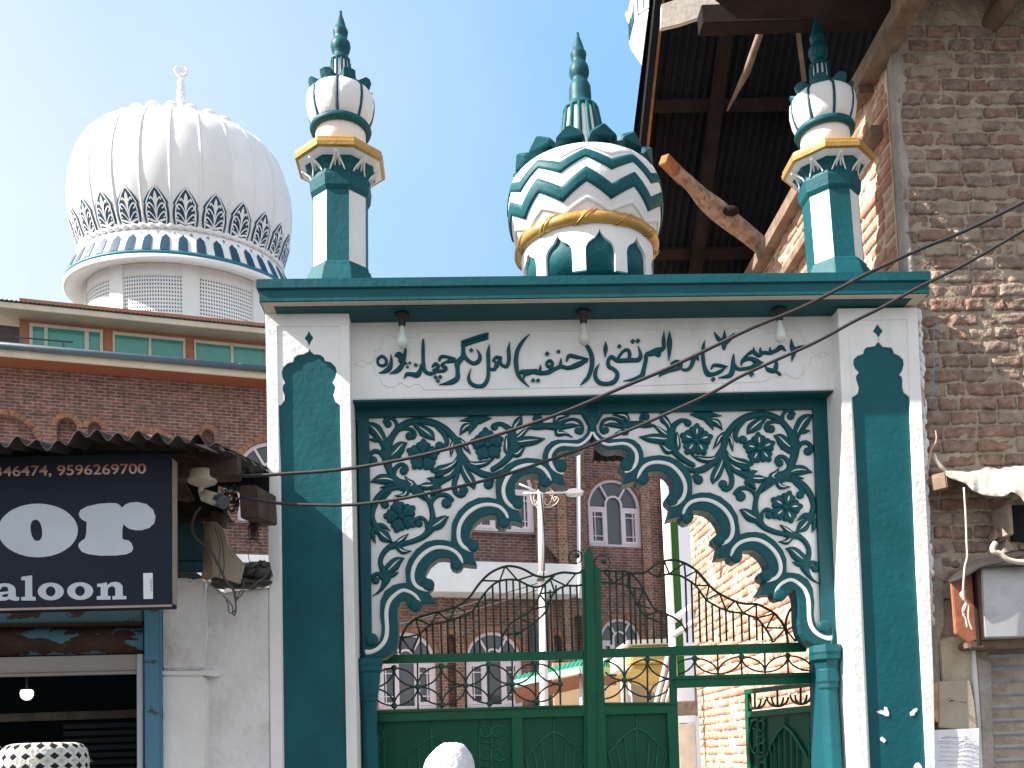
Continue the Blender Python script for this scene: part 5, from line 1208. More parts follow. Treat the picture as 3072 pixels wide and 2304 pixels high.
# paper scraps left on the right pillar
for i, pts in enumerate([[(445,985),(500,965),(530,975),(535,925),(565,930),(592,1000),(585,1040),(540,1035),(520,1020),(470,1005)],[(840,1000),(870,970),(900,945),(930,940),(930,970),(900,1000),(890,1030),(850,1035)],[(485,1300),(510,1285),(530,1300),(556,1325),(530,1360),(490,1330)],[(890,1640),(915,1600),(950,1595),(985,1640),(985,1720),(890,1720)]]):
    o = MB(); o.prism(hx(H3, pts, YF+0.0175), (0, -0.003, 0)); gp(o.build('paper_scrap', M_paper))
# ------------------------------------------------------------------ far minaret gallery peeping over the tin roof
tw = thing('minaret_tower', 'far white minaret gallery with teal lines beside the tin roof', 'minaret', PY(2040, 400, 32.0)*1.0)
c = tw.location.copy(); tw.location.z = 0
sc = 32.0/F*1.04
def tz(v): return PY(1900, v, 32.0).z
o = MB(); o.lathe([(75*sc, 0), (75*sc, tz(230)), (95*sc, tz(190)), (139*sc, tz(112)), (141*sc, tz(100))], (c.x, c.y, 0), 8, False, math.pi/8); keep(o.build('shaft', M_dome), tw)
o = MB(); o.lathe([(141*sc, tz(100)), (143*sc, tz(97)), (143*sc, tz(30)), (148*sc, tz(25)), (148*sc, tz(15)), (130*sc, tz(12))], (c.x, c.y, 0), 8, False, math.pi/8); keep(o.build('balustrade', M_dome), tw)
for i in range(8):
    a0 = math.pi/8+i*math.pi/4; a1 = a0+math.pi/4; A_ = Vector((math.cos(a0), math.sin(a0), 0)); B_ = Vector((math.cos(a1), math.sin(a1), 0))
    o = MB()
    def bpnt(t, v): q = (A_*(1-t)+B_*t)*(143.8*sc); return Vector((c.x+q.x, c.y+q.y, tz(v)))
    for t0, t1, v0, v1 in [(0.08,0.92,90,86),(0.08,0.92,44,40),(0.08,0.11,90,40),(0.89,0.92,90,40)]+[(0.16+0.06*j, 0.185+0.06*j, 80, 50) for j in range(12)]:
        o.add([bpnt(t0, v0), bpnt(t1, v0), bpnt(t1, v1), bpnt(t0, v1)], [[0,1,2,3]])
    for ch in [o.build('balustrade_panel', M_teal)]: keep(ch, tw); md_ = ch.modifiers.new('solid', 'SOLIDIFY'); md_.thickness = 0.02
    o = MB(); q = A_*(143*sc); o.ball((c.x+q.x, c.y+q.y, tz(6)), 9*sc, 10, 6, 1, 1, 1.2); keep(o.build('post_finial', M_dome), tw)

# ================================================================== green iron gate leaves
G1 = crop(1060, 1889); G2 = crop(1560, 1889); G3 = crop(2050, 1889); G5 = crop(1400, 1500); L5 = crop(1060, 1580)
YG = 6.50
M_gball = mat('dark_green_boss', (0.004, 0.055, 0.035), 0.4, 0.4, var=0.2, vscale=15)
def g3(cv, pts, Y=YG): return [tuple(PY(*cv(*p), Y)) for p in pts]
def rail(cv, pts, depth=0.04, Y=YG, name='rail', m=M_green, par=None, bev=0.003):
    mb = MB(); mb.prism(g3(cv, pts, Y), (0, depth, 0)); return keep(mb.build(name, m, None, bev), par)
def quarter(T, Mp, k=10):
    """two quarter arcs making a petal between a boss T and a boss Mp, in crop pixels"""
    a = [(T[0]+(Mp[0]-T[0])*math.sin(t), Mp[1]+(T[1]-Mp[1])*math.cos(t)) for t in [math.pi/2*i/k for i in range(k+1)]]
    b = [(Mp[0]+(T[0]-Mp[0])*math.cos(t), T[1]+(Mp[1]-T[1])*math.sin(t)) for t in [math.pi/2*i/k for i in range(k+1)]]
    return a, b
def frieze(par, cv, Ts, Bs, Ms, yt, yb, x0, x1, Y=YG+0.02, half=False):
    bars = MB(); r = 0.0062
    def clip(pts): return [p for p in pts if x0 <= p[0] <= x1 and yt(p[0])-6 <= p[1] <= yb(p[0])+6]
    def add(pts):
        q = clip(pts)
        if len(q) > 1: bars.tube(g3(cv, q, Y), r, 6)
    for L in (Ts, Bs):
        for t in L:
            for m_ in Ms:
                if abs(t[0]-m_[0]) < 420:
                    for arc in quarter(t, m_): add(arc)
    for t in Ts: add([(t[0], t[1]), (t[0], (t[1]+yb(t[0]))/2), (t[0]+6, yb(t[0]))])
    for m_ in Ms:
        add([(m_[0]-4, yt(m_[0])), (m_[0], m_[1])]); add([(m_[0], m_[1]), (m_[0]+4, yb(m_[0]))])
    keep(bars.build('ring_frieze', M_rustbar), par)
    for p in list(Ts)+list(Bs)+([] if half else list(Ms)):
        if x0-40 <= p[0] <= x1+40:
            b = MB(); c = PY(*cv(*p), Y-0.012); rr = 38/3.9982*PXM(Y); b.ball(c, rr, 14, 8, 1, 0.45, 1); keep(b.build('boss', M_gball), par)
def crest(par, curves, zig, ups, rail_y, name='crest'):
    mb = MB(); Y = YG+0.02
    for cv, pts, r in curves: mb.tube(g3(cv, spline(pts, 4), Y), r, 6)
    for cv, a, b in zig: mb.tube(g3(cv, [a, b], Y), 0.0062, 6)
    for cv, x, ytop, dx, yb in ups: mb.tube(g3(cv, [(x, ytop), (x+dx, yb)], Y), 0.0068, 6)
    return keep(mb.build(name, M_rustbar), par)
lin = lambda x0, y0, x1, y1: (lambda x: y0+(y1-y0)*(x-x0)/(x1-x0))

# --- left leaf
gl = thing('gate_leaf', 'left green iron gate leaf with pointed panel ornaments and wavy crest', 'gate leaf', PY(1450, 3000, YG), 'iron gate leaves'); gl.location.z = 0
rail(G1, [(300,305),(2211,262),(2760,250),(2760,356),(2211,366),(300,408)], par=gl)
rail(G1, [(262,972),(2211,912),(2760,902),(2760,930),(2211,942),(262,1004)], 0.05, YG-0.012, par=gl)
rail(G1, [(262,1006),(2211,944),(2770,932),(2770,1040),(2211,1052),(262,1112)], 0.05, par=gl)
mb = MB(); mb.prism(g3(G1, [(240,1100),(2780,1030),(2790,5200),(240,5200)], YG+0.025), (0, 0.012, 0)); keep(mb.build('sheet_panel', M_greend), gl)
rail(G1, [(1897,1058),(2030,1055),(2040,1659),(2060,5200),(1915,5200),(1907,1659)], 0.03, YG-0.004, name='stile', par=gl)
rail(G5, [(1384,842),(1414,815),(1440,1659),(1470,6700),(1426,6700),(1404,1659)], 0.05, YG-0.006, name='stile', par=gl)
rail(G1, [(262,1110),(285,1110),(290,5200),(262,5200)], 0.05, YG, name='stile', par=gl)
frieze(gl, G1, [(488,460),(1055,440),(1622,420),(2185,408)], [(490,912),(1067,900),(1635,885),(2202,866)], [(205,700),(773,685),(1348,668),(1908,655),(2480,652)], lin(300,408,2211,366), lin(262,970,2211,912), 262, 2745)
wave = [(L5, [(480,1170),(530,1262),(555,1370),(560,1525)], 0.0075),
 (L5, [(560,1510),(570,1360),(592,1290),(650,1190),(750,1105),(870,1060),(1010,1025),(1230,965),(1380,860),(1470,740),(1550,640),(1660,545),(1820,478),(1950,482),(2060,520),(2180,585),(2300,605),(2410,575),(2520,550),(2680,560),(2745,530)], 0.0085),
 (L5, [(712,1510),(725,1450),(750,1390),(800,1290),(930,1180),(1150,1130),(1340,1060),(1440,1000),(1560,820),(1660,710),(1750,655),(1850,636),(1970,642),(2090,700),(2190,725),(2270,705),(2370,630),(2420,570)], 0.0075),
 (G5, [(425,1650),(520,1490),(640,1410),(760,1340),(860,1180),(920,1030),(1000,945),(1065,890)], 0.0075),
 (G5, [(560,1640),(640,1590),(800,1480),(940,1350),(985,1250),(1030,1140),(1110,1062),(1200,1028),(1300,1030),(1384,1018)], 0.0075)]
zig = [(L5,a,b) for a, b in [((750,1105),(800,1290)),((750,1105),(930,1180)),((1010,1025),(930,1180)),((1010,1025),(1150,1130)),((1230,965),(1150,1130)),((1230,965),(1345,1020)),((1550,648),(1755,652)),((1820,478),(1755,652)),((1825,478),(1970,642)),((2172,580),(1970,642)),((575,1340),(790,1292)),((590,1350),(710,1510))]]
zig += [(G5,a,b) for a, b in [((1000,945),(1060,1110)),((1010,940),(1190,1028)),((1312,880),(1190,1028)),((890,1122),(1060,1102)),((882,1142),(980,1258)),((812,1306),(972,1272)),((650,1435),(770,1475)),((500,1620),(620,1590))]]
tops = [(720,1470),(805,1285),(880,1225),(952,1175),(1050,1155),(1130,1138),(1210,1112),(1280,1090),(1345,1058),(1435,1000),(1500,920),(1580,800),(1670,712),(1755,655),(1835,640),(1915,640),(1995,650),(2080,695),(2160,725),(2300,690),(2360,760),(2430,705),(2510,720),(2600,705),(2680,712)]
ups = [(L5, x, y, (30 if x > 720 else 0)*((1530-y)/900), 1535-0.022*(x-560)) for x, y in tops]
crest(gl, wave, zig, ups, None)
def pointed(par, cv, apex, stem, left, right, ribs, name='pointed_ornament', Y=YG+0.022, m=M_greenf, P=None):
    mb = MB(); f = (lambda pts: g3(cv, pts, Y)) if P is None else P
    mb.tube(f([stem, apex]), 0.0055, 6); mb.tube(f([apex]+left), 0.0065, 6); mb.tube(f([apex]+right), 0.0065, 6)
    for rb_ in ribs: mb.tube(f(rb_), 0.0055, 6)
    return keep(mb.build(name, m), par)
pointed(gl, G1, (940,1275), (938,1105), [(785,1390),(770,1402),(655,1505),(640,1515),(525,1640),(480,1760),(560,2100)], [(1095,1358),(1110,1375),(1215,1455),(1240,1480),(1360,1590),(1390,1700),(1330,2100)], [[(940,1275),(950,2100)],[(770,1402),(830,2100)],[(645,1512),(720,2100)],[(1105,1370),(1075,2100)],[(1225,1465),(1180,2100)]])
pointed(gl, G2, (405,1220), (405,1055), [(265,1310),(255,1330),(162,1418),(155,1440),(76,1518),(68,1550),(95,1659),(200,2100)], [(548,1298),(560,1330),(650,1390),(665,1430),(764,1505),(770,1560),(735,1659),(640,2100)], [[(405,1220),(425,2100)],[(258,1330),(300,1659),(350,2100)],[(160,1440),(205,1659),(290,2100)],[(557,1335),(545,1659),(500,2100)],[(660,1430),(640,1659),(560,2100)]])
def ladder(par, cv, xa, xb, ya, yb_, cs, bars_, scroll, P=None, Y=YG+0.022):
    mb = MB(); f = (lambda pts: g3(cv, pts, Y)) if P is None else P
    for x in (xa, xb): mb.tube(f([(x, ya), (x+10, yb_)]), 0.0055, 6)
    for cx, cy, rx, ry in cs: mb.tube(f([(cx+rx*math.cos(t), cy+ry*math.sin(t)) for t in [2*math.pi*i/20 for i in range(20)]]), 0.0055, 6, closed=True)
    for y in bars_: mb.tube(f([(xa, y), (xb, y)]), 0.005, 6)
    if scroll: mb.tube(f(spline(scroll, 4)), 0.0058, 6)
    return keep(mb.build('scroll_ladder', M_greenf), par)
SC = [(1782,1205),(1775,1255),(1720,1287),(1672,1252),(1667,1190),(1730,1150),(1820,1180),(1880,1260),(1900,1360),(1880,1480),(1830,1548),(1740,1575),(1682,1530),(1692,1462),(1740,1445),(1780,1480),(1797,1520)]
ladder(gl, G1, 1513, 1657, 1092, 3400, [(1587,1225,64,66),(1593,1497,64,66),(1600,1780,64,66),(1606,2050,64,66)], [1358,1640,1920], SC)
ladder(gl, G1, 300, 366, 1120, 3400, [(300,1260,58,66),(304,1530,58,66)], [1392,1670], None)
# --- cover post in the middle
cpost = MB(); cpost.prism(g3(G5, [(1466,545),(1510,632),(1520,700),(1530,1200),(1556,1659),(1590,6700),(1452,6700),(1436,1659),(1425,1200),(1412,640)], YG-0.022), (0, 0.045, 0))
keep(cpost.build('cover_strip', M_green, None, 0.004), gl)
ci = MB(); 
def circ(cv, cx, cy, r, r2): ci.tube(g3(cv, [(cx+r*math.cos(t), cy+r*math.sin(t)) for t in [2*math.pi*i/28 for i in range(28)]], YG+0.01), r2, 6, closed=True)
circ(G5, 1302, 685, 80, 0.005); keep(ci.build('ring_ornament', M_rustbar), gl)
b_ = MB(); b_.ball(PY(*G5(1325,665), YG), 0.018, 12, 8); keep(b_.build('boss', M_gball), gl)
# --- right leaf with the wicket opening
gr_ = thing('gate_leaf', 'right green iron gate leaf with open wicket doorway and wavy crest', 'gate leaf', PY(2150, 3000, YG), 'iron gate leaves'); gr_.location.z = 0
ci = MB(); circ(G5, 1625, 757, 95, 0.005); keep(ci.build('ring_ornament', M_rustbar), gr_)
b_ = MB(); b_.ball(PY(*G5(1650,740), YG), 0.019, 12, 8); keep(b_.build('boss', M_gball), gr_)
rail(G5, [(1522,752),(1612,832),(1618,1400),(1636,1860),(1664,2560),(1686,3216),(1780,6700),(1600,6700),(1545,1659),(1535,1200)], 0.05, YG-0.008, name='stile', par=gr_)
rail(G2, [(990,232),(2211,186),(3440,148),(3440,262),(2211,302),(990,335)], par=gr_)
rail(G2, [(1015,872),(1892,868),(1892,895),(1015,902)], 0.05, YG-0.012, par=gr_)
rail(G2, [(1015,904),(1892,882),(1892,998),(1018,1022)], 0.05, par=gr_)
rail(G2, [(1797,318),(1878,312),(1890,880),(1805,880)], 0.04, YG+0.002, name='stile', par=gr_)
rail(G2, [(1764,1000),(1895,996),(1918,1659),(2060,5200),(1900,5200),(1795,1659)], 0.05, YG-0.005, name='stile', par=gr_)
mb = MB(); mb.prism(g3(G2, [(1010,1000),(1880,990),(2040,5200),(1060,5200)], YG+0.025), (0, 0.012, 0)); keep(mb.build('sheet_panel', M_greend), gr_)
rail(G3, [(-110,556),(0,552),(1560,508),(1620,508),(1620,640),(0,696),(-110,700)], 0.04, YG-0.004, par=gr_)
rail(G3, [(-110,590),(0,586),(1620,545),(1620,552),(0,594),(-110,598)], 0.02, YG-0.016, par=gr_)
frieze(gr_, G2, [(1528,358),(970,372)], [(1550,808),(985,830)], [(1253,608),(1830,590)], lin(1000,335,1797,318), lin(1015,872,1797,868), 1012, 1797)
frieze(gr_, G3, [(137,345),(697,325),(1253,312)], [], [(-150,545),(415,530),(980,508),(1545,495)], lin(0,302,1430,265), lin(0,552,1560,508), -92, 1545, half=True)
wave = [(G5, [(1612,850),(1700,850),(1800,858),(1900,856),(1960,880),(2060,882),(2160,858),(2260,782),(2370,732),(2480,722),(2610,756),(2760,850),(2900,1010)], 0.0085),
 (E4, [(760,930),(900,1092),(1020,1195),(1220,1295),(1350,1325),(1480,1330),(1600,1385),(1690,1440),(1770,1530),(1815,1615),(1845,1720),(1852,1800)], 0.0085),
 (C4, [(1135,1395),(1108,1180),(1130,1062),(1190,960),(1235,930)], 0.008),
 (G5, [(1622,988),(1760,1000),(1850,1010),(1930,1042),(2000,1150),(2060,1280),(2140,1390),(2250,1440),(2340,1480)], 0.0075),
 (G5, [(1960,880),(2050,960),(2120,1072),(2190,1210),(2260,1310),(2400,1370),(2500,1420),(2580,1490),(2640,1590)], 0.0075),
 (E4, [(300,1010),(380,978),(440,970),(550,985),(640,1030),(750,1110),(870,1272),(990,1350),(1100,1400),(1200,1425),(1310,1436),(1400,1468),(1480,1500),(1540,1560),(1600,1645),(1650,1730),(1668,1790)], 0.0075)]
zig = [(E4,a,b) for a, b in [((160,935),(290,1005)),((375,825),(300,1005)),((375,825),(432,968)),((605,838),(432,968)),((610,838),(626,1000)),((755,932),(626,1000)),((757,934),(746,1105)),((912,1105),(746,1105)),((906,1110),(876,1275)),((1030,1203),(876,1275)),((1032,1200),(1112,1400)),((1215,1296),(1112,1400)),((1228,1296),(1316,1436)),((1476,1335),(1316,1436)),((1476,1335),(1476,1500)),((1690,1442),(1480,1500)),((1690,1445),(1600,1612)),((1812,1618),(1600,1612))]]
zig += [(C4,a,b) for a, b in [((1095,1230),(960,1385)),((1105,1230),(1230,1380)),((1195,960),(1240,1110)),((1120,1240),(1235,1180)),((1240,1210),(1225,1380))]]
zig += [(G5,a,b) for a, b in [((1650,860),(1765,998)),((1935,882),(1765,998)),((1940,882),(1930,1042)),((1930,1042),(2115,1075)),((2115,1075),(2055,1250)),((2055,1250),(2200,1300)),((2150,1390),(2290,1330))]]
tops = [(-290,920),(-210,925),(-130,935),(-45,980),(15,1130),(75,1300),(160,1420),(240,1440),(330,1440),(400,1460),(625,1010),(698,1080),(785,1175),(868,1272),(945,1340),(1032,1385),(1108,1405),(1195,1428),(1295,1440),(1385,1466),(1475,1503),(1545,1570)]
ups = [(E4, x, y, 0.03*(1780-y), 1808-0.028*x) for x, y in tops]
crest(gr_, wave, zig, ups, None)
pointed(gr_, G2, (1395,1175), (1395,1015), [(1255,1260),(1240,1285),(1162,1368),(1150,1390),(1072,1468),(1062,1490),(1105,1659),(1200,2100)], [(1545,1250),(1555,1280),(1650,1360),(1660,1385),(1755,1455),(1762,1490),(1720,1659),(1640,2100)], [[(1395,1175),(1420,2100)],[(1245,1285),(1300,1659),(1350,2100)],[(1155,1390),(1210,1659),(1290,2100)],[(1552,1290),(1530,1659),(1500,2100)],[(1656,1390),(1630,1659),(1560,2100)]])
# --- wicket door swung inwards about its right edge
HW = PY(*G3(1660, 900), YG+0.05); aw_ = R(71); DW = Vector((-math.cos(aw_), math.sin(aw_), 0)); NW = Vector((-math.sin(aw_), -math.cos(aw_), 0))
def WP(x, y, off=0.0): u, v = G3(x, y); return PP(u, v, HW+NW*off, NW)
def wprism(pts, off, dep, name, m, bev=0.002):
    mb = MB(); mb.prism([WP(x, y, off) for x, y in pts], -NW*dep); return mb.build(name, m, None, bev)
wdoor = wprism([(735,1005),(1655,910),(1680,5400),(900,5400)], 0.0, 0.01, 'wicket_door', M_greend); keep(wdoor, gr_)
def wk_(o): o.parent = wdoor; o.matrix_parent_inverse = Matrix.Identity(4); return o
wk_(wprism([(728,718),(1640,612),(1640,668),(728,776)], 0.02, 0.035, 'rail', M_green))
wk_(wprism([(738,985),(1645,893),(1645,975),(740,1056)], 0.02, 0.035, 'rail', M_green))
wk_(wprism([(730,776),(770,772),(778,985),(738,988)], 0.02, 0.035, 'stile', M_green))
wk_(wprism([(738,1056),(776,1052),(806,1659),(960,5400),(900,5400),(760,1659)], 0.02, 0.035, 'stile', M_green))
WF = lambda off: (lambda pts: [tuple(WP(x, y, off)) for x, y in pts])
wp_ = MB(); f = WF(0.004)
for cx in (860, 1130, 1410, 1680):
    for s_ in (-1, 1):
        for w_ in (70, 128):
            pts = [(cx+s_*w_*math.sin(t)*(1.0), 950-(cx-860)*0.10-230*(1-math.cos(t))/2*1.0) for t in [math.pi*i/12 for i in range(7)]]
            pts = [(x, y) for x, y in pts if 740 < x < 1650]
            if len(pts) > 1: wp_.tube(f(pts), 0.008, 6)
    if cx < 1650: wp_.tube(f([(cx, 960-(cx-860)*0.10), (cx-5, 720-(cx-860)*0.10)]), 0.008, 6)
wk_(wp_.build('ring_frieze', M_rustbar))
mb = MB(); f = WF(0.012)
mb.tube(f([(1215,1040),(1215,1152)]), 0.006, 6)
for L in ([(1215,1152),(1320,1255),(1335,1280),(1395,1370),(1405,1395),(1470,1495),(1480,1520),(1520,1620),(1480,2000)], [(1215,1152),(1135,1240),(1060,1370),(1010,1500),(990,1560),(1040,2000)]): mb.tube(f(L), 0.011, 6)
for rb_ in ([(1150,1260),(1160,2000)],[(1090,1350),(1110,2000)],[(1215,1152),(1240,2000)],[(1300,1250),(1310,2000)],[(1370,1350),(1370,2000)],[(1050,1420),(1080,2000)]): mb.tube(f(rb_), 0.007, 6)
wk_(mb.build('pointed_ornament', M_greenf))
mb = MB()
for x in (892, 965): mb.tube(f([(x, 1055), (x+20, 2400)]), 0.007, 6)
for cy in (1150, 1420, 1650):
    mb.tube(f([(932+32*math.cos(t)+(cy-1150)*0.03, cy+62*math.sin(t)) for t in [2*math.pi*i/18 for i in range(18)]]), 0.007, 6, closed=True)
for y in (1285, 1530): mb.tube(f([(898, y), (972, y-8)]), 0.006, 6)
mb.tube(f(spline([(835,1165),(850,1195),(890,1170),(890,1100),(860,1080),(815,1130),(795,1240),(800,1360),(830,1450),(870,1490),(890,1430),(880,1375),(850,1400),(855,1440)], 4)), 0.008, 6)
wk_(mb.build('scroll_ladder', M_greenf)); mb = MB()
for x in (1505, 1585): mb.tube(f([(x, 990), (x+20, 2400)]), 0.006, 6)
for cy in (1110, 1380, 1640):
    for cx in (1545, 1610): mb.tube(f([(cx+32*math.cos(t), cy+60*math.sin(t)-(cx-1545)*0.15) for t in [2*math.pi*i/18 for i in range(18)]]), 0.007, 6, closed=True)
wk_(mb.build('scroll_ladder', M_greenf))

# ================================================================== barber shop on the left
S0 = crop(0, 1240); S1 = crop(420, 1280); S2 = crop(0, 1640); S3_ = crop(0, 1889); S4 = crop(420, 1640)
M_sign = mat('navy_flex_sheet', (0.016, 0.021, 0.033), 0.6, 0.12, var=0.10, vscale=2, bump=0.06, bscale=6)
M_signf = mat('sign_edge_metal', (0.32, 0.25, 0.21), 0.5, 0.4, var=0.2)
M_letter = mat('pale_letter_vinyl', (0.47, 0.52, 0.57), 0.6, 0.15, var=0.10, vscale=3)
M_redtop = mat('red_number_print', (0.42, 0.13, 0.12), 0.6, 0.3)
M_bwood = mat('grimy_awning_timber', (0.095, 0.066, 0.048), 0.85, 0.15, var=0.4, vscale=8, bump=0.6, bscale=25, dirt=(0.03, 0.022, 0.018), dscale=5, damt=0.6)
M_old = mat('black_corrugated_tin', (0.025, 0.023, 0.022), 0.7, 0.3, var=0.4, vscale=4, dirt=(0.07, 0.055, 0.04), dscale=5, damt=0.6)
M_rust = mat('rusty_brown_shutter_box', (0.045, 0.022, 0.015), 0.8, 0.2, var=0.35, vscale=6, bump=0.5, bscale=25)
def peel(name, base, paint, scale, th):
    m = mat(name, base, 0.75, 0.25, var=0.4, vscale=7, bump=0.4, bscale=25)
    n = m.node_tree.nodes; l = m.node_tree.links; b = n['Principled BSDF']
    src = b.inputs['Base Color'].links[0].from_socket
    tc = n.new('ShaderNodeTexCoord'); mp = n.new('ShaderNodeMapping'); mp.inputs['Scale'].default_value = (1, 1, 2.2); l.new(tc.outputs['Object'], mp.inputs['Vector'])
    nz = n.new('ShaderNodeTexNoise'); nz.inputs['Scale'].default_value = scale; nz.inputs['Detail'].default_value = 7; nz.inputs['Roughness'].default_value = 0.55; l.new(mp.outputs[0], nz.inputs['Vector'])
    mr = n.new('ShaderNodeMapRange'); mr.inputs['From Min'].default_value = th; mr.inputs['From Max'].default_value = th+0.015; l.new(nz.outputs['Fac'], mr.inputs['Value'])
    mx = n.new('ShaderNodeMix'); mx.data_type = 'RGBA'; l.new(mr.outputs[0], mx.inputs['Factor']); l.new(src, mx.inputs['A']); mx.inputs['B'].default_value = (*paint, 1); l.new(mx.outputs['Result'], b.inputs['Base Color']); return m
M_peel = peel('peeling_blue_paint', (0.050, 0.026, 0.018), (0.075, 0.18, 0.22), 3.2, 0.54)
M_peelb = peel('peeling_blue_rail', (0.06, 0.045, 0.035), (0.085, 0.185, 0.205), 4.0, 0.42)
M_bluep = peel('blue_door_post_paint', (0.085, 0.085, 0.08), (0.085, 0.215, 0.32), 4.5, 0.36)
M_teald = mat('dark_teal_board', (0.020, 0.062, 0.078), 0.75, 0.25, var=0.35, vscale=8, dirt=(0.03, 0.03, 0.025), dscale=5, damt=0.6)
M_alu = mat('grey_aluminium_frame', (0.30, 0.27, 0.25), 0.45, 0.4, var=0.06)
M_alub = mat('bright_aluminium', (0.50, 0.50, 0.52), 0.4, 0.5, var=0.05)
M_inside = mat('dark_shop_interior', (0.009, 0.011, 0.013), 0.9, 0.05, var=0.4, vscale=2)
M_slats = mat('dark_slat_blind', (0.018, 0.018, 0.02), 0.6, 0.3)
M_lampg = mat('lit_lamp_globe', (1.0, 0.97, 0.92), 0.5, 0.2, emit=5.0)
M_cctv = mat('dusty_white_plastic', (0.52, 0.46, 0.36), 0.5, 0.4, var=0.15, vscale=20)
M_cctvd = mat('dark_camera_front', (0.06, 0.065, 0.08), 0.3, 0.5)
def mglass():
    m = mat('shop_glass', (0.5, 0.55, 0.6), 0.03, 0.12); b = m.node_tree.nodes['Principled BSDF']
    b.inputs['Transmission Weight'].default_value = 1.0; b.inputs['IOR'].default_value = 1.05; b.inputs['Base Color'].default_value = (0.42, 0.48, 0.52, 1)
    for l_ in list(b.inputs['Base Color'].links): m.node_tree.links.remove(l_)
    return m
M_sglass = mglass()
shop = thing('barber_shop', 'barber shop front with blue post, rusty shutter box and dark glass window', 'shop', PY(300, 3000, 5.9)); shop.location.z = 0
def sp_(o): return keep(o, shop)
YSh = 5.92
def sflat(cv, pts, Y, dep, name, m, bev=0.0, par=None):
    mb = MB(); mb.prism([PY(*cv(*p), Y) for p in pts], (0, dep, 0)); return keep(mb.build(name, m, None, bev), par or shop)
# corrugated awning roof rising from the street to the wall
ZA = PY(*S1(930, 262), 4.48); ZB = PY(*S1(1545, 540), 5.98)
XR_ = (ZA.x+ZB.x)/2
slope = (ZB-ZA)
cr_ = MB(); vs = []; nc = 58; pitch = 0.088; left = -4.4
for i in range(nc*8+1):
    t = i/8; x = ZA.x-t*pitch*0.98; o_ = 0.020*math.cos(2*math.pi*t)
    sag = 0.02*math.sin(t*0.37)+0.012*math.sin(t*1.3)
    for q in (0.0, 0.33, 0.66, 1.0):
        vs.append(Vector((x+(ZB.x-ZA.x)*q, ZA.y+slope.y*q, ZA.z+0.045*min(1, t/3)+slope.z*q+o_+sag*(1-q)+(0.012*math.sin(t*2.1) if q == 0 else 0))))
cr_.add(vs, [[i*4+j, i*4+j+1, i*4+5+j, i*4+4+j] for i in range(nc*8) for j in range(3)], True)
cro = sp_(cr_.build('corrugated_awning', M_old)); md_ = cro.modifiers.new('solid', 'SOLIDIFY'); md_.thickness = 0.004
vb = MB()
for j in range(16):
    q = j/15; p = ZA+slope*q; vb.add([p+Vector((0.00, 0, 0.012+0.008*math.sin(j*2.2))), p+Vector((-0.10, 0, 0.022)), p+slope/15+Vector((-0.10, 0, 0.022)), p+slope/15+Vector((0.00, 0, 0.012+0.008*math.sin((j+1)*2.2)))], [[0,1,2,3]])
sp_(vb.build('sheet_edge', M_galv))
gb = MB(); gb.prism([PY(*S1(*p), 5.99) for p in [(940,275),(1240,400),(1548,548),(1548,875),(1340,820),(1180,770),(930,700),(930,1000),(400,1020),(400,560)]], (0, 0.03, 0)); sp_(gb.build('gable_board', M_tin))
# front valance and timbers
sflat(S0, [(-400,460),(0,425),(560,425),(2060,445),(2330,440),(2330,520),(2060,480),(0,516),(-400,540)], 4.78, 0.02, 'valance_board', M_old)
tb = MB(); p = PY(*S1(1010, 445), 4.95); tb.box(-4.0, p.x+0.06, 4.95, 5.06, p.z-0.062, p.z+0.062); sp_(tb.build('awning_beam', M_bwood, None, 0.006))
tb = MB(); tb.beam(PY(*S1(1300, 900), 5.3), PY(*S1(1545, 1010), 5.85), 0.09, 0.17); sp_(tb.build('rafter', M_bwood, None, 0.006))
tb = MB(); tb.box(*(lambda a, b: (a.x, b.x, 5.50, 5.58, b.z, a.z))(PY(*S1(1215, 780), 5.5), PY(*S1(1330, 1085), 5.5))); sp_(tb.build('hanging_block', M_bwood, None, 0.005))
tb = MB(); tb.box(*(lambda a, b: (a.x, b.x, 5.55, 5.66, b.z, a.z))(PY(*S1(380, 860), 5.55), PY(*S1(1000, 1080), 5.55))); sp_(tb.build('cross_beam', M_dwood, None, 0.006))
tb = MB(); tb.prism([PY(*S1(*q), 5.52) for q in [(830,1060),(880,985),(990,1040),(1000,1150),(960,1180)]], (0, 0.1, 0)); sp_(tb.build('beam_end', M_bwood, None, 0.006))
tb = MB(); tb.prism([PY(*S1(*q), 5.45) for q in [(395,640),(480,600),(620,830),(520,860),(395,835)]], (0, 0.1, 0)); sp_(tb.build('brace', M_bwood, None, 0.006))
# upper blue board, dark gap and plank above the wall
sflat(S1, [(440,1120),(750,1135),(745,1730),(720,2000-260),(440,1745)], 5.70, 0.03, 'teal_board', M_teald, 0.003)
sflat(S1, [(455,1605),(745,1605),(745,1612),(455,1612)], 5.69, 0.02, 'board_joint', M_dwood)
sflat(S4, [(740,0),(780,-420),(835,-420),(835,330),(815,380),(735,375)], 5.72, 0.06, 'timber_post', M_owood, 0.004)
sflat(S4, [(828,-440),(905,-440),(960,-330),(1060,-20),(1100,40),(1250,205),(1190,440),(1060,400),(828,335)], 5.80, 0.03, 'leaning_plank', M_ply, 0.003)
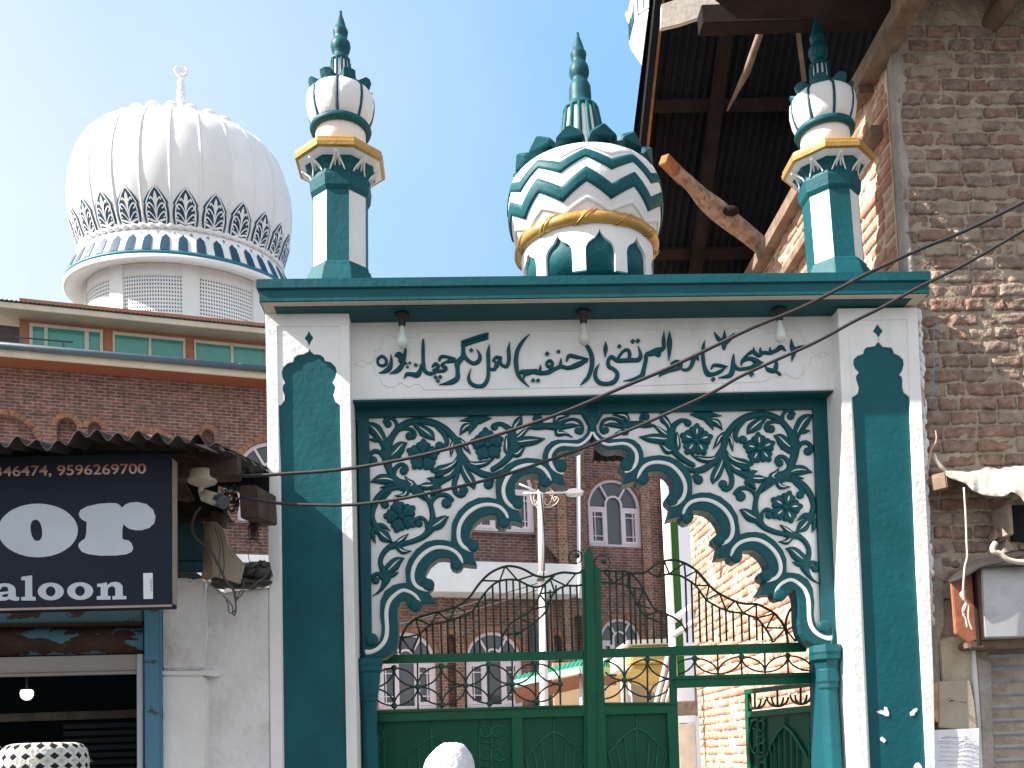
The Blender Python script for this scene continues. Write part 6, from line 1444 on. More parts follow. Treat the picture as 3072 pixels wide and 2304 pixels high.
# pile of dark rags and wires on the wall
rg = thing('rag_heap', 'dark plastic and rags heaped on the white wall beside the gateway', 'rags', PY(*S4(1350, 350), 5.93))
o = MB(); rr_ = random.Random(3)
for cx, cy, rx, ry in [(1300,300,170,110),(1450,300,130,130),(1200,440,240,70),(1000,430,150,70),(1400,430,170,60),(940,400,90,60),(1500,230,60,60)]:
    c_ = PY(*S4(cx, cy), 5.95); n1, n2 = 16, 10; vs = []
    for i in range(n2+1):
        for k in range(n1):
            ph_, t = math.pi*i/n2, 2*math.pi*k/n1; d = Vector((math.sin(ph_)*math.cos(t), math.sin(ph_)*math.sin(t), math.cos(ph_)))
            f_ = 1+0.35*mnoise.noise(d*1.8+Vector((cx, cy, 0)))+0.15*mnoise.noise(d*5+Vector((cx, cy, 0)))
            vs.append(c_+Vector((d.x*rx*PXM(6)/4*f_, d.y*0.07*f_, d.z*ry*PXM(6)/4*f_)))
    o.add(vs, [[i*n1+k, i*n1+(k+1) % n1, (i+1)*n1+(k+1) % n1, (i+1)*n1+k] for i in range(n2) for k in range(n1)], True)
keep(o.build('rags', M_black), rg)
# hanging roots / dried plant and cable bundle
wz = MB(); rz = random.Random(8)
for k in range(26):
    x = 1350+rz.uniform(-35, 45); y = 830+rz.uniform(0, 80); pts = []
    for s_ in range(9): pts.append((x+s_*rz.uniform(-6, 7), y+s_*rz.uniform(40, 66)))
    wz.tube([tuple(PY(*S1(*p), 5.62+0.02*math.sin(k))) for p in spline(pts, 2)], 0.0022, 4)
for k in range(44):
    x = 1345+rz.uniform(-20, 45); y = rz.uniform(900, 1390); s_ = rz.choice((-1, 1)); wz.tube([tuple(PY(*S1(x+s_*a, y+b_), 5.62)) for a, b_ in ((0,0),(30,-10+rz.uniform(-10,20)),(60+rz.uniform(0,40),rz.uniform(0,45)))], 0.002, 4)
wz.tube([tuple(PY(*S1(*p), 5.62)) for p in spline([(1360,1400),(1330,1440),(1300,1500),(1305,1580),(1325,1640)], 3)], 0.002, 4)
tag(wz.build('dried_creeper', M_nail), 'dry black creeper hanging under the awning beside the white pillar edge', 'creeper')
cb_ = MB(); rc = random.Random(4)
for k in range(16):
    cx, cy = 1080+rc.uniform(-50, 50), 860+rc.uniform(-70, 70); a0 = rc.uniform(0, 6); pts = [(cx+(60+rc.uniform(-20, 30))*math.cos(a0+t*0.6), cy+(110+rc.uniform(-30, 30))*math.sin(a0+t*0.6)) for t in range(8)]
    cb_.tube([tuple(PY(*S1(*p), 5.45+rc.uniform(-.03, .03))) for p in spline(pts, 3)], 0.0032, 5)
for pts, r_ in [([(730,960),(660,1050),(625,1180),(650,1290),(720,1380),(820,1440),(890,1560),(940,1659),(980,1740),(1030,1850),(1110,1940),(1140,2020),(1140,2060)], 0.0075), ([(960,940),(1020,1010),(1080,1120),(1100,1160)], 0.006), ([(890,1190),(940,1330),(960,1450),(950,1600),(960,1750),(930,1860)], 0.003), ([(930,1220),(980,1350),(1000,1500),(1010,1650),(1000,1750)], 0.003)]:
    cb_.tube([tuple(PY(*S1(*p), 5.50)) for p in spline(pts, 4)], r_, 6)
tag(cb_.build('wire_tangle', M_greyw), 'bundle of coiled dusty wires beside the security camera', 'wires'); cb_ = MB()
for pts, r_ in [([(1000,590),(1050,640),(1100,700),(1115,760),(1095,800),(1060,770),(1058,690),(1030,640)], 0.0035), ([(1150,540),(1140,600),(1148,680),(1150,770),(1130,820),(1110,790),(1150,765)], 0.0045), ([(1250,450),(1230,560),(1160,640),(1145,720)], 0.0035), ([(1180,310),(1230,380),(1240,450),(1190,560),(1150,640)], 0.003), ([(1150,440),(1250,420),(1340,410),(1370,450),(1340,490)], 0.004), ([(1560,240),(1500,360),(1400,430),(1320,500)], 0.006)]:
    cb_.tube([tuple(PY(*S4(*p), 5.86)) for p in spline(pts, 4)], r_, 6)
tag(cb_.build('wire_tangle', M_greyw), 'tangle of dusty wires hanging over the top of the white wall', 'wires')
# whitewashed wall between the shop and the gateway
wl = thing('whitewashed_wall', 'whitewashed plaster wall with broken top between shop and gateway', 'wall', PY(700, 3000, 5.98)); wl.location.z = 0
top = [(410,375),(560,372),(600,395),(735,375),(790,385),(830,380),(850,430),(930,500),(980,555),(1060,540),(1200,520),(1330,510),(1440,490),(1560,485)]
o = MB(); o.prism([PY(*S4(*p), 6.0) for p in top]+[PY(820, 3150, 6.0), PY(470, 3150, 6.0)], (0, 0.35, 0)); keep(o.build('plaster', M_whiter, None, 0.012), wl)
o = MB(); o.prism([PY(*S4(*p), 5.93) for p in [(410,385),(560,380),(600,400),(735,380),(775,385),(785,1100),(770,1180),(765,1330),(730,1470),(255,1480),(250,730),(420,720)]], (0, 0.08, 0)); keep(o.build('upper_pier', M_whiter, None, 0.012), wl)
o = MB(); o.prism([PY(*S4(*p), 5.915) for p in [(240,1485),(700,1482),(900,1490),(950,1515),(930,1560),(800,1545),(245,1540)]], (0, 0.10, 0)); keep(o.build('ledge', M_white, None, 0.008), wl)
o = MB(); o.prism([PY(*S4(*p), 5.93) for p in [(245,1545),(765,1545),(795,1620),(800,5600),(240,5600)]], (0, 0.08, 0)); keep(o.build('lower_pier', M_white, None, 0.010), wl)
# blue post, shutter box, window
sflat(S2, [(1725,735),(1915,735),(1925,1659),(1930,2660),(1945,6000),(1745,6000),(1735,2660),(1730,1659)], YSh-0.04, 0.10, 'blue_post', M_bluep, 0.006)
sflat(S2, [(-600,770),(1715,735),(1715,900),(-600,925)], YSh+0.01, 0.08, 'shutter_rail', M_peelb, 0.006)
sflat(S2, [(-600,925),(1715,905),(1715,938),(-600,962)], YSh-0.03, 0.08, 'shutter_lip', M_rust, 0.004)
sx = MB(); prof = [(0.0, 0.06), (0.25, -0.01), (0.5, -0.03), (0.78, -0.012), (1.0, 0.05)]; vs = []
for q, d in prof:
    for xx in (-600, 1718): vs.append(PY(*S2(xx, (955-0.010*xx)+q*(1310-955-0.005*xx)), YSh+0.03+d))
sx.add(vs, [[2*i, 2*i+1, 2*i+3, 2*i+2] for i in range(4)], True); sp_(sx.build('shutter_box', M_peel))
sflat(S3_, [(-600,345),(1640,295),(1640,530),(-600,578)], YSh+0.06, 0.05, 'window_head', M_alu, 0.004)
sflat(S3_, [(-600,535),(1640,482),(1640,490),(-600,545)], YSh+0.052, 0.02, 'head_groove', M_owood)
sflat(S3_, [(1638,292),(1714,290),(1712,1659),(1712,5000),(1642,5000),(1642,1659)], YSh+0.04, 0.08, 'window_jamb', M_alub, 0.004)
sflat(S3_, [(-600,570),(1642,525),(1642,5000),(-600,5000)], YSh+0.085, 0.006, 'shop_glass', M_sglass)
# dim room behind the glass
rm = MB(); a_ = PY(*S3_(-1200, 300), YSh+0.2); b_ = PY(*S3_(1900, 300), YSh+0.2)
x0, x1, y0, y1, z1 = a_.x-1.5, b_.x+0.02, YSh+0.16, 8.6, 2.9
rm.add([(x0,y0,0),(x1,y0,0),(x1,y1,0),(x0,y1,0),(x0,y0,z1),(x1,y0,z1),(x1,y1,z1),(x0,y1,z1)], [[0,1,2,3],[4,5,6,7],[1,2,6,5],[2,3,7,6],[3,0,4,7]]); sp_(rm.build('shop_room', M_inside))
sb_ = MB(); zz = PY(*S3_(1300, 1120), 7.4).z
for k in range(26): sb_.box(PY(*S3_(760, 1200), 7.4).x, PY(*S3_(1640, 1200), 7.4).x, 7.40, 7.42, zz-0.052*k-0.03, zz-0.052*k)
sp_(sb_.build('slat_blind', M_slats))
cn = MB(); cn.box(PY(*S3_(-500, 1000), 7.5).x, PY(*S3_(1640, 1000), 7.5).x, 7.5, 7.56, PY(*S3_(800, 1080), 7.5).z, PY(*S3_(800, 985), 7.5).z); sp_(cn.build('pelmet', M_owood))
lm_ = thing('globe_lamp', 'lit white globe lamp hanging behind the dark shop window', 'lamp', PY(*S3_(322, 780), 7.0))
o = MB(); c_ = PY(*S3_(322, 775), 7.0); r_ = 72/4*PXM(7.0); o.lathe([(0.3*r_, 0.72*r_), (0.86*r_, 0.68*r_), (r_, 0.3*r_), (r_, 0.0), (0.88*r_, -0.45*r_), (0.6*r_, -0.76*r_), (0.25*r_, -0.88*r_), (0.02, -0.9*r_)], c_, 20); keep(o.build('globe', M_lampg), lm_)
o = MB(); o.tube([c_+Vector((0,0,0.7*r_)), c_+Vector((0,0,0.7))], 0.008, 6); keep(o.build('stem', M_inside), lm_)
# the sign board
YSg = 4.72
sg = thing('shop_sign', 'dark navy shop sign with big pale letters and red phone numbers', 'sign', PY(200, 1800, YSg))
S_T = [(-700,560),(0,518),(2052,477)]; S_B = [(2060,2320),(0,2368),(-700,2390)]      # in S0 crop pixels
o = MB(); o.prism([PY(*S0(*p), YSg) for p in S_T+S_B], (0, 0.085, 0)); keep(o.build('panel', M_sign, None, 0.002), sg)
o = MB(); q = [PY(*S0(2052, y), YSg) for y in (535, 2280)]; xm = max(q[0].x, q[1].x)
o.prism([(p.x+0.002, YSg+0.010, p.z) for p in q]+[(p.x+0.002, YSg+0.080, p.z) for p in q[::-1]], (0.005, 0, 0)); keep(o.build('edge_strip', M_signf), sg)
o = MB(); o.prism([PY(*S0(*p), YSg-0.004) for p in [(-700,2362),(0,2340),(2060,2292),(2060,2318),(0,2366),(-700,2388)]], (0, 0.004, 0)); keep(o.build('bottom_strip', M_signf), sg)
def letter(loops, name, m=M_letter, d=0.0007):
    return keep(flat([[S0(*p) for p in lp] for lp in loops], YSg-0.0006, d).build(name, m), sg)
def ell(cx, cy, rx, ry, rot=0.0, n=40, p=2.0):
    out = []
    for i in range(n):
        t = 2*math.pi*i/n; c_, s_ = math.cos(t), math.sin(t); x = rx*math.copysign(abs(c_)**(2/p), c_); y = ry*math.copysign(abs(s_)**(2/p), s_)
        out.append((cx+x*math.cos(rot)-y*math.sin(rot), cy+x*math.sin(rot)+y*math.cos(rot)))
    return out
letter([ell(455, 1405, 480, 322), ell(437, 1403, 68, 128, -0.14, p=2.3)], 'letter_o')
rpts = [(945,1205),(965,1160),(1040,1118),(1180,1085),(1320,1075),(1400,1080),(1435,1100),(1465,1132),(1500,1095),(1560,1070),(1650,1064),(1760,1090),(1840,1160),(1866,1240),(1850,1320),(1790,1375),(1700,1402),(1620,1402),(1550,1385),(1500,1350),(1478,1330),(1468,1400),(1468,1490),(1478,1515),(1540,1522),(1580,1560),(1598,1620),(1580,1660),(1520,1690),(1400,1705),(1200,1707),(1060,1690),(980,1660),(940,1600),(945,1560),(985,1525),(1020,1500),(1035,1440),(1040,1300),(1000,1285),(960,1255)]
letter([rpts], 'letter_r')
def up(l): return [(x, y+1600) for x, y in l]
letter([up(l) for l in ([(0,445),(40,438),(110,442),(160,465),(188,500),(190,590),(200,602),(232,604),(230,645),(180,650),(140,640),(110,628),(70,645),(0,648),(-50,640),(-90,600),(-60,560),(0,545),(98,535),(98,500),(80,480),(40,478),(20,490),(10,512),(-70,512),(-40,465)], [(98,565),(50,570),(22,585),(30,600),(60,605),(98,595)])], 'letter_a')
letter([up([(256,362),(330,352),(360,345),(386,345),(388,598),(428,602),(428,645),(255,645),(255,604),(302,600),(302,402),(256,402)])], 'letter_l')
for cx, cy in ((610, 537), (962, 532)): letter([up(ell(cx, cy, 156, 106)), up(ell(cx-2, cy-1, 58, 60))], 'letter_o')
letter([up([(1165,445),(1230,440),(1280,424),(1284,462),(1330,430),(1390,420),(1440,435),(1470,470),(1474,590),(1516,592),(1516,630),(1348,634),(1348,592),(1384,590),(1382,500),(1362,475),(1320,478),(1294,505),(1294,590),(1326,592),(1326,634),(1162,636),(1162,594),(1208,590),(1208,482),(1165,482)])], 'letter_n')
tg = keep(flat([[S0(*p) for p in up([(1718,317),(1832,314),(1835,625),(1722,627)])]], YSg-0.0006, 0.0007).build('sticker', mat('white_sticker', (0.62, 0.65, 0.67), 0.4, 0.4)), sg)
def text3(body, size, px, py, name, m, rot=0.0, sx=1.0, d=0.0007, Y=YSg-0.0006, bold=0.012, cv=S0, tilt=0.0):
    cu = bpy.data.curves.new('t', 'FONT'); cu.body = body; cu.size = 1.0; cu.extrude = 0.0; cu.offset = bold; cu.align_x = 'LEFT'
    o = bpy.data.objects.new('t', cu); C.objects.link(o); me = bpy.data.meshes.new_from_object(o.evaluated_get(bpy.context.evaluated_depsgraph_get())); bpy.data.objects.remove(o); bpy.data.curves.remove(cu)
    q = PY(*cv(px, py), Y); mb = MB(); vs = []
    for v in me.vertices:
        x, y = v.co.x*size*sx, v.co.y*size; x, y = x*math.cos(rot)-y*math.sin(rot), x*math.sin(rot)+y*math.cos(rot); vs.append((q.x+x, Y-d, q.z+y+tilt*x))
    mb.add(vs, [list(p.vertices) for p in me.polygons]); bpy.data.meshes.remove(me)
    return keep(mb.build(name, m), sg)
def gradprint():
    m = mat('red_to_cream_print', (0.4, 0.1, 0.1), 0.6, 0.3); n = m.node_tree.nodes; l = m.node_tree.links; b = n['Principled BSDF']
    tc = n.new('ShaderNodeTexCoord'); sx_ = n.new('ShaderNodeSeparateXYZ'); l.new(tc.outputs['Generated'], sx_.inputs[0]); rp = n.new('ShaderNodeValToRGB'); l.new(sx_.outputs['Z'], rp.inputs['Fac'])
    e = rp.color_ramp.elements; e[0].position = 0.30; e[0].color = (0.50, 0.40, 0.31, 1); e[1].position = 0.95; e[1].color = (0.36, 0.085, 0.085, 1); l.new(rp.outputs['Color'], b.inputs['Base Color']); return m
M_grad = gradprint()
hnum = (PY(*S0(900, 622), YSg).z-PY(*S0(900, 742), YSg).z)
wnum = PY(*S0(1752, 700), YSg).x-PY(*S0(688, 700), YSg).x
tx_ = text3('9596269700', hnum/0.70, 688, 742, 'phone_number', M_grad, tilt=0.0); 
bb_ = [v.co.x for v in tx_.data.vertices]; k_ = wnum/(max(bb_)-min(bb_)); x0_ = min(bb_)
for v in tx_.data.vertices: v.co.x = x0_+(v.co.x-x0_)*k_
tx_.data.transform(Matrix.Translation((PY(*S0(688, 700), YSg).x-x0_, 0, 0)))
t2 = text3('346474,', hnum/0.70, 0, 755, 'phone_number', M_grad)
bb_ = [v.co.x for v in t2.data.vertices]; x1_ = max(bb_)
for v in t2.data.vertices: v.co.x = PY(*S0(618, 700), YSg).x+(v.co.x-x1_)*k_
text3('9419420939', 0.0125, 1826, 2132, 'sticker_number', mat('blue_print', (0.03, 0.22, 0.42), 0.5, 0.3), rot=math.pi/2, sx=0.93, d=0.0016, bold=0.0)
# ------------------------------------------------------------------ security camera under the awning beam
cc = thing('security_camera', 'dusty white bullet security camera on a round base under the awning beam', 'camera', PY(*S1(745, 600), 4.98))
c0 = PY(*S1(745, 530), 5.0); k = PXM(5.0)/4
o = MB(); o.lathe([(165*k, 0.0), (172*k, -0.006), (172*k, -125*k), (165*k, -150*k), (105*k, -156*k), (100*k, -180*k), (48*k, -184*k), (46*k, -205*k)], c0, 28); keep(o.build('base', M_cctv, None, 0.002), cc)
o = MB(); o.tube([PY(*S1(735,700), 5.0), PY(*S1(728,770), 5.0), PY(*S1(740,815), 5.0), PY(*S1(775,815), 4.99)], 0.0125, 10); keep(o.build('arm', M_cctv), cc)
o = MB(); a_ = PY(*S1(785, 830), 5.0); b_ = PY(*S1(940, 885), 4.93); d_ = (b_-a_).normalized(); o.tube([a_-d_*0.006, a_, b_], [0.024, 0.031, 0.032], 20); keep(o.build('body', M_cctv), cc)
o = MB(); e_ = PY(*S1(1000, 905), 4.90); o.tube([b_, e_, e_+d_*0.006], [0.033, 0.033, 0.028], 20); keep(o.build('lens_hood', M_cctvd), cc)

# ================================================================== ground, yard, lamp post, cables, people
M_asph = mat('dusty_asphalt', (0.105, 0.098, 0.090), 0.9, 0.2, var=0.25, vscale=0.8, bump=0.4, bscale=60)
M_pave = mat('yard_concrete', (0.36, 0.34, 0.31), 0.9, 0.2, var=0.15, vscale=0.6, bump=0.3, bscale=40)
g = MB(); g.add([(-400,-400,0),(400,-400,0),(400,500,0),(-400,500,0)], [[0,1,2,3]]); struct(g.build('ground', M_asph))
g = MB(); g.add([(-14,5.9,0.004),(4,5.9,0.004),(8,40,0.004),(-14,40,0.004)], [[0,1,2,3]]); struct(g.build('yard_paving', M_pave))
# ---- lamp post inside the yard
M_silver = mat('silver_lamp_post_paint', (0.62, 0.62, 0.64), 0.38, 0.5, var=0.08, metal=0.25)
YLp = 14.0; P5 = crop(1060, 1180, 2.0230)
lp = thing('lamp_post', 'silver lamp post with curled iron brackets standing in the yard behind the gate', 'lamp post', PY(1632, 3000, YLp)); lp.location.z = 0
kk = PXM(YLp)
def lpt(x, y, Y=YLp): return PY(*P5(x, y), Y)
o = MB(); b0 = PY(1634, 2130, YLp); b0.z = 0; o.tube([b0, PY(1632, 2100, YLp), PY(1628, 1760, YLp)], [13*kk, 13*kk, 12*kk], 16); o.tube([PY(1628, 1762, YLp), PY(1624, 1640, YLp), PY(1621, 1475, YLp)], [10.5*kk, 10*kk, 8.5*kk], 16); o.ball(PY(1621, 1474, YLp), 9*kk, 12, 8); keep(o.build('pole', M_silver), lp)
for (x0, y0, x1, y1, r) in [(1030,606,1285,603,3.2),(990,543,1135,604,3.0),(1232,557,1140,604,3.0),(1285,603,1300,600,2.4)]:
    o = MB(); o.tube([lpt(x0, y0), lpt(x1, y1)], r*kk, 8); keep(o.build('arm', M_silver), lp)
o = MB(); hd = [lpt(x, y) for x, y in [(1290,603),(1305,590),(1345,584),(1385,596),(1398,606),(1370,620),(1310,622)]]; o.prism([p+Vector((0,-0.09,0)) for p in hd], (0, 0.18, 0)); keep(o.build('lamp_head', M_silver, None, 0.01), lp)
for pts in [[(1075,612),(1082,650),(1100,680),(1115,665),(1105,650),(1095,660)],[(1100,612),(1095,640),(1112,690),(1128,700)],[(1205,590),(1215,610),(1200,622),(1190,605),(1200,590),(1212,600),(1205,640),(1180,680),(1160,660),(1170,640)],[(1235,630),(1220,655),(1215,635),(1235,628),(1245,645),(1230,670),(1190,690),(1160,690)],[(1060,612),(1050,600),(1035,612),(1050,622)]]:
    o = MB(); o.tube([tuple(p) for p in spline([tuple(lpt(x, y)) for x, y in pts], 4)], 1.8*kk, 6); keep(o.build('scroll', M_pvc), lp)
o = MB(); o.prism([lpt(x, y, YLp-0.12) for x, y in [(1122,1088),(1172,1085),(1165,1118),(1118,1122)]], (0, 0.05, 0.02)); fl_ = keep(o.build('floodlight', M_alub, None, 0.004), lp)
o = MB(); o.prism([lpt(x, y, YLp-0.12) for x, y in [(1116,1122),(1163,1120),(1160,1136),(1114,1138)]], (0, 0.08, 0)); keep(o.build('floodlight_body', M_cctvd, None, 0.004), lp)
o = MB(); o.tube(spline([tuple(PY(u, v, YLp-0.17)) for u, v in [(1622,1480),(1630,1560),(1634,1640),(1630,1740)]], 4), 0.012, 5); keep(o.build('cable', M_cable), lp)
# ---- drain pipe on the mosque and thin wires
M_white2 = mat('white_drain_pipe', (0.70, 0.70, 0.72), 0.4, 0.4, var=0.05)
o = MB(); q0 = PP(1733, 1200, P0M+NM*0.12, NM); q1 = PP(1740, 1795, P0M+NM*1.0, NM); o.tube([Vector((q0.x, q0.y, zE)), q0, PP(1737, 1675, P0M+NM*0.12, NM), PP(1738, 1690, P0M+NM*0.98, NM), q1], 0.055, 8); mp_(o.build('drain_pipe', M_white2))
o = MB(); qa = PP(1993, 1500, P0M-NM*1.0, NM); o.tube([Vector((qa.x, qa.y, zE)), Vector((qa.x, qa.y, 0))], 0.085, 10); mp_(o.build('drain_pipe', M_white2))
o = MB(); qa = PP(1605, 1960, P0M+NM*0.1, NM); o.tube([Vector((qa.x, qa.y, loc(1605,1880)[1])), Vector((qa.x, qa.y, 0.5))], 0.07, 8); mp_(o.build('drain_pipe', M_gutter))
w_ = MB()
for pts in [[(1100,1898),(1250,1860),(1400,1815),(1612,1750)],[(1100,1900),(1250,1862),(1420,1830),(1612,1770)]]:
    w_.tube(spline([tuple(PY(u, v, 14.2)) for u, v in pts], 4), 0.008, 5)
tag(w_.build('service_wire', M_greyw), 'pair of thin wires running to the silver lamp post in the yard', 'wire')
# ---- white and green column house beyond the lane wall
M_lime = mat('leaf_green_paint', (0.055, 0.20, 0.030), 0.6, 0.3, var=0.12)
M_lav = mat('lavender_white_paint', (0.62, 0.62, 0.70), 0.7, 0.2, var=0.05)
ch = thing('yard_house', 'white and green painted house edge with stair beams beyond the lane wall', 'house', PY(2050, 3000, 13.2)); ch.location.z = 0
def cbx(u0, u1, v0, v1, Y, dep, name, m):
    mb = MB(); vm_ = min(max(1700, v0), v1); mb.box(PY(u0, vm_, Y).x, PY(u1, vm_, Y).x, Y, Y+dep, max(0, PY(u0, v1, Y).z), PY(u0, v0, Y).z); return keep(mb.build(name, m, None, 0.006), ch)
cbx(2009, 2018, 1200, 2600, 13.16, 0.3, 'white_edge', M_white)
cbx(2018, 2040, 1200, 2600, 13.2, 0.3, 'green_column', M_lime)
cbx(2040, 2110, 1200, 2600, 13.18, 0.3, 'lavender_wall', M_lav)
for (a_, b_, w__) in [((2012,1866),(2076,1820),0.06),((2016,1908),(2090,1862),0.05)]:
    o = MB(); o.beam(PY(*a_, 12.9), PY(*b_, 12.2), 0.08, w__, (0,0,1)); keep(o.build('stair_beam', M_white2, None, 0.004), ch)
cbx(2030, 2084, 2065, 2105, 12.6, 0.05, 'rail_board', M_lav); cbx(2030, 2088, 2148, 2170, 12.6, 0.05, 'rail_board', M_lav)
cbx(2028, 2090, 2064, 2150, 12.75, 0.08, 'slatted_screen', M_owood)
cbx(2034, 2086, 2172, 2700, 12.5, 0.1, 'cream_wall', M_cream2)
# ---- porch with green tin roof and the yellow canopy next to it
M_gtin = mat('green_porch_tin', (0.012, 0.26, 0.155), 0.45, 0.4, var=0.15, vscale=3)
M_yel = mat('yellow_cream_paint', (0.66, 0.44, 0.14), 0.75, 0.2, var=0.08)
M_tan = mat('tan_wall_paint', (0.48, 0.33, 0.20), 0.8, 0.2, var=0.06)
po = thing('porch', 'porch with green corrugated roof and white posts in the yard behind the gate', 'porch', PY(1700, 3000, 18.5)); po.location.z = 0
def g2p(x, y, Y): return PY(*G2(x, y), Y)
o = MB(); E0, E1 = g2p(-90, 612, 18.0), g2p(1145, 455, 17.6); U0_, U1_ = g2p(-60, 560, 20.5), g2p(1145, 330, 20.0); vs = []; n_ = 120
E2 = g2p(720, 440, 17.0)
edge = [E0, E2, E1]; upper = [U0_, g2p(760, 352, 19.8), U1_]
for i in range(n_+1):
    t = i/n_*2; j = min(1, int(t)); f_ = t-j; a_ = edge[j]*(1-f_)+edge[j+1]*f_; b_ = upper[j]*(1-f_)+upper[j+1]*f_; w_ = 0.02*math.sin(i*1.6)
    vs += [a_+Vector((0,0,w_)), b_+Vector((0,0,w_))]
o.add(vs, [[2*i, 2*i+1, 2*i+3, 2*i+2] for i in range(n_)], True); rf_ = keep(o.build('roof', M_gtin), po)
o = MB(); o.beam(E0-Vector((0,0,0.06)), E2-Vector((0,0,0.06)), 0.05, 0.12); o.beam(E2-Vector((0,0,0.061)), E1-Vector((0,0,0.061)), 0.05, 0.12); keep(o.build('gutter_edge', mat('mint_fascia', (0.30, 0.52, 0.40), 0.5, 0.4)), po)
o = MB(); o.add([E0-Vector((0,0,0.14)), E2-Vector((0,0,0.14)), E1-Vector((0,0,0.14)), U1_-Vector((0,0,0.55)), upper[1]-Vector((0,0,0.55)), U0_-Vector((0,0,0.55))], [[0,1,2,3,4,5]]); keep(o.build('timber_soffit', M_wood), po)
for x, w in ((722, 20), (1318, 26)):
    o = MB(); p = g2p(x, 520 if x < 1000 else 540, 17.4); o.tube([Vector((p.x, p.y, 0)), p], w/4*PXM(17.4), 12); keep(o.build('post', M_white2 if x < 1000 else M_lav), po)
o = MB(); a_ = g2p(400, 600, 21.0); b_ = g2p(1800, 600, 21.0); o.box(a_.x, b_.x, 21.0, 21.2, 0, a_.z+0.35); keep(o.build('back_wall', M_tan), po)
o = MB(); a_ = g2p(1222, 560, 20.7); b_ = g2p(1275, 560, 20.7); o.box(a_.x, b_.x, 20.7, 20.95, 0, a_.z+0.2); keep(o.build('wall_pier', M_cream2), po)
yc = thing('canopy', 'yellow flat roofed canopy beside the green porch roof', 'canopy', PY(1980, 3000, 16.5)); yc.location.z = 0
o = MB(); zt_ = g2p(1700, 192, 16.0).z; zb2 = g2p(1700, 405, 16.0).z; x0 = g2p(1320, 300, 16.0).x; x1 = g2p(2080, 300, 16.0).x
o.box(x0, x1, 15.9, 18.5, zb2, zt_); o.prism([(x0, 16.0, zb2), (x1, 16.0, zb2), (x1, 16.0, g2p(1900, 560, 16.0).z), (x0+(x1-x0)*0.55, 16.0, g2p(1750, 560, 16).z), (x0, 16.0, g2p(1350, 450, 16).z)], (0, 2.3, 0)); keep(o.build('slab', M_yel, None, 0.02), yc)
o = MB(); o.box(x0-0.06, x1, 15.84, 18.6, zt_+0.002, zt_+0.09); keep(o.build('slab_edge', M_cream2, None, 0.01), yc)
o = MB(); a_ = g2p(1145, 320, 16.3); b_ = g2p(1345, 490, 16.3); o.box(a_.x, b_.x, 16.3, 16.9, b_.z, a_.z); keep(o.build('white_parapet', M_white, None, 0.01), yc)
o = MB(); p = g2p(1880, 500, 15.8); o.tube([Vector((x1-0.15, 17.5, 0)), Vector((x1-0.15, 17.5, zb2))], 0.09, 10); keep(o.build('post', M_lav), yc)
for x0_, y0_, x1_, y1_ in [(1640,848,1775,318),(1700,848,1830,400),(1755,850,1860,520)]:
    o = MB(); o.tube([g2p(x0_-15, 1100, 12.0), g2p(x0_, y0_, 12.0), g2p(x1_, y1_, 12.0)], 0.032, 10); tag(o.build('steel_pole', M_galv), {1640: 'tallest of the three steel poles leaning by the yellow canopy', 1700: 'middle one of the three leaning steel poles by the yellow canopy', 1755: 'shortest of the three steel poles leaning by the yellow canopy'}[x0_], 'pole', 'leaning steel poles')
# ---- light bulbs under the cornice
M_hold = mat('black_bulb_holder', (0.018, 0.014, 0.016), 0.5, 0.4)
M_bulb = mat('white_bulb_glass', (0.62, 0.66, 0.62), 0.12, 0.5)
def bulbg():
    m = mat('clear_bulb_glass', (0.62, 0.60, 0.55), 0.06, 0.5); m.node_tree.nodes['Principled BSDF'].inputs['Alpha'].default_value = 0.75; return m
M_bulbc = bulbg()
for (u, lab, m) in [(1205, 'white bulb in black holder under the left end of the cornice', M_bulb), (1749, 'clear bulb in black holder under the middle of the cornice', M_bulbc), (2337, 'bulb under the right end of the cornice, half hidden by the cable', M_bulb)]:
    vv = {1205: 937, 1749: 930, 2337: 926}[u]; zz = zb-0.005; p = PY(u, vv, 6.02); p.z = zz; kx = PXM(6.02)
    t = thing('light_bulb', lab, 'bulb', p, 'bulbs under the cornice')
    o = MB(); o.lathe([(23*kx, 0), (22*kx, -8*kx), (13*kx, -14*kx), (11*kx, -22*kx), (11.5*kx, -34*kx), (9*kx, -38*kx)], p, 20); keep(o.build('holder', M_hold), t)
    o = MB(); o.lathe([(7*kx, -36*kx), (9*kx, -52*kx), (11*kx, -62*kx), (16*kx, -74*kx), (18*kx, -86*kx), (16*kx, -98*kx), (9*kx, -106*kx), (1*kx, -108*kx)], p, 24); keep(o.build('globe', m), t)
# ---- two cables crossing in front of the gateway
def cable(pts, r, label, Y0, Y1):
    P = []; u0, u1 = pts[0][0], pts[-1][0]
    for u, v in spline(pts, 5): t = (u-u0)/(u1-u0); P.append(tuple(PY(u, v, Y0+(Y1-Y0)*t)))
    o = MB(); o.tube(P, r, 8); return tag(o.build('overhead_cable', M_cable), label, 'cable', 'cables crossing before the gateway')
cable([(500,1412),(560,1420),(650,1427),(760,1427),(860,1421),(980,1413),(1100,1398),(1260,1367),(1400,1331),(1540,1289),(1700,1233),(1860,1165),(2000,1107),(2140,1040),(2260,982),(2400,925),(2500,875),(2600,822),(2750,752),(2900,690),(3072,606),(3200,540),(4200,10)], 0.0090, 'upper black cable rising from the shop awning across the gateway inscription', 5.05, 4.2)
cable([(720,1492),(800,1505),(860,1512),(960,1515),(1060,1514),(1200,1497),(1340,1468),(1460,1440),(1560,1410),(1700,1362),(1760,1340),(1900,1285),(2020,1232),(2140,1176),(2220,1130),(2340,1075),(2450,1025),(2560,965),(2640,925),(2760,860),(2900,790),(3072,690),(3200,620),(4200,60)], 0.0082, 'lower black cable rising from the shop awning across the carved arch', 5.1, 4.15)
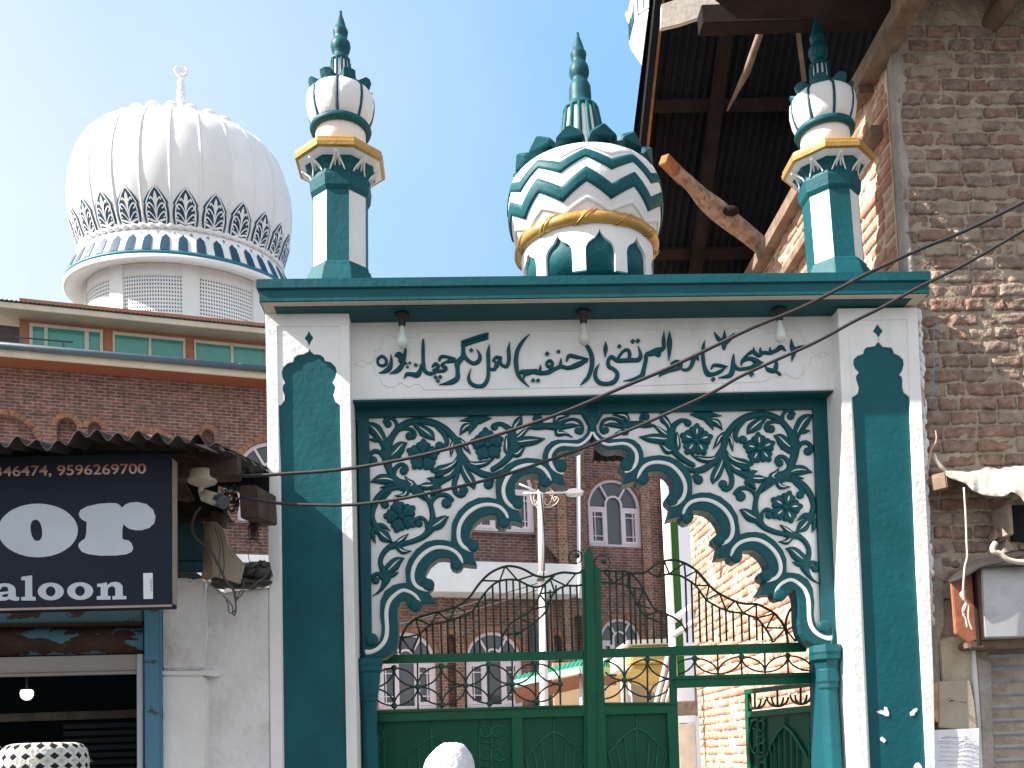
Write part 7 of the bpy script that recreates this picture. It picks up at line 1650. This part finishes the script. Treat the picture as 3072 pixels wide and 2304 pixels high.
# ---- people in the street, seen from behind
M_skin = mat('skin', (0.36, 0.20, 0.13), 0.55, 0.35, var=0.06)
M_hair = mat('dark_hair', (0.018, 0.014, 0.012), 0.6, 0.3, var=0.3)
M_cl1 = mat('grey_brown_kurta', (0.16, 0.13, 0.11), 0.9, 0.15, var=0.15)
M_cl2 = mat('white_kurta', (0.72, 0.70, 0.68), 0.85, 0.15, var=0.06)
M_tr = mat('loose_trousers', (0.30, 0.28, 0.25), 0.9, 0.15, var=0.1)
def skin_body(name, joints, edges, m, par=None, sub=2):
    me = bpy.data.meshes.new(name); me.from_pydata([j[0] for j in joints], edges, []); o = bpy.data.objects.new(name, me); C.objects.link(o)
    md = o.modifiers.new('skin', 'SKIN'); md.use_smooth_shade = True
    for i, j in enumerate(joints):
        sv = me.skin_vertices[0].data[i]; sv.radius = (j[1], j[2] if len(j) > 2 else j[1]); sv.use_root = (i == 0)
    ms = o.modifiers.new('sub', 'SUBSURF'); ms.levels = sub; ms.render_levels = sub
    dg = bpy.context.evaluated_depsgraph_get(); m2 = bpy.data.meshes.new_from_object(o.evaluated_get(dg)); bpy.data.objects.remove(o); bpy.data.meshes.remove(me)
    mb = MB(); mb.add([v.co for v in m2.vertices], [list(p.vertices) for p in m2.polygons], True); bpy.data.meshes.remove(m2)
    return mb
def person(x, y, H, face, label, cloth):
    k = H/1.70
    t = thing('person', label, 'person', (x, y, 0)); t.rotation_euler = (0, 0, face)
    J = [((0,0,0.94),0.15,0.12), ((0,0,1.12),0.14,0.105), ((0,0,1.32),0.165,0.115), ((0,0.005,1.43),0.10,0.08), ((0,0.0,1.48),0.056), ((0,-0.01,1.535),0.052),
         ((0.19,0,1.385),0.062), ((0.235,0.01,1.12),0.045), ((0.24,-0.05,0.89),0.033), ((0.24,-0.06,0.845),0.032),
         ((-0.19,0,1.385),0.062), ((-0.235,0.01,1.12),0.045), ((-0.24,-0.05,0.89),0.033), ((-0.24,-0.06,0.845),0.032),
         ((0.09,0,0.86),0.095), ((0.10,-0.01,0.48),0.062), ((0.10,0.02,0.09),0.042), ((0.105,-0.10,0.045),0.040),
         ((-0.09,0,0.86),0.095), ((-0.10,-0.01,0.48),0.062), ((-0.10,0.02,0.09),0.042), ((-0.105,-0.10,0.045),0.040)]
    J = [(tuple(c*k for c in j[0]),)+tuple(r*k for r in j[1:]) for j in J]
    E = [(0,1),(1,2),(2,3),(3,4),(4,5),(2,6),(6,7),(7,8),(8,9),(2,10),(10,11),(11,12),(12,13),(0,14),(14,15),(15,16),(16,17),(0,18),(18,19),(19,20),(20,21)]
    mb = skin_body('b', J, E, None)
    # head with face, ears and hands in the same mesh
    hc = Vector((0,-0.02,1.60))*k; hv = []; n1, n2 = 24, 18
    for i in range(n2+1):
        for q in range(n1):
            p, a = math.pi*i/n2, 2*math.pi*q/n1; d = Vector((math.sin(p)*math.cos(a), math.sin(p)*math.sin(a), math.cos(p)))
            r_ = Vector((0.076*d.x, 0.097*d.y, 0.118*d.z)); 
            if d.z < 0: r_.x *= 1+0.22*d.z; r_.y *= 1+0.10*d.z
            fx = math.exp(-((d.x/0.16)**2+((d.z+0.12)/0.22)**2)) if d.y < 0 else 0; r_.y -= 0.024*fx
            for sx_ in (-1, 1):
                e = math.exp(-(((d.x-sx_*0.42)/0.16)**2+((d.z-0.08)/0.10)**2)) if d.y < 0 else 0; r_.y += 0.010*e
            if d.y < 0: r_.y -= 0.007*math.exp(-((d.x/0.28)**2+((d.z+0.52)/0.08)**2))
            hv.append(hc+r_*k)
    mb.add(hv, [[i*n1+q, i*n1+(q+1) % n1, (i+1)*n1+(q+1) % n1, (i+1)*n1+q] for i in range(n2) for q in range(n1)], True)
    for s_ in (-1, 1):
        mb.ball(hc+Vector((s_*0.078,0.012,-0.005))*k, 0.030*k, 10, 8, 0.35, 0.6, 1.0)
        wr_ = Vector((s_*0.24,-0.06,0.845))*k
        mb.tube([wr_, wr_+Vector((0,-0.012,-0.05))*k, wr_+Vector((0,-0.016,-0.085))*k], [0.026*k, 0.036*k, 0.030*k], 10)
        for f_, L in enumerate((0.066, 0.076, 0.070, 0.054)):
            b_ = wr_+Vector((0, -0.045+0.020*f_, -0.080))*k; mb.tube([b_, b_+Vector((-s_*0.008,-0.006,-L*0.5))*k, b_+Vector((-s_*0.022,-0.006,-L))*k], [0.0095*k, 0.0085*k, 0.0068*k], 8)
        b_ = wr_+Vector((0,-0.036,-0.025))*k; mb.tube([b_, b_+Vector((-s_*0.006,-0.030,-0.028))*k, b_+Vector((-s_*0.014,-0.034,-0.056))*k], [0.011*k, 0.0095*k, 0.0075*k], 8)
    bo = mb.build('body', M_skin, t)
    ho = MB(); vs = []
    for i in range(10):
        for q in range(n1):
            p, a = 0.62*math.pi*i/9, 2*math.pi*q/n1; d = Vector((math.sin(p)*math.cos(a), math.sin(p)*math.sin(a), math.cos(p))); front = max(0, -d.y)
            vs.append(hc+Vector((0.083*d.x, 0.104*d.y+0.004, 0.124*d.z+0.05*front*(i/9)))*k)
    ho.add(vs, [[i*n1+q, i*n1+(q+1) % n1, (i+1)*n1+(q+1) % n1, (i+1)*n1+q] for i in range(9) for q in range(n1)], True); ho.build('hair', M_hair, t)
    # kurta and loose trousers
    Jc = [(j[0],)+tuple(r*1.13 for r in j[1:]) for j in J[:4]]+[(J[i][0],)+tuple(r*1.28 for r in J[i][1:]) for i in (6,7,8,10,11,12)]
    kb = skin_body('c', Jc+[((0,0,0.55*k),0.20*k,0.17*k)], [(0,1),(1,2),(2,3),(2,4),(4,5),(5,6),(2,7),(7,8),(8,9),(0,10)], None); kb.build('kurta', cloth, t)
    for s_ in (-1, 1):
        lb = MB(); lb.lathe([(0.115*k, 0.80*k), (0.10*k, 0.5*k), (0.085*k, 0.2*k), (0.078*k, 0.09*k)], (s_*0.10*k, 0, 0), 16); lb.build('trouser_leg', M_tr, t)
        lb = MB(); lb.ball((s_*0.102*k, -0.05*k, 0.035*k), 0.055*k, 12, 8, 0.9, 2.3, 0.75); lb.build('shoe', M_hair, t)
    return t, hc, k
YP1 = 2.55; c1 = PY(124, 2262, YP1); H1_ = c1.z-0.02
pt1, hc1, k1 = person(c1.x, YP1, H1_-0.005, math.pi, 'person seen from behind in a black and white diamond patterned cap', M_cl1)
def capmat():
    m = mat('diamond_cap_fabric', (0.62, 0.60, 0.52), 0.95, 0.1, var=0.2, vscale=60, bump=0.8, bscale=150); n = m.node_tree.nodes; l = m.node_tree.links; b = n['Principled BSDF']
    src = b.inputs['Base Color'].links[0].from_socket; tc = n.new('ShaderNodeTexCoord'); sp2 = n.new('ShaderNodeSeparateXYZ'); l.new(tc.outputs['Object'], sp2.inputs[0])
    at = n.new('ShaderNodeMath'); at.operation = 'ARCTAN2'; l.new(sp2.outputs['X'], at.inputs[0]); l.new(sp2.outputs['Y'], at.inputs[1])
    def tri(sock, sc):
        a_ = n.new('ShaderNodeMath'); a_.operation = 'MULTIPLY'; a_.inputs[1].default_value = sc; l.new(sock, a_.inputs[0]); f_ = n.new('ShaderNodeMath'); f_.operation = 'PINGPONG'; f_.inputs[1].default_value = 0.5; l.new(a_.outputs[0], f_.inputs[0]); return f_.outputs[0]
    ta = tri(at.outputs[0], 20/(2*math.pi)); tz_ = tri(sp2.outputs['Z'], 1/0.0245)
    def cmp(off):
        s_ = n.new('ShaderNodeMath'); s_.operation = 'ADD'; l.new(ta, s_.inputs[0]); l.new(tz_, s_.inputs[1]); return s_.outputs[0]
    s1 = cmp(0); g1 = n.new('ShaderNodeMath'); g1.operation = 'LESS_THAN'; g1.inputs[1].default_value = 0.35; l.new(s1, g1.inputs[0]); g2 = n.new('ShaderNodeMath'); g2.operation = 'GREATER_THAN'; g2.inputs[1].default_value = 0.74; l.new(s1, g2.inputs[0])
    ad = n.new('ShaderNodeMath'); ad.operation = 'MAXIMUM'; l.new(g1.outputs[0], ad.inputs[0]); ad.inputs[1].default_value = 0.0
    mx = n.new('ShaderNodeMix'); mx.data_type = 'RGBA'; l.new(ad.outputs[0], mx.inputs['Factor']); l.new(src, mx.inputs['A']); mx.inputs['B'].default_value = (0.022, 0.020, 0.030, 1)
    mx2 = n.new('ShaderNodeMix'); mx2.data_type = 'RGBA'; l.new(g2.outputs[0], mx2.inputs['Factor']); l.new(mx.outputs['Result'], mx2.inputs['A']); mx2.inputs['B'].default_value = (0.42, 0.41, 0.37, 1)
    l.new(mx2.outputs['Result'], b.inputs['Base Color']); return m
cap = MB(); rc_ = 0.101
cap.lathe([(rc_*0.97, -0.085), (rc_, -0.03), (rc_*1.0, 0.020), (rc_*0.95, 0.040), (rc_*0.86, 0.052), (rc_*0.70, 0.057), (rc_*0.5, 0.048), (rc_*0.25, 0.044), (0.003, 0.044)], (0,0,0), 48)
for i in range(130):
    a = random.uniform(0, 6.28); zz = random.uniform(-0.06, 0.05); r_ = rc_*(1.0 if zz < 0.02 else 0.95-(zz-0.02)*4*0.3); d = Vector((math.cos(a), math.sin(a), random.uniform(-.3, .8))); b0_ = Vector((r_*math.cos(a), r_*math.sin(a), zz)); cap.tube([b0_, b0_+d*random.uniform(0.004, 0.013)], 0.0004, 3)
cpo = cap.build('cap', capmat(), pt1); 
cpo.location = Vector((0, hc1.y+0.0, 0)); capz = PY(124, 2232, YP1).z-0.055; cpo.location.z = capz; cpo.scale = (1.0, 1.1, 1.0)
YP2 = 3.6; c2 = PY(1335, 2260, YP2)
pt2, hc2, k2_ = person(c2.x+0.01, YP2, PY(1335, 2249, YP2).z-0.01, math.pi, 'person seen from behind in a plain white cloth cap before the left gate leaf', M_cl2)
M_cap2 = mat('white_cotton_cap', (0.66, 0.64, 0.66), 0.9, 0.1, var=0.10, vscale=14, bump=0.8, bscale=26, bdist=0.02)
cap = MB(); vs = []; n1 = 32
for i in range(13):
    for q in range(n1):
        p, a = 0.60*math.pi*i/12, 2*math.pi*q/n1; d = Vector((math.sin(p)*math.cos(a), math.sin(p)*math.sin(a), math.cos(p))); f_ = 1+0.05*mnoise.noise(d*3.1+Vector((4,1,0)))+0.035*abs(mnoise.noise(d*6+Vector((0,7,0))))
        vs.append(Vector((0.092*d.x, 0.112*d.y, 0.112*d.z-0.014*d.x+0.012*abs(d.x)**0.5*0))*f_)
cap.add(vs, [[i*n1+q, i*n1+(q+1) % n1, (i+1)*n1+(q+1) % n1, (i+1)*n1+q] for i in range(12) for q in range(n1)], True)
co2 = cap.build('cap', M_cap2, pt2); co2.location = (hc2.x, hc2.y, hc2.z+0.018*k2_)
